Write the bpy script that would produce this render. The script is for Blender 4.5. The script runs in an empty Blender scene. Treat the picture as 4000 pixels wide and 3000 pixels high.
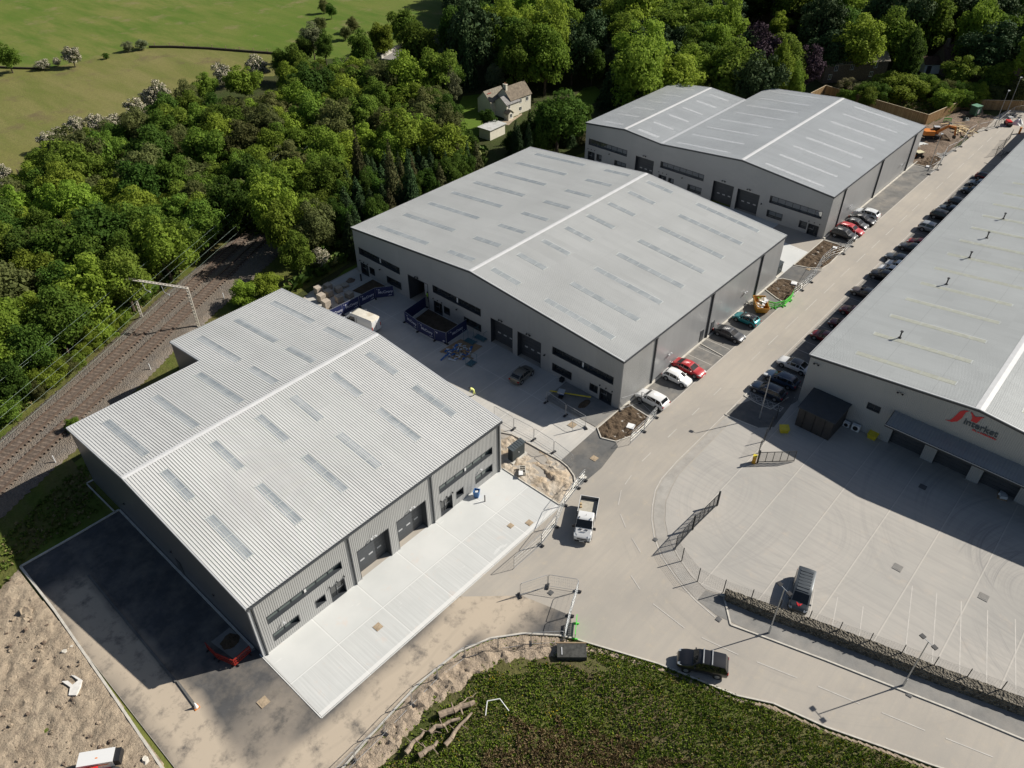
import bpy, bmesh, math, random
import numpy as np
from mathutils import Vector, Matrix
R = math.radians
random.seed(7)
rng = np.random.default_rng(7)
C = bpy.context.scene.collection
scene = bpy.context.scene

# ------------------------------------------------------------------ camera, sky, sun, exposure
cam = bpy.data.cameras.new('camera'); cam_o = bpy.data.objects.new('camera', cam); C.objects.link(cam_o)
cam_o.matrix_world = Matrix(((0.666213, 0.468930, -0.579884, 0.0000), (-0.745762, 0.418117, -0.518669, 0.0000), (-0.000760, 0.777999, 0.628265, 67.2000), (0, 0, 0, 1)))
cam.sensor_width = 36.0; cam.lens = 27.47; cam.clip_start = 1.0; cam.clip_end = 4000.0
scene.camera = cam_o
SUN_EL, SUN_AZ = R(37.5), R(120.4)          # azimuth clockwise from +Y
world = bpy.data.worlds.new('World'); scene.world = world; world.use_nodes = True
wn = world.node_tree; wn.nodes.clear()
sky = wn.nodes.new('ShaderNodeTexSky'); sky.sky_type = 'NISHITA'; sky.sun_disc = False
sky.sun_elevation = SUN_EL; sky.sun_rotation = SUN_AZ; sky.air_density = 1.0; sky.dust_density = 1.2; sky.ozone_density = 1.0
bg = wn.nodes.new('ShaderNodeBackground'); bg.inputs['Strength'].default_value = 0.05
wo = wn.nodes.new('ShaderNodeOutputWorld')
wn.links.new(sky.outputs[0], bg.inputs[0]); wn.links.new(bg.outputs[0], wo.inputs[0])
sun = bpy.data.lights.new('sun', 'SUN'); sun.energy = 5.0; sun.angle = R(0.5); sun.color = (1.0, 0.948, 0.862)
sun_o = bpy.data.objects.new('sun', sun); C.objects.link(sun_o)
sd = Vector((math.cos(SUN_EL)*math.sin(SUN_AZ), math.cos(SUN_EL)*math.cos(SUN_AZ), math.sin(SUN_EL)))
sun_o.rotation_euler = sd.to_track_quat('Z', 'Y').to_euler(); sun_o.location = (60, -60, 120)
vs = scene.view_settings; vs.view_transform = 'Standard'; vs.look = 'None'; vs.exposure = 0.30; vs.gamma = 1.0; vs.use_curve_mapping = False
scene.cycles.max_bounces = 6; scene.cycles.diffuse_bounces = 3; scene.cycles.glossy_bounces = 3; scene.cycles.transmission_bounces = 4; scene.cycles.transparent_max_bounces = 8
scene.cycles.use_adaptive_sampling = True

# ------------------------------------------------------------------ materials
MATS = {}
class NT:
    def __init__(s, name):
        m = bpy.data.materials.new(name); m.use_nodes = True; s.m = m; s.t = m.node_tree
        s.b = s.t.nodes['Principled BSDF']; s.L = s.t.links.new
    def n(s, typ, **kw):
        nd = s.t.nodes.new(typ)
        for k, v in kw.items():
            if k.startswith('i_'): nd.inputs[k[2:].replace('_', ' ')].default_value = v
            else: setattr(nd, k, v)
        return nd
    def pos(s, world=True, scale=(1, 1, 1), rot=0.0):
        src = s.n('ShaderNodeNewGeometry').outputs['Position'] if world else s.n('ShaderNodeTexCoord').outputs['Object']
        mp = s.n('ShaderNodeMapping'); mp.inputs['Scale'].default_value = scale; mp.inputs['Rotation'].default_value = (0, 0, rot)
        s.L(src, mp.inputs[0]); return mp.outputs[0]
    def noise(s, vec, scale, detail=4, rough=0.55, lo=0.35, hi=0.65, dist=0.0):
        nz = s.n('ShaderNodeTexNoise'); nz.inputs['Scale'].default_value = scale; nz.inputs['Detail'].default_value = detail
        nz.inputs['Roughness'].default_value = rough; nz.inputs['Distortion'].default_value = dist; s.L(vec, nz.inputs['Vector'])
        mr = s.n('ShaderNodeMapRange'); mr.inputs[1].default_value = lo; mr.inputs[2].default_value = hi; s.L(nz.outputs[0], mr.inputs[0])
        return mr.outputs[0]
    def mix(s, fac, a, b, mode='MIX'):
        mx = s.n('ShaderNodeMix', data_type='RGBA', blend_type=mode)
        if isinstance(fac, (int, float)): mx.inputs[0].default_value = fac
        else: s.L(fac, mx.inputs[0])
        for i, v in ((6, a), (7, b)):
            if isinstance(v, (tuple, list)): mx.inputs[i].default_value = (*v[:3], 1)
            else: s.L(v, mx.inputs[i])
        return mx.outputs[2]
    def math(s, op, a, b=0.5, c=0.0):
        md = s.n('ShaderNodeMath', operation=op)
        for i, v in enumerate((a, b, c)):
            if isinstance(v, (int, float)): md.inputs[i].default_value = v
            else: s.L(v, md.inputs[i])
        return md.outputs[0]
    def sep(s, vec):
        sp = s.n('ShaderNodeSeparateXYZ'); s.L(vec, sp.inputs[0]); return sp.outputs
    def bump(s, h, strength=0.5, dist=0.1):
        bp = s.n('ShaderNodeBump'); bp.inputs['Strength'].default_value = strength; bp.inputs['Distance'].default_value = dist
        s.L(h, bp.inputs['Height']); s.L(bp.outputs[0], s.b.inputs['Normal'])
    def done(s, col=None, rough=0.8, metal=0.0, spec=0.5, coat=0.0):
        if col is not None:
            if isinstance(col, (tuple, list)): s.b.inputs['Base Color'].default_value = (*col[:3], 1)
            else: s.L(col, s.b.inputs['Base Color'])
        if isinstance(rough, (int, float)): s.b.inputs['Roughness'].default_value = rough
        else: s.L(rough, s.b.inputs['Roughness'])
        s.b.inputs['Metallic'].default_value = metal; s.b.inputs['Specular IOR Level'].default_value = spec; s.b.inputs['Coat Weight'].default_value = coat
        return s.m
def M(name, col, rough=0.7, metal=0.0, spec=0.5, coat=0.0, var=0.12, scale=1.5, dirt=None):
    """plain coloured material with a little large and small scale variation"""
    if name in MATS: return MATS[name]
    t = NT(name); v = t.pos(False)
    a = tuple(c*(1-var) for c in col); b = tuple(min(1, c*(1+var)) for c in col)
    c = t.mix(t.noise(v, scale, 5, 0.6), a, b)
    if dirt: c = t.mix(t.math('MULTIPLY', t.noise(v, scale*0.7, 6, 0.65, 0.5, 0.75), dirt[1]), c, dirt[0])
    MATS[name] = t.done(c, rough, metal, spec, coat); return MATS[name]

def grass_mat(name, c1, c2, c3, big=0.02, streak=0.0, bumpd=0.15, mud=None):
    t = NT(name); v = t.pos()
    sv = t.pos(scale=(1.0, 0.22, 1), rot=streak)
    a = t.mix(t.noise(v, big, 5, 0.6), c1, c2)
    a = t.mix(t.noise(sv, 0.16, 6, 0.65, 0.42, 0.66), a, c3)
    a = t.mix(t.math('MULTIPLY', t.noise(v, 1.3, 6, 0.7, 0.4, 0.65), 0.45), a, tuple(x*0.55 for x in c2))
    if mud:
        a = t.mix(t.math('MULTIPLY', t.noise(v, 0.09, 6, 0.7, 0.55, 0.68), 0.75), a, mud)
    t.bump(t.noise(v, 2.2, 6, 0.7, 0, 1), 0.8, bumpd)
    return t.done(a, 0.9, spec=0.15)
m_field = grass_mat('field_grass', (0.105, 0.160, 0.022), (0.190, 0.190, 0.055), (0.072, 0.140, 0.014), 0.016, R(55), 0.12, (0.20, 0.17, 0.08))
m_field2 = grass_mat('dry_field_grass', (0.170, 0.168, 0.045), (0.215, 0.195, 0.075), (0.130, 0.150, 0.034), 0.02, R(70), 0.12, (0.13, 0.10, 0.055))
m_verge = grass_mat('verge_grass', (0.075, 0.115, 0.018), (0.13, 0.145, 0.030), (0.15, 0.125, 0.055), 0.15, 0.3, 0.3)
m_lawn = grass_mat('lawn_grass', (0.10, 0.17, 0.02), (0.12, 0.18, 0.025), (0.09, 0.14, 0.02), 0.2, 0.3, 0.03)
m_wood = grass_mat('leaf_litter', (0.045, 0.065, 0.016), (0.065, 0.060, 0.028), (0.05, 0.075, 0.015), 0.1, 0.3, 0.3)
m_rough = grass_mat('rough_grass', (0.10, 0.12, 0.03), (0.16, 0.13, 0.05), (0.12, 0.14, 0.02), 0.3, 0.3, 0.35)

def band(t, coord, centre, half, soft):
    """1 inside |coord-centre|<half, falling to 0 over soft"""
    d = t.math('ABSOLUTE', t.math('SUBTRACT', coord, centre))
    mr = t.n('ShaderNodeMapRange'); mr.inputs[1].default_value = half+soft; mr.inputs[2].default_value = half; t.L(d, mr.inputs[0]); return mr.outputs[0]
def joints(t, coord, start, pitch, width):
    d = t.math('ABSOLUTE', t.math('SUBTRACT', t.math('MODULO', t.math('ADD', t.math('SUBTRACT', coord, start), pitch*60.5), pitch), pitch*0.5))
    return t.math('LESS_THAN', d, width)

def make_road():
    t = NT('worn_road_surface'); v = t.pos()
    c = t.mix(t.noise(v, 0.10, 5, 0.6), (0.355, 0.325, 0.283), (0.43, 0.388, 0.33))
    c = t.mix(t.math('MULTIPLY', t.noise(t.pos(scale=(0.12, 1.6, 1)), 0.8, 5, 0.65, 0.42, 0.7), 0.35), c, (0.30, 0.285, 0.262))
    c = t.mix(t.math('MULTIPLY', t.noise(v, 0.9, 7, 0.75, 0.55, 0.75), 0.45), c, (0.50, 0.42, 0.31))
    c = t.mix(t.math('MULTIPLY', t.noise(v, 14.0, 3, 0.8, 0.4, 0.75), 0.25), c, (0.24, 0.23, 0.215))
    # dark tyre arcs on the bend
    xyz = t.sep(t.pos(scale=(1, 1, 1)))
    dx = t.math('SUBTRACT', xyz[0], 66.0); dy = t.math('SUBTRACT', xyz[1], 14.0)
    rr = t.math('SQRT', t.math('ADD', t.math('MULTIPLY', dx, dx), t.math('MULTIPLY', dy, dy)))
    cv = t.n('ShaderNodeCombineXYZ'); t.L(rr, cv.inputs[0])
    rings = t.noise(cv.outputs[0], 1.1, 5, 0.7, 0.5, 0.72)
    zone = t.math('MULTIPLY', rings, t.math('MULTIPLY', t.math('LESS_THAN', rr, 24.0), t.noise(v, 0.12, 3, 0.5, 0.45, 0.6)))
    c = t.mix(t.math('MULTIPLY', zone, 0.45), c, (0.23, 0.22, 0.205))
    t.bump(t.noise(v, 30.0, 3, 0.7, 0, 1), 0.25, 0.02)
    return t.done(c, 0.85, spec=0.3)
m_road = make_road()

def make_yard():
    t = NT('service_yard_concrete'); v = t.pos(); xyz = t.sep(v)
    c = t.mix(t.noise(v, 0.07, 5, 0.6), (0.365, 0.35, 0.322), (0.44, 0.412, 0.372))
    c = t.mix(t.math('MULTIPLY', t.noise(t.pos(scale=(2.2, 0.10, 1)), 1.0, 5, 0.7, 0.45, 0.62), 0.40), c, (0.32, 0.305, 0.285))
    c = t.mix(t.math('MULTIPLY', t.noise(v, 0.55, 7, 0.75, 0.56, 0.74), 0.4), c, (0.52, 0.43, 0.34))
    arcs = None
    for (cx, cy, rad, wd, k) in ((80, -8, 17, 3.4, 0.45), (76, -9, 9.5, 2.2, 0.6), (72, -16, 13, 3.0, 0.6), (64, 17, 9, 2.4, 0.28), (62, 31, 12.5, 2.6, 0.25), (72, -9, 5.5, 1.2, 0.55)):
        dx = t.math('SUBTRACT', xyz[0], cx); dy = t.math('SUBTRACT', xyz[1], cy)
        rr = t.math('SQRT', t.math('ADD', t.math('MULTIPLY', dx, dx), t.math('MULTIPLY', dy, dy)))
        cv = t.n('ShaderNodeCombineXYZ'); t.L(rr, cv.inputs[0]); cv.inputs[1].default_value = cx*3.1
        rg = t.math('MULTIPLY', t.noise(cv.outputs[0], 1.9, 4, 0.75, 0.46, 0.66), band(t, rr, rad, wd, 2.0))
        rg = t.math('MULTIPLY', t.math('MULTIPLY', rg, k), t.noise(t.pos(scale=(1, 1, 1.0+cx)), 0.11, 3, 0.5, 0.40, 0.60))
        arcs = rg if arcs is None else t.math('MAXIMUM', arcs, rg)
    c = t.mix(t.math('MULTIPLY', arcs, 0.95), c, (0.19, 0.19, 0.19))
    j = t.math('MULTIPLY', joints(t, xyz[1], 2.7, 5.32, 0.055), t.math('LESS_THAN', xyz[0], 84.0))
    c = t.mix(t.math('MULTIPLY', j, 0.40), c, (0.60, 0.56, 0.50))
    j2 = joints(t, xyz[1], 2.82, 5.32, 0.018)
    c = t.mix(t.math('MULTIPLY', j2, 0.6), c, (0.25, 0.24, 0.22))
    t.bump(t.noise(v, 25.0, 3, 0.7, 0, 1), 0.2, 0.02)
    return t.done(c, 0.85, spec=0.3)
m_yard = make_yard()

def make_apron():
    t = NT('pale_new_concrete'); v = t.pos(); xyz = t.sep(v)
    c = t.mix(t.noise(v, 0.16, 5, 0.6), (0.53, 0.54, 0.525), (0.60, 0.605, 0.585))
    br = t.noise(t.pos(scale=(5.0, 0.10, 1)), 1.0, 4, 0.7, 0.35, 0.65)
    low = t.math('LESS_THAN', xyz[1], 41.15)
    c = t.mix(t.math('MULTIPLY', t.math('MULTIPLY', br, low), 0.75), c, (0.47, 0.475, 0.46))
    c = t.mix(t.math('MULTIPLY', t.noise(v, 0.45, 7, 0.75, 0.58, 0.72), 0.5), c, (0.62, 0.50, 0.42))
    c = t.mix(t.math('MULTIPLY', t.noise(t.pos(scale=(0.5, 2.2, 1), rot=R(25)), 0.5, 4, 0.6, 0.66, 0.70), 0.35), c, (0.74, 0.74, 0.72))
    j = t.math('MAXIMUM', joints(t, xyz[0], 15.2, 5.63, 0.05), band(t, xyz[1], 41.2, 0.045, 0.01))
    jj = t.math('MAXIMUM', joints(t, xyz[0], 15.32, 5.63, 0.035), band(t, xyz[1], 41.3, 0.03, 0.01))
    c = t.mix(t.math('MULTIPLY', jj, 0.35), c, (0.38, 0.37, 0.35))
    c = t.mix(t.math('MULTIPLY', j, 0.55), c, (0.72, 0.72, 0.70))
    e = band(t, xyz[1], 36.75, 0.2, 0.05)
    c = t.mix(t.math('MULTIPLY', e, 0.6), c, (0.74, 0.73, 0.70))
    return t.done(c, 0.75, spec=0.3)
m_apron = make_apron()

def make_grey_conc():
    t = NT('grey_yard_concrete'); v = t.pos(); xyz = t.sep(v)
    c = t.mix(t.noise(v, 0.16, 5, 0.6), (0.42, 0.41, 0.385), (0.54, 0.515, 0.47))
    c = t.mix(t.math('MULTIPLY', t.noise(v, 0.6, 7, 0.75, 0.55, 0.72), 0.35), c, (0.50, 0.40, 0.30))
    c = t.mix(t.math('MULTIPLY', t.noise(t.pos(scale=(0.15, 2.5, 1)), 0.7, 4, 0.7, 0.45, 0.7), 0.3), c, (0.36, 0.355, 0.34))
    j = t.math('MAXIMUM', joints(t, xyz[1], 46.2, 5.65, 0.05), band(t, xyz[0], 61.9, 0.05, 0.01))
    c = t.mix(t.math('MULTIPLY', j, 0.6), c, (0.66, 0.64, 0.60))
    return t.done(c, 0.8, spec=0.3)
m_conc = make_grey_conc()

def make_asphalt(name, dark, dust, amount, bands=(), noise_amt=1.0):
    t = NT(name); v = t.pos(); xyz = t.sep(v)
    c = t.mix(t.noise(v, 0.5, 6, 0.7), dark, tuple(x*1.35 for x in dark))
    c = t.mix(t.math('MULTIPLY', t.noise(v, 9.0, 4, 0.8, 0.45, 0.75), 0.25), c, tuple(x*0.6 for x in dark))
    n = t.math('MULTIPLY', t.noise(v, 0.35, 7, 0.68, 0.44, 0.64), amount)
    c = t.mix(n, c, dust)
    wob = t.math('MULTIPLY', t.math('SUBTRACT', t.noise(v, 0.14, 3, 0.5, 0.2, 0.8), 0.5), 1.6)
    for axis, cen, half, soft, k, lo, hi in bands:
        co = t.math('ADD', xyz[axis], wob); b = band(t, co, cen, half, soft)
        if lo is not None: b = t.math('MULTIPLY', b, band(t, xyz[1-axis], (lo+hi)/2, (hi-lo)/2, 3.5))
        b = t.math('MULTIPLY', t.math('MULTIPLY', b, t.noise(v, 0.5, 6, 0.7, 0.28, 0.50)), k)
        c = t.mix(b, c, dust)
    t.bump(t.noise(v, 30.0, 3, 0.7, 0, 1), 0.3, 0.02)
    return t.done(c, 0.85, spec=0.3)
DUST = (0.47, 0.395, 0.305)
m_asph_new = make_asphalt('new_dark_asphalt', (0.100, 0.100, 0.098), (0.27, 0.24, 0.20), 0.40)
m_asph_dust = make_asphalt('dusty_access_asphalt', (0.068, 0.068, 0.069), DUST, 0.20, bands=((0, 6.7, 1.1, 1.3, 0.97, 30, 66), (1, 34.5, 0.55, 0.8, 0.97, 12, 60), (1, 33.0, 0.5, 0.7, 0.95, 0, 60), (1, 35.6, 0.2, 0.7, 0.6, 14, 60), (0, 5.0, 0.4, 1.2, 0.6, 36, 66), (1, 31.0, 1.5, 3.0, 0.9, -10, 12), (0, 9.5, 2.0, 2.0, 0.9, 28, 35), (1, 39.5, 1.0, 2.5, 0.35, 8, 14), (0, 46.0, 14, 3.0, 0.98, 31, 37)))
m_path = make_asphalt('grey_footway_asphalt', (0.185, 0.18, 0.17), (0.34, 0.31, 0.27), 0.35)
m_foot = make_asphalt('pale_footway', (0.30, 0.285, 0.26), (0.40, 0.365, 0.32), 0.5)
m_bay = make_asphalt('parking_bay_asphalt', (0.13, 0.128, 0.122), (0.30, 0.27, 0.23), 0.55)

def make_dirt(name, c1, c2, c3, sc=0.35, b=0.35, stones=0.35):
    t = NT(name); v = t.pos()
    c = t.mix(t.noise(v, sc, 7, 0.7), c1, c2)
    c = t.mix(t.noise(v, sc*4, 6, 0.75, 0.5, 0.7), c, c3)
    vo = t.n('ShaderNodeTexVoronoi'); vo.inputs['Scale'].default_value = 3.0; t.L(v, vo.inputs['Vector'])
    c = t.mix(t.math('MULTIPLY', t.math('LESS_THAN', vo.outputs['Distance'], 0.16), stones), c, tuple(min(1, x*1.7) for x in c1))
    h = t.math('ADD', t.noise(v, 1.2, 8, 0.72, 0, 1), t.math('MULTIPLY', t.noise(v, 5.0, 5, 0.7, 0, 1), 0.35))
    t.bump(h, 1.0, b); return t.done(c, 0.95, spec=0.1)
m_dirt = make_dirt('pale_site_dirt', (0.44, 0.36, 0.265), (0.37, 0.295, 0.215), (0.24, 0.195, 0.15))
m_mud = make_dirt('dark_topsoil', (0.095, 0.068, 0.045), (0.15, 0.11, 0.075), (0.05, 0.036, 0.025), 0.9, 0.25, 0.15)
m_clay = make_dirt('excavated_clay', (0.19, 0.15, 0.115), (0.24, 0.18, 0.135), (0.11, 0.08, 0.06), 0.5, 0.3, 0.25)
m_sand = make_dirt('sandy_trench_fill', (0.46, 0.36, 0.25), (0.52, 0.47, 0.40), (0.30, 0.24, 0.17), 0.45, 0.18, 0.3)
m_bank = make_dirt('clay_bank', (0.46, 0.37, 0.28), (0.38, 0.305, 0.225), (0.24, 0.19, 0.14), 1.4, 0.35, 0.3)

def make_ballast():
    t = NT('railway_ballast'); v = t.pos()
    vo = t.n('ShaderNodeTexVoronoi'); vo.inputs['Scale'].default_value = 6.0; t.L(v, vo.inputs['Vector'])
    c = t.mix(vo.outputs['Color'], (0.115, 0.10, 0.085), (0.225, 0.20, 0.172))
    c = t.mix(t.noise(v, 0.5, 6, 0.7, 0.4, 0.65), c, (0.20, 0.165, 0.13))
    t.bump(vo.outputs['Distance'], 1.0, 0.12); return t.done(c, 0.95, spec=0.1)
m_ballast = make_ballast()
def make_stones():
    t = NT('gabion_stone'); v = t.pos()
    vo = t.n('ShaderNodeTexVoronoi'); vo.inputs['Scale'].default_value = 5.0; t.L(v, vo.inputs['Vector'])
    c = t.mix(vo.outputs['Color'], (0.08, 0.072, 0.058), (0.25, 0.225, 0.18)); t.bump(vo.outputs['Distance'], 1.0, 0.3)
    return t.done(c, 0.9, spec=0.2)
m_stones = make_stones()

def metal_sheet(name, col, rough, metal=0.0, var=0.05, seams=None, spec=0.5):
    t = NT(name); v = t.pos()
    wnz = t.n('ShaderNodeTexWhiteNoise', noise_dimensions='2D'); fl = t.n('ShaderNodeVectorMath', operation='FLOOR'); t.L(t.pos(scale=(1.0, 1/7.6, 1)), fl.inputs[0]); t.L(fl.outputs[0], wnz.inputs['Vector'])
    c = t.mix(t.noise(v, 0.10, 4, 0.6), tuple(x*(1-var) for x in col), tuple(x*(1+var) for x in col))
    c = t.mix(t.math('MULTIPLY', t.noise(t.pos(scale=(1.5, 0.15, 0.15)), 1.2, 5, 0.7, 0.45, 0.75), 0.12), c, tuple(x*0.72 for x in col))
    c = t.mix(t.math('MULTIPLY', wnz.outputs['Value'], 0.13), c, tuple(x*0.55 for x in col))
    c = t.mix(t.math('MULTIPLY', t.noise(t.pos(scale=(3.0, 0.12, 0.5)), 0.9, 6, 0.75, 0.55, 0.8), 0.22), c, tuple(x*0.5 for x in col))
    if seams:
        xyz = t.sep(v); c = t.mix(t.math('MULTIPLY', joints(t, xyz[seams[0]], seams[1], seams[2], 0.03), seams[3]), c, tuple(x*0.5 for x in col))
    return t.done(c, rough, metal, spec)
m_roofA = metal_sheet('pale_ribbed_roof_sheet', (0.63, 0.63, 0.61), 0.45, seams=(1, 49.0, 7.6, 0.12))
m_roofB = metal_sheet('grey_ribbed_roof_sheet', (0.54, 0.545, 0.53), 0.42, seams=(1, 49.0, 8.2, 0.18))
m_roofC = metal_sheet('blue_grey_ribbed_roof_sheet', (0.46, 0.475, 0.48), 0.40, seams=(1, 47.0, 5.5, 0.25))
m_roofD = metal_sheet('weathered_ribbed_roof_sheet', (0.50, 0.515, 0.505), 0.45, seams=(1, 4.0, 6.4, 0.35))
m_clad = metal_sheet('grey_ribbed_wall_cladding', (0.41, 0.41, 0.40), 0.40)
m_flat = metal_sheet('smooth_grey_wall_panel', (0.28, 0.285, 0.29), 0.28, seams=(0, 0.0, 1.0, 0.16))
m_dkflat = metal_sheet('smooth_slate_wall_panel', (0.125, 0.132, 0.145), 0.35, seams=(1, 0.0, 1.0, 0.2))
m_trim = M('anthracite_trim', (0.045, 0.050, 0.056), 0.4, var=0.06)
m_ltrim = M('light_grey_flashing', (0.46, 0.47, 0.48), 0.4, var=0.04)
m_ridge = M('pale_ridge_flashing', (0.62, 0.62, 0.615), 0.4, var=0.05)
m_door = M('anthracite_door_panel', (0.062, 0.068, 0.076), 0.45, var=0.06)
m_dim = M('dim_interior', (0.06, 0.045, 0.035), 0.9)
m_white = M('white_paint', (0.78, 0.78, 0.77), 0.4, var=0.05)
def make_skylight(nm='rooflight_polycarbonate', k=1.0, a=(0.25, 0.28, 0.295), b_=(0.36, 0.385, 0.395)):
    t = NT(nm); v = t.pos(); xyz = t.sep(v)
    c = t.mix(t.noise(v, 0.6, 5, 0.6), a, b_)
    c = t.mix(t.math('MULTIPLY', joints(t, xyz[0], 0.0, 0.333, 0.035), 0.3), c, (0.42, 0.45, 0.46))
    c = t.mix(t.math('MULTIPLY', joints(t, xyz[1], 0.4, 0.9, 0.03), 0.22), c, (0.45, 0.48, 0.5))
    return t.done(c, 0.2, spec=0.6)
m_sky = make_skylight(); m_skyB = make_skylight('faint_rooflight_polycarbonate', a=(0.31, 0.335, 0.34), b_=(0.42, 0.44, 0.44))
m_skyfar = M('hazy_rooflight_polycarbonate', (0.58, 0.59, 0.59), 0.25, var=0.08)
m_skyD = M('yellowed_rooflight', (0.47, 0.475, 0.40), 0.4, var=0.08)
m_skybar = M('rooflight_bar', (0.46, 0.48, 0.465), 0.5)
def make_glass(name, col, ior=1.8):
    t = NT(name); t.b.inputs['IOR'].default_value = ior
    return t.done(col, 0.03, spec=0.6)
m_glass = make_glass('tinted_window_glass', (0.030, 0.033, 0.034), 1.9)
m_glassA = make_glass('grey_green_window_glass', (0.16, 0.19, 0.18), 1.6)
m_carglass = make_glass('car_glass', (0.012, 0.014, 0.016), 1.5)
m_black = M('black_plastic', (0.018, 0.018, 0.020), 0.5)
m_tyre = M('tyre_rubber', (0.022, 0.022, 0.023), 0.85)
m_rim = M('alloy_rim', (0.36, 0.37, 0.38), 0.35, metal=0.6)
m_lamp_w = M('headlamp_lens', (0.65, 0.67, 0.68), 0.1)
m_lamp_r = M('tail_lamp_lens', (0.35, 0.01, 0.01), 0.15)
m_steel = M('galvanised_steel', (0.42, 0.43, 0.44), 0.42, metal=0.55)
m_dksteel = M('black_fence_steel', (0.022, 0.024, 0.026), 0.5)
m_kerb = M('concrete_kerb', (0.52, 0.49, 0.43), 0.85, var=0.14, scale=2.5)
m_line = M('worn_white_road_paint', (0.47, 0.445, 0.405), 0.7, var=0.1)
m_bark = M('tree_bark', (0.085, 0.065, 0.045), 0.95, var=0.3)
m_deadwood = M('bleached_dead_wood', (0.29, 0.225, 0.165), 0.95, var=0.35, scale=3)
m_timber = M('new_timber_boards', (0.42, 0.30, 0.155), 0.8, var=0.2, scale=4)
m_stoneroof = M('stone_slate_roof', (0.145, 0.130, 0.110), 0.9, var=0.35, scale=1.5)
m_brown = M('brown_tile_roof', (0.165, 0.115, 0.085), 0.9, var=0.3, scale=1.5)
m_render = M('cream_render', (0.68, 0.64, 0.53), 0.9, var=0.06)
m_stonewall = M('dark_stone_wall', (0.150, 0.118, 0.090), 0.9, var=0.35, scale=3)

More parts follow.
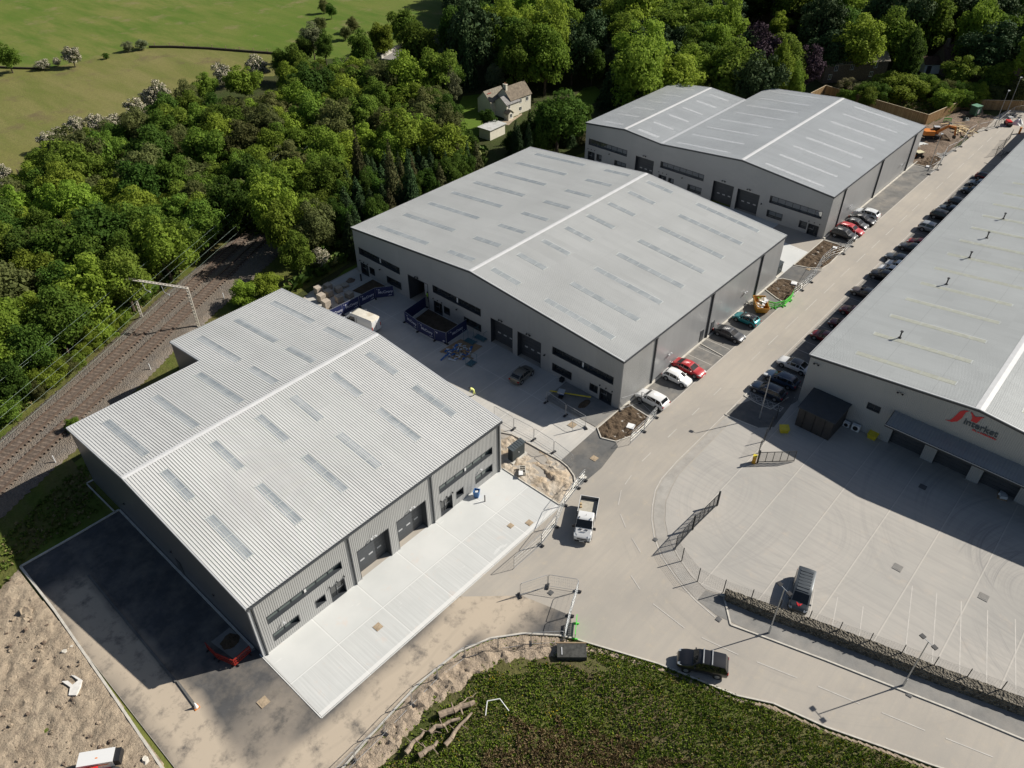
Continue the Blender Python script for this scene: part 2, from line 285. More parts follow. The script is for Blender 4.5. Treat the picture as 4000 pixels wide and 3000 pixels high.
# ------------------------------------------------------------------ mesh helpers
class MB:
    def __init__(s): s.v = []; s.f = []; s.m = []
    def add(s, vs, fs, mi=0):
        o = len(s.v); s.v += [tuple(v) for v in vs]; s.f += [tuple(i+o for i in f) for f in fs]; s.m += [mi]*len(fs)
    def quad(s, a, b, c, d, mi=0): s.add([a, b, c, d], [(0, 1, 2, 3)], mi)
    def box(s, x0, x1, y0, y1, z0, z1, mi=0, rot=0.0, pivot=None):
        vs = [(x, y, z) for z in (z0, z1) for y in (y0, y1) for x in (x0, x1)]
        if rot:
            px, py = pivot if pivot else ((x0+x1)/2, (y0+y1)/2); c, q = math.cos(rot), math.sin(rot)
            vs = [(px+(x-px)*c-(y-py)*q, py+(x-px)*q+(y-py)*c, z) for x, y, z in vs]
        s.add(vs, [(0, 2, 3, 1), (4, 5, 7, 6), (0, 1, 5, 4), (2, 6, 7, 3), (0, 4, 6, 2), (1, 3, 7, 5)], mi)
    def prism(s, poly, z0, z1, mi=0, bottom=True):
        n = len(poly); area = sum(poly[i][0]*poly[(i+1) % n][1]-poly[(i+1) % n][0]*poly[i][1] for i in range(n))
        if area < 0: poly = poly[::-1]
        f = [(i, (i+1) % n, (i+1) % n+n, i+n) for i in range(n)] + [tuple(range(n, 2*n))]
        if bottom: f.append(tuple(range(n-1, -1, -1)))
        s.add([(x, y, z0) for x, y in poly]+[(x, y, z1) for x, y in poly], f, mi)
    def tube(s, p0, p1, r0, r1=None, n=6, mi=0, caps=True):
        r1 = r0 if r1 is None else r1; p0 = Vector(p0); p1 = Vector(p1); d = (p1-p0)
        if d.length < 1e-6: return
        q = d.normalized().to_track_quat('Z', 'Y'); vs = []
        for p, r in ((p0, r0), (p1, r1)):
            for i in range(n):
                a = 2*math.pi*i/n; vs.append(p + q @ Vector((r*math.cos(a), r*math.sin(a), 0)))
        f = [(i, (i+1) % n, (i+1) % n+n, i+n) for i in range(n)]
        if caps: f += [tuple(range(n-1, -1, -1)), tuple(range(n, 2*n))]
        s.add(vs, f, mi)
    def path(s, pts, r, n=5, mi=0):
        for a, b in zip(pts, pts[1:]): s.tube(a, b, r, None, n, mi)
    def beam(s, p0, p1, w, h, mi=0):
        """rectangular bar from p0 to p1, w across (horizontal), h up"""
        p0 = Vector(p0); p1 = Vector(p1); d = (p1-p0).normalized(); up = Vector((0, 0, 1))
        if abs(d.z) > 0.95: up = Vector((1, 0, 0))
        sx = d.cross(up).normalized()*w/2; uz = sx.cross(d).normalized()*h/2
        vs = [p+a*sx+b*uz for p in (p0, p1) for a, b in ((-1, -1), (1, -1), (1, 1), (-1, 1))]
        s.add(vs, [(0, 1, 2, 3), (7, 6, 5, 4), (0, 4, 5, 1), (1, 5, 6, 2), (2, 6, 7, 3), (3, 7, 4, 0)], mi)
    def wall(s, pts, z0, z1, th, mi=0, closed=False):
        """thin vertical strip following a polyline"""
        q = pts+[pts[0]] if closed else pts
        for (a, b) in zip(q, q[1:]):
            d = Vector((b[0]-a[0], b[1]-a[1])); 
            if d.length < 1e-4: continue
            n = Vector((-d.y, d.x)).normalized()*th/2
            s.prism([(a[0]+n.x, a[1]+n.y), (b[0]+n.x, b[1]+n.y), (b[0]-n.x, b[1]-n.y), (a[0]-n.x, a[1]-n.y)], z0, z1, mi)
    def build(s, name, mats, parent=None, smooth=False, world=False, kind=None, split=0):
        if split and len(s.f) > split:
            for k in range(0, len(s.f), split):
                q = MB(); base = min(min(f) for f in s.f[k:k+split]); q.v = s.v[base:max(max(f) for f in s.f[k:k+split])+1]; q.f = [tuple(i-base for i in f) for f in s.f[k:k+split]]; q.m = s.m[k:k+split]; o = q.build(name, mats, parent, smooth, world, kind)
            return o
        off = Vector((0, 0, 0))
        if world and parent is not None: off = WL[parent]
        me = bpy.data.meshes.new(name)
        me.from_pydata([(x-off.x, y-off.y, z-off.z) for x, y, z in s.v], [], s.f)
        if not isinstance(mats, (list, tuple)): mats = [mats]
        for m in mats: me.materials.append(m)
        me.polygons.foreach_set('material_index', s.m)
        if smooth:
            me.polygons.foreach_set('use_smooth', [True]*len(me.polygons)); me.set_sharp_from_angle(angle=R(38))
        me.update()
        o = bpy.data.objects.new(name, me); C.objects.link(o)
        if parent is not None: o.parent = parent
        WL[o] = off if world and parent is not None else (WL.get(parent, Vector((0, 0, 0))))
        if kind: o['kind'] = kind
        return o
WL = {}
def tag(o, label, cat, group=None, kind=None):
    o['label'] = label; o['category'] = cat
    if group: o['group'] = group
    if kind: o['kind'] = kind
    return o
def thing(name, label, cat, loc=(0, 0, 0), rz=0.0, group=None):
    o = bpy.data.objects.new(name, None); C.objects.link(o); o.location = loc; o.rotation_euler = (0, 0, rz); o.empty_display_size = 0.5
    WL[o] = Vector(loc); return tag(o, label, cat, group)
KIDS = {}
def kids(o): return list(o.children)
def dup(src, loc, rz=0.0, label=None, group=None, scale=None):
    r = src.copy(); C.objects.link(r); r.location = loc; r.rotation_euler = (0, 0, rz); WL[r] = Vector(loc)
    if scale: r.scale = scale
    if label: r['label'] = label
    if group: r['group'] = group
    def rec(a, b):
        for ch in list(a.children):
            if ch == b: continue
            c = ch.copy(); C.objects.link(c); c.parent = b; rec(ch, c)
    rec(src, r); return r
def sheet(name, poly, z, m, kind='structure'):
    b = MB(); n = len(poly); area = sum(poly[i][0]*poly[(i+1) % n][1]-poly[(i+1) % n][0]*poly[i][1] for i in range(n))
    if area < 0: poly = poly[::-1]
    b.add([(x, y, z) for x, y in poly], [tuple(range(n))]); o = b.build(name, m, kind=kind); return o
def pin(x, y, poly):
    r = False; j = len(poly)-1
    for i in range(len(poly)):
        xi, yi = poly[i]; xj, yj = poly[j]
        if (yi > y) != (yj > y) and x < (xj-xi)*(y-yi)/(yj-yi)+xi: r = not r
        j = i
    return r
def pdist(x, y, poly):
    d = 1e9
    for i in range(len(poly)):
        ax, ay = poly[i]; bx, by = poly[(i+1) % len(poly)]; dx, dy = bx-ax, by-ay; L2 = dx*dx+dy*dy+1e-9
        t = max(0, min(1, ((x-ax)*dx+(y-ay)*dy)/L2)); d = min(d, math.hypot(x-ax-t*dx, y-ay-t*dy))
    return d if pin(x, y, poly) else -d
from mathutils import noise as mn
def relief(name, poly, res, amp, rough, m, z0=0.0, freq=0.35, edge=1.5, kind='structure', extra=None):
    xs = [p[0] for p in poly]; ys = [p[1] for p in poly]; nx = int((max(xs)-min(xs))/res)+2; ny = int((max(ys)-min(ys))/res)+2
    idx = {}; V = []; F = []
    H = {}
    def vid(i, j):
        if (i, j) in idx: return idx[i, j]
        x = min(xs)+i*res; y = min(ys)+j*res; d = pdist(x, y, poly); e = max(0, min(1, d/edge)); e = e*e*(3-2*e)
        h = z0 - (0.25 if d < -0.3*res else 0) + amp*e*(0.6+0.4*mn.noise(Vector((x*0.11, y*0.11, 3)))) + rough*e*(mn.fractal(Vector((x*freq, y*freq, 1)), 0.6, 2.1, 5))
        if extra: h += extra(x, y)*e
        idx[i, j] = len(V); V.append((x, y, h)); return idx[i, j]
    for i in range(nx):
        for j in range(ny):
            x = min(xs)+(i+.5)*res; y = min(ys)+(j+.5)*res
            if pin(x, y, poly): F.append((vid(i, j), vid(i+1, j), vid(i+1, j+1), vid(i, j+1)))
    b = MB(); b.add(V, F); o = b.build(name, m, smooth=True, kind=kind)
    return o
def kerb(name, pts, w=0.16, h=0.13, z=0.02, m=None, closed=False):
    b = MB(); b.wall(pts, z-0.02, z+h, w, closed=closed); return b.build(name, m or m_kerb, kind='structure')

# ================================================================== THE SETTING: ground, fields, road, yards
g = MB(); g.box(-1500, 1900, -1500, 1900, -3.0, 0.0); g.build('ground', m_field, kind='structure')
sheet('dry_field', [(25.90,284.43), (70.95,251.13), (76.34,246.27), (83.35,242.08), (89.53,241.40), (100.69,241.98), (109.68,237.36), (121.54,221.93), (128.59,207.90), (115.71,186.20), (104.95,195.51), (92.00,191.58), (80.94,187.18), (71.49,186.67), (60.02,185.08), (54.36,183.70), (47.27,173.78), (42.92,172.05), (8.14,198.69)], 0.02, m_field2)
sheet('woodland_floor', [(6.68,191.66), (40.64,173.00), (46.83,174.95), (55.02,187.56), (62.46,190.46), (73.32,190.31), (83.80,192.44), (94.71,196.24), (108.08,200.49), (117.13,190.31), (126.75,193.24), (135.50,192.23), (144.12,186.44), (159.05,187.42), (168.08,183.02), (189.04,197.42), (240.55,243.33), (470.81,-16.44), (240.37,-25.31), (230,30), (190,37), (176,42), (172,60), (160,96), (129,97), (66,96.5), (48,90), (30,90), (-60,60)], 0.04, m_wood)
sheet('trackside_grass', [(-13.97,91.97), (12.60,100.74), (24.52,106.97), (37.44,114.40), (52.50,120.68), (70.81,128.31), (81.74,128.44), (74,121), (70,98), (55,96), (48,88), (15.2,86), (15.0,79), (3.8,73.8), (-4,60), (-25,40)], 0.06, m_verge)
sheet('cottage_lawn', [(139.74,141.46), (144.47,138.72), (139.06,131.27), (125.28,119.86), (119.85,121.86), (131.17,135.37)], 0.06, m_lawn)
sheet('garden_lawn', [(165.01,122.51), (167.98,121.33), (165.18,117.01), (158.28,113.57), (153.21,114.40), (157.78,120.15)], 0.06, m_lawn)
sheet('rough_grass_corner', [(200,49), (197.4,74), (205,74), (222,46), (213.5,45.4)], 0.06, m_rough)
relief('site_dirt', [(3.95,73.6), (-4,69.5), (-12,62), (-22,54), (-22,38), (-6,22), (3.3,22), (3.6,43), (4.15,60)], 0.24, 0.18, 0.22, m_dirt, z0=0.12, freq=0.9, edge=0.9)
site = [(4.1,31), (4.1,73.7), (15.3,73.7), (40,79), (48.9,80), (53,93.5), (58.0,95.2), (67.3,95.6), (129.2,95.6), (129.2,60), (172.4,60), (172.4,46), (176,41), (190,37.5), (212,37.3), (236,34), (236,20), (84.4,20), (84.4,-60), (66,-60), (47.2,-5.7), (46,-2.1), (44.4,2.4), (43.3,7), (41.8,9.8), (39.7,17), (37.6,22), (36.6,24.5), (35.8,25.9), (33.6,28.7), (31.1,30.7), (27.8,32.0), (23,32.4), (17,31.9), (13.6,31.5), (8,31), (4.1,30)]
sheet('road', site, 0.08, m_road)
sheet('access_lane', [(4.15,31.0), (4.15,73.6), (15.3,73.6), (15.3,47), (32.6,36.4), (32.9,36.0), (36.9,31.7), (38.4,26.4), (36.3,24.9), (35.7,25.9), (33.6,28.6), (31.1,30.6), (27.8,31.9), (23,32.3), (17,31.8), (13.6,31.4)], 0.084, m_asph_dust)
sheet('concrete_apron', [(15.25,36.55), (49.0,36.5), (49.0,45.6), (15.25,45.6)], 0.10, m_apron)
sheet('unit_yard', [(54.6,41.1), (54.35,48.6), (53.6,60), (50,76), (53,92.5), (57.2,94.6), (67.3,95.4), (67.3,50.2), (62.5,50.1), (62.4,41.3)], 0.09, m_conc)
sheet('rear_unit_yard', [(111,41.3), (123.0,41.3), (124.0,50), (129.2,50), (129.2,95.4), (111,95.4)], 0.09, m_apron)
sheet('service_yard', [(76.5,29.2), (64.9,29.0), (62.3,29.0), (60.0,28.5), (57.7,27.8), (55.2,26.3), (53.5,24.8), (51.9,22.7), (50.6,20.2), (50.1,18), (50.6,16.6), (52.4,11.9), (53.9,6.8), (55.3,1.6), (56.6,-3.4), (58.5,-10), (61,-18), (70,-50), (90,-50), (84.5,24.6), (79.5,26.0)], 0.10, m_yard)
sheet('footway', [(50.0,18), (48.4,18.0), (48.1,15.6), (49.1,10.5), (50.6,5.3), (52.2,-0.7), (53.5,-5.5), (54.8,-11.0), (57,-20), (61,-20), (58.3,-10.2), (56.4,-3.4), (55.1,1.5), (53.7,6.7), (52.2,11.8), (50.4,16.6)], 0.097, m_path)
sheet('kerbside_footway', [(80.6,30.1), (63.8,30.2), (60.4,30.0), (58.3,29.5), (55.9,28.3), (54.4,27.3), (52.6,25.8), (50.9,23.8), (49.6,21.2), (48.9,19.7), (48.4,18.0), (48.1,15.6), (49.1,10.5), (50.6,5.3), (52.2,-0.7), (53.5,-5.5), (54.8,-11.0), (57,-20), (61,-20), (58.3,-10.2), (56.4,-3.4), (55.1,1.5), (53.7,6.7), (52.2,11.8), (50.4,16.6), (50.0,18), (50.5,20.2), (51.8,22.7), (53.5,24.9), (55.1,26.4), (57.7,27.9), (60.0,28.6), (62.3,29.1), (64.9,29.1), (76.5,29.3), (79.8,28.2)], 0.094, m_foot)
sheet('crossing_asphalt', [(54.65,41.05), (62.3,41.3), (61.1,39.8), (61.9,37.95), (61.5,37.3), (57.1,36.6), (53.2,36.7), (53.9,38.2), (54.6,39.8)], 0.094, m_asph_new)
sheet('crossing_asphalt', [(111.3,41.2), (116.8,41.3), (118.6,36.9), (113.0,37.0), (112.6,38.5)], 0.094, m_asph_new)
sheet('unit_footway', [(62.55,41.6), (62.55,50.0), (67.2,50.2), (67.2,41.5)], 0.13, m_path)
sheet('parking_bays', [(69.6,41.3), (111.2,41.3), (111.2,40.8), (104.2,37.05), (69.3,37.05)], 0.094, m_bay)
sheet('rear_parking_bays', [(129.3,41.5), (172.3,41.5), (172.3,37.1), (129.3,37.1)], 0.094, m_bay)
sheet('neighbour_parking_bays', [(80.7,30.3), (175.2,30.5), (175.2,24.7), (84.5,24.7), (80.2,25.3)], 0.094, m_bay)
sheet('bay_island', [(75.74,30.40), (78.43,30.38), (79.10,29.99), (87.98,26.09), (83.27,24.95), (77.68,24.54), (76.18,26.06), (75.89,27.88)], 0.106, m_asph_new)
kerb('bay_island_kerb', [(78.43,30.38), (75.66,30.44), (75.89,27.88), (76.13,26.04)], 0.12, 0.10, 0.08)
sheet('works_lane', [(172.6,42), (172.6,38.2), (186,37.6), (186,47), (178,49)], 0.094, m_path)
relief('soil_heap', [(172.6,42), (176,39.5), (184,38.4), (196,37.6), (207,36.6), (214,37), (213,44.6), (197.6,47.4), (196.9,55), (176,56), (173,52)], 0.8, 0.3, 0.45, m_clay, z0=0.10, freq=0.3, edge=2.0)
relief('concrete_and_mud', [(172.9,49.5), (179,46), (186,43), (187,47), (180,53), (173,54)], 0.8, 0.02, 0.03, m_apron, z0=0.2)
# planting beds and trench with relief
bedA = [(50.2,49.8), (54.2,48.6), (54.4,46), (54.5,43.3), (54.55,41.0), (54.35,39.8), (53.65,38.3), (53.0,37.6), (51.8,37.0), (49.15,36.8), (49.1,45.3), (49.1,60), (52,60)]
relief('trench_soil', bedA, 0.14, 0.12, 0.22, m_sand, z0=0.10, freq=0.9, edge=0.5, extra=lambda x, y: -0.5*math.exp(-((x-53.7)**2*2+(y-44.4-(x-53.7)*1.2)**2*0.35)) - 0.35*math.exp(-((x-51.6-(y-41)*0.25)**2*9+(y-41.2)**2*0.25)) + 0.25*math.exp(-((x-52.2)**2+(y-40)**2)*0.7))
beds = {'planting_bed': [(62.45,41.25), (67.1,41.3), (69.05,41.25), (68.6,37.4), (67.0,36.95), (64.2,37.1), (62.0,38.0), (61.3,39.8)],
        'planting_bed.001': [(107.0,41.2), (110.9,41.2), (111.9,40.6), (112.4,38.9), (112.2,37.4), (111.0,36.9), (105.4,36.9), (105.8,38.5)],
        'planting_bed.002': [(117.2,41.2), (128.8,41.3), (129.0,37.2), (121.5,36.9), (119.2,37.2), (118.0,38.9)],
        'planting_bed.003': [(172.7,41.4), (179,41.2), (180.2,39.5), (179.2,37.8), (173,37.6)]}
for nm, pl in beds.items():
    relief(nm, pl, 0.16, 0.14, 0.20, m_mud, z0=0.12, freq=1.3, edge=0.35)
    kerb('bed_kerb', pl, 0.14, 0.14, 0.08, closed=True)
kerb('bed_kerb', [(50.3,57), (54.3,48.6), (54.5,46), (54.6,43.3), (54.7,41.0), (54.5,39.75), (53.8,38.2), (53.05,37.5), (51.8,36.9), (49.1,36.65)], 0.14, 0.16, 0.08)
kerb('bed_kerb', [(49.1,36.6), (49.1,45.4)], 0.16, 0.12, 0.08)
kerb('site_kerb', [(3.3,20), (3.4,43.1), (3.8,52.4), (4.25,65.5), (4.25,73.75), (9.8,73.6), (15.1,73.6)], 0.22, 0.14, 0.06)
kerb('site_kerb', [(14.6,73.6), (14.5,80.4), (15.3,80.4)], 0.14, 0.14, 0.06)
kerb('site_kerb', [(4,30), (13.6,31.5), (17,31.9), (23,32.4), (27.8,32.0), (31.1,30.7), (33.6,28.7), (35.8,25.9), (36.6,24.4)], 0.16, 0.13, 0.08)
kerb('road_kerb', [(36.6,24.4), (37.6,22), (39.7,17), (41.8,9.8), (43.3,7), (44.4,2.4), (46,-2.1), (47.2,-5.7), (52,-18)], 0.14, 0.10, 0.08)
kerb('road_kerb', [(84.5,30.5), (80.8,30.45), (80.5,28.5), (80.6,26.5), (84.4,25.9)], 0.14, 0.10, 0.08)
kerb('road_kerb', [(48.05,14.0), (49.1,10.5), (50.6,5.3), (52.2,-0.7), (53.5,-5.5), (54.8,-11.0), (58,-22)], 0.16, 0.12, 0.08)
kerb('road_kerb', [(48.05,14.0), (50.9,16.5)], 0.16, 0.10, 0.08)
kerb('yard_kerb', [(50.45,16.6), (52.2,11.9), (53.8,6.8), (55.2,1.6), (56.5,-3.4), (58.4,-10), (61,-18)], 0.18, 0.22, 0.08)
kerb('bay_kerb', [(87.2,41.2), (86.7,37.1)], 0.12, 0.10, 0.08)
kerb('bay_kerb', [(183.3,30.6), (183.5,27), (183.6,24.6)], 0.12, 0.10, 0.08)
kerb('slab_kerb', [(15.15,46), (15.15,36.45), (48.9,36.4)], 0.10, 0.05, 0.08, m_apron)
b = MB(); b.box(67.3, 111.1, 41.05, 41.34, 0, 0.24); b.box(129.3, 172.5, 41.25, 41.55, 0, 0.24); b.box(15.0, 15.22, 47, 73.5, 0, 0.2); b.build('plinth_edging', m_kerb, kind='structure')

# painted markings, laid on the road as thin sheets
def stripe(b, a, c, w, z=0.101):
    d = Vector((c[0]-a[0], c[1]-a[1])).normalized(); n = Vector((-d.y, d.x))*w/2
    b.add([(a[0]+n.x, a[1]+n.y, z), (a[0]-n.x, a[1]-n.y, z), (c[0]-n.x, c[1]-n.y, z), (c[0]+n.x, c[1]+n.y, z)], [(0, 1, 2, 3)])
b = MB()
x = 58.5
for (x0, x1) in [(61.3,63.3), (67.0,69.1), (72.7,74.6), (78.2,80.2), (93.5,96.7), (99.0,103.3), (105.5,109.9), (112.2,116.3), (88.4,91.2)]: stripe(b, (x0, 33.6), (x1, 33.65), 0.10)
for k in range(20): stripe(b, (118.8+k*6.4, 33.75), (122.6+k*6.4, 33.78), 0.10)
for a, c in [((58.5,33.2),(56.7,32.9)), ((55.7,32.7),(53.6,31.6)), ((52.6,30.6),(51.4,29.0)), ((50.6,27.6),(49.6,25.8)), ((46.4,24.8),(45.6,23.1)), ((45.0,21.1),(44.7,17.2)), ((44.9,15.4),(45.6,11.8)), ((46.1,10.1),(47.1,6.5)), ((47.6,4.7),(48.5,1.1)), ((49.0,-0.7),(49.9,-4.2)), ((50.4,-5.8),(51.4,-9.4))]: stripe(b, a, c, 0.10)
for a, c in [((63.8,30.42),(80.4,30.5)), ((80.9,30.65),(175,30.8)), ((69.5,36.95),(104.5,37.0)), ((129.5,36.95),(172,37.0))]: stripe(b, a, c, 0.10)
cur = [(63.8,30.4), (60.4,30.2), (58.3,29.7), (55.9,28.5), (54.3,27.5), (52.4,25.9), (50.7,23.9), (49.4,21.3), (48.7,19.7), (48.2,18.0), (47.8,15.6)]
for a, c in zip(cur, cur[1:]): stripe(b, a, c, 0.12)
for k in range(32): stripe(b, (84.9+k*2.62, 25.2), (84.9+k*2.62, 30.3), 0.09)
for k in range(10): stripe(b, (71.3+k*2.5, 37.2), (71.3+k*2.5, 41), 0.08) if 4 < k < 9 else None
for (a, c) in [((57.57,9.68),(53.7,8.45)), ((58.2,7.47),(54.3,6.35)), ((58.9,5.1),(55.0,3.9)), ((64.72,2.31),(56.2,-0.1)), ((65.51,0.13),(56.8,-2.4)), ((66.1,-2.1),(57.4,-4.7)), ((66.78,-4.42),(58.0,-6.9)), ((67.5,-6.8),(58.8,-9.2)), ((57.0,12.1),(53.4,11.2))]: stripe(b, a, c, 0.10, 0.108)
# hatched accessible bay
hb = [(80.9,30.35), (80.95,25.4), (82.0,25.4), (82.0,30.35)]
for a, c in zip(hb, hb[1:]+hb[:1]): stripe(b, a, c, 0.09, 0.112)
for k in range(6):
    stripe(b, (80.95, 30.3-k*0.83), (82.0, 29.5-k*0.83), 0.08, 0.116); stripe(b, (82.0, 30.3-k*0.83), (80.95, 29.5-k*0.83), 0.08, 0.120)
# wheelchair symbol: head, back, seat, wheel
cx, cy = 83.45, 28.2
for k in range(14):
    a0, a1 = R(110+k*19), R(110+(k+1)*19)
    stripe(b, (cx+0.36*math.cos(a0), cy+0.42*math.sin(a0)-0.1), (cx+0.36*math.cos(a1), cy+0.42*math.sin(a1)-0.1), 0.08, 0.106)
stripe(b, (cx+0.02,cy+0.75), (cx+0.02,cy), 0.10, 0.110); stripe(b, (cx,cy+0.02), (cx+0.42,cy), 0.10, 0.114); stripe(b, (cx+0.42,cy), (cx+0.6,cy-0.55), 0.09, 0.112); stripe(b, (cx-0.02,cy+1.0), (cx+0.02,cy+0.84), 0.17, 0.106)
b.build('road_markings', m_line, kind='structure')

# the mound south of the bend and its clay bank
moundp = [(-4,26.5), (6,28.6), (13.6,30.4), (17,30.5), (23,31.0), (27.6,30.6), (30.6,29.3), (33.0,27.2), (35.2,24.4), (37.2,20.8), (39.3,16.3), (41.4,9.2), (43.0,6.2), (44.1,1.8), (45.7,-2.6), (47,-7), (50,-18), (30,-30), (0,-10), (-10,10)]
relief('mound_ground', moundp, 0.4, 0.55, 0.22, grass_mat('mound_turf', (0.080,0.110,0.022), (0.12,0.115,0.040), (0.14,0.11,0.065), 0.12, 0.4, 0.35), z0=0.04, freq=0.25, edge=2.2)
relief('clay_bank', [(-4,27.5), (8,30.7), (13.6,31.4), (17,31.8), (23,32.3), (27.8,31.9), (31.1,30.6), (33.6,28.6), (35.7,25.8), (37.4,22), (39.5,16.8), (41.5,9.9), (43.1,7), (44.2,2.3), (45.9,-2.2), (47,-5.8), (46.7,-5.8), (45.6,-2.5), (44.0,2.1), (42.8,6.6), (41.2,9.6), (39.2,16.6), (37.0,21.6), (34.4,23.8), (32.0,25.9), (29.7,27.3), (27,28.2), (23.5,28.9), (19.5,29.0), (16.5,28.6), (13,28.4), (8,27), (-4,24)], 0.2, 0.45, 0.34, m_bank, z0=0.06, freq=0.9, edge=1.1)

# railway formation
bl = [(-40,70.2), (-5,88.9), (6.4,94.4), (10.2,95.9), (21.8,101.3), (41.6,112.0), (54.4,117.6), (70,124.5), (95,138)]
br = [(-40,58), (-5,76.8), (5.4,82.2), (12.8,85.6), (16.7,87.2), (20.6,89.6), (28.5,93.2), (34.5,96.4), (44,100.8), (60,108), (75,116), (100,130)]
b = MB(); t1c = [(-40,66.6), (-20,76.9), (-5,84.6), (9,91.6), (23.9,98.9), (42.3,108.5), (60,117.4), (80,128), (100,139)]
def along(pts, s):
    for a, c in zip(pts, pts[1:]):
        L = math.hypot(c[0]-a[0], c[1]-a[1])
        if s <= L: return (a[0]+(c[0]-a[0])*s/L, a[1]+(c[1]-a[1])*s/L), math.atan2(c[1]-a[1], c[0]-a[0])
        s -= L
    return None, None
def offset(pts, d):
    out = []
    for i, p in enumerate(pts):
        a = pts[max(0, i-1)]; c = pts[min(len(pts)-1, i+1)]; dx, dy = c[0]-a[0], c[1]-a[1]; L = math.hypot(dx, dy); out.append((p[0]-dy/L*d, p[1]+dx/L*d))
    return out
bank = list(bl)+list(br)[::-1]
relief('railway_ballast', bank, 0.4, 0.50, 0.05, m_ballast, z0=0.10, freq=1.0, edge=1.0)
m_rust = M('rusty_rail_steel', (0.12, 0.085, 0.065), 0.5, var=0.2); m_sleeper = M('stained_sleeper', (0.165, 0.125, 0.095), 0.9, var=0.4, scale=2); m_stain = M('rust_stained_ballast', (0.105, 0.080, 0.062), 0.95, var=0.35, scale=3)
for k, (off, lab) in enumerate(((0.0, 'rusty railway track farther from the grey unit, left of its twin'), (-3.4, 'rusty railway track nearest to the grey unit corner'))):
    cl = offset(t1c, off); t = thing('railway_track', lab, 'railway track', (cl[3][0], cl[3][1], 0.45), group='parallel railway tracks')
    for sgn in (-1, 1):
        r_ = MB(); rp = offset(cl, sgn*0.72)
        for a, c in zip(rp, rp[1:]): r_.beam((*a, 0.67), (*c, 0.67), 0.14, 0.15)
        r_.build('rail', m_rust, t, world=True)
    s_ = MB(); q = 0.0
    while True:
        p, ang = along(cl, q)
        if p is None: break
        s_.box(p[0]-0.13, p[0]+0.13, p[1]-1.15, p[1]+1.15, 0.40, 0.558+0.012*random.random(), rot=ang); q += 0.68
    s_.build('sleepers', m_sleeper, t, world=True, kind='stuff')
    s_ = MB()
    for a, c in zip(offset(cl, 0), offset(cl, 0)[1:]): s_.beam((*a, 0.475), (*c, 0.475), 1.75, 0.14)
    s_.build('track_bed', m_stain, t, world=True)

# ================================================================== BUILDINGS
def rib_profile(a0, a1, pitch, depth, w=0.30, sl=0.12, extra=()):
    """breakpoints of a trapezoidal sheet: list of (a, d)"""
    n = max(1, round((a1-a0)/pitch)); p = (a1-a0)/n; pts = []
    def dep(a):
        u = ((a-a0)/p) % 1.0
        if u < 1-w-2*sl: return 0.0
        if u < 1-w-sl: return depth*(u-(1-w-2*sl))/sl
        if u < 1-sl: return depth
        return depth*(1-(u-(1-sl))/sl)
    s = {a0, a1}
    for i in range(n):
        for u in (0, 1-w-2*sl, 1-w-sl, 1-sl): s.add(a0+(i+u)*p)
    for e in extra:
        if a0 < e < a1: s.add(e)
    s = sorted(s); out = [s[0]]
    for v in s[1:]:
        if v-out[-1] > 1e-5: out.append(v)
    return [(a, dep(a) if abs(a-a1) > 1e-6 else 0.0) for a in out]
def P3(axis, fixed, out, a, z, d): return (a, fixed+out*d, z) if axis == 'x' else (fixed+out*d, a, z)
def ribwall(b, axis, fixed, out, a0, a1, zt, holes=(), pitch=0.222, depth=0.03, mi=0, z0=0.0):
    ex = [h[0] for h in holes]+[h[1] for h in holes]; pr = rib_profile(a0, a1, pitch, depth, 0.60, 0.08, ex)
    for (p, dp), (q, dq) in zip(pr, pr[1:]):
        mid = (p+q)/2; zs = [(z0, None)]; iv = sorted([(h[2], h[3]) for h in holes if h[0]-1e-6 < mid < h[1]+1e-6]); lo = z0; segs = []
        for h0, h1 in iv:
            if h0 > lo+0.01: segs.append((lo, h0))
            lo = max(lo, h1)
        segs.append((lo, None))
        for s0, s1 in segs:
            t0, t1 = (zt(p), zt(q)) if s1 is None else (s1, s1)
            A = [P3(axis, fixed, out, p, s0, dp), P3(axis, fixed, out, q, s0, dq), P3(axis, fixed, out, q, t1, dq), P3(axis, fixed, out, p, t0, dp)]
            b.quad(*A, mi)
def ribroof(b, x0, x1, ya, za, yb, zb, pitch=0.222, depth=0.05, mi=0):
    L = math.hypot(yb-ya, zb-za); ny, nz = -(zb-za)/L, (yb-ya)/L
    if nz < 0: ny, nz = -ny, -nz
    pr = rib_profile(x0, x1, pitch, depth, 0.60, 0.06)
    for (p, dp), (q, dq) in zip(pr, pr[1:]):
        b.quad((p, ya+ny*dp, za+nz*dp), (q, ya+ny*dq, za+nz*dq), (q, yb+ny*dq, zb+nz*dq), (p, yb+ny*dp, zb+nz*dp), mi)
def skylight(parent, xc, y0, y1, zf, m=None, w=1.0, bars=True, step=1.8):
    lift = 0.075; b = MB(); a, c = xc-w/2, xc+w/2
    ribroof(b, a, c, y0, zf(y0)+.052, y1, zf(y1)+.052, 0.25, 0.022)
    for q0, q1 in (((a, y0), (c, y0)), ((c, y0), (c, y1)), ((c, y1), (a, y1)), ((a, y1), (a, y0))): b.quad((*q0, zf(q0[1])-.02), (*q1, zf(q1[1])-.02), (*q1, zf(q1[1])+.055), (*q0, zf(q0[1])+.055))
    if bars:
        n = max(2, round(abs(y1-y0)/step))
        for k in range(0, n+1):
            y = y0+(y1-y0)*k/n; ww = 0.035 if 0 < k < n else 0.06
            b.add([(a-.03, y-ww, zf(y-ww)+lift+.012), (c+.03, y-ww, zf(y-ww)+lift+.012), (c+.03, y+ww, zf(y+ww)+lift+.012), (a-.03, y+ww, zf(y+ww)+lift+.012)], [(0, 1, 2, 3)], 1)
    return b.build('skylight', [m or m_sky, m_skybar], parent, world=True)
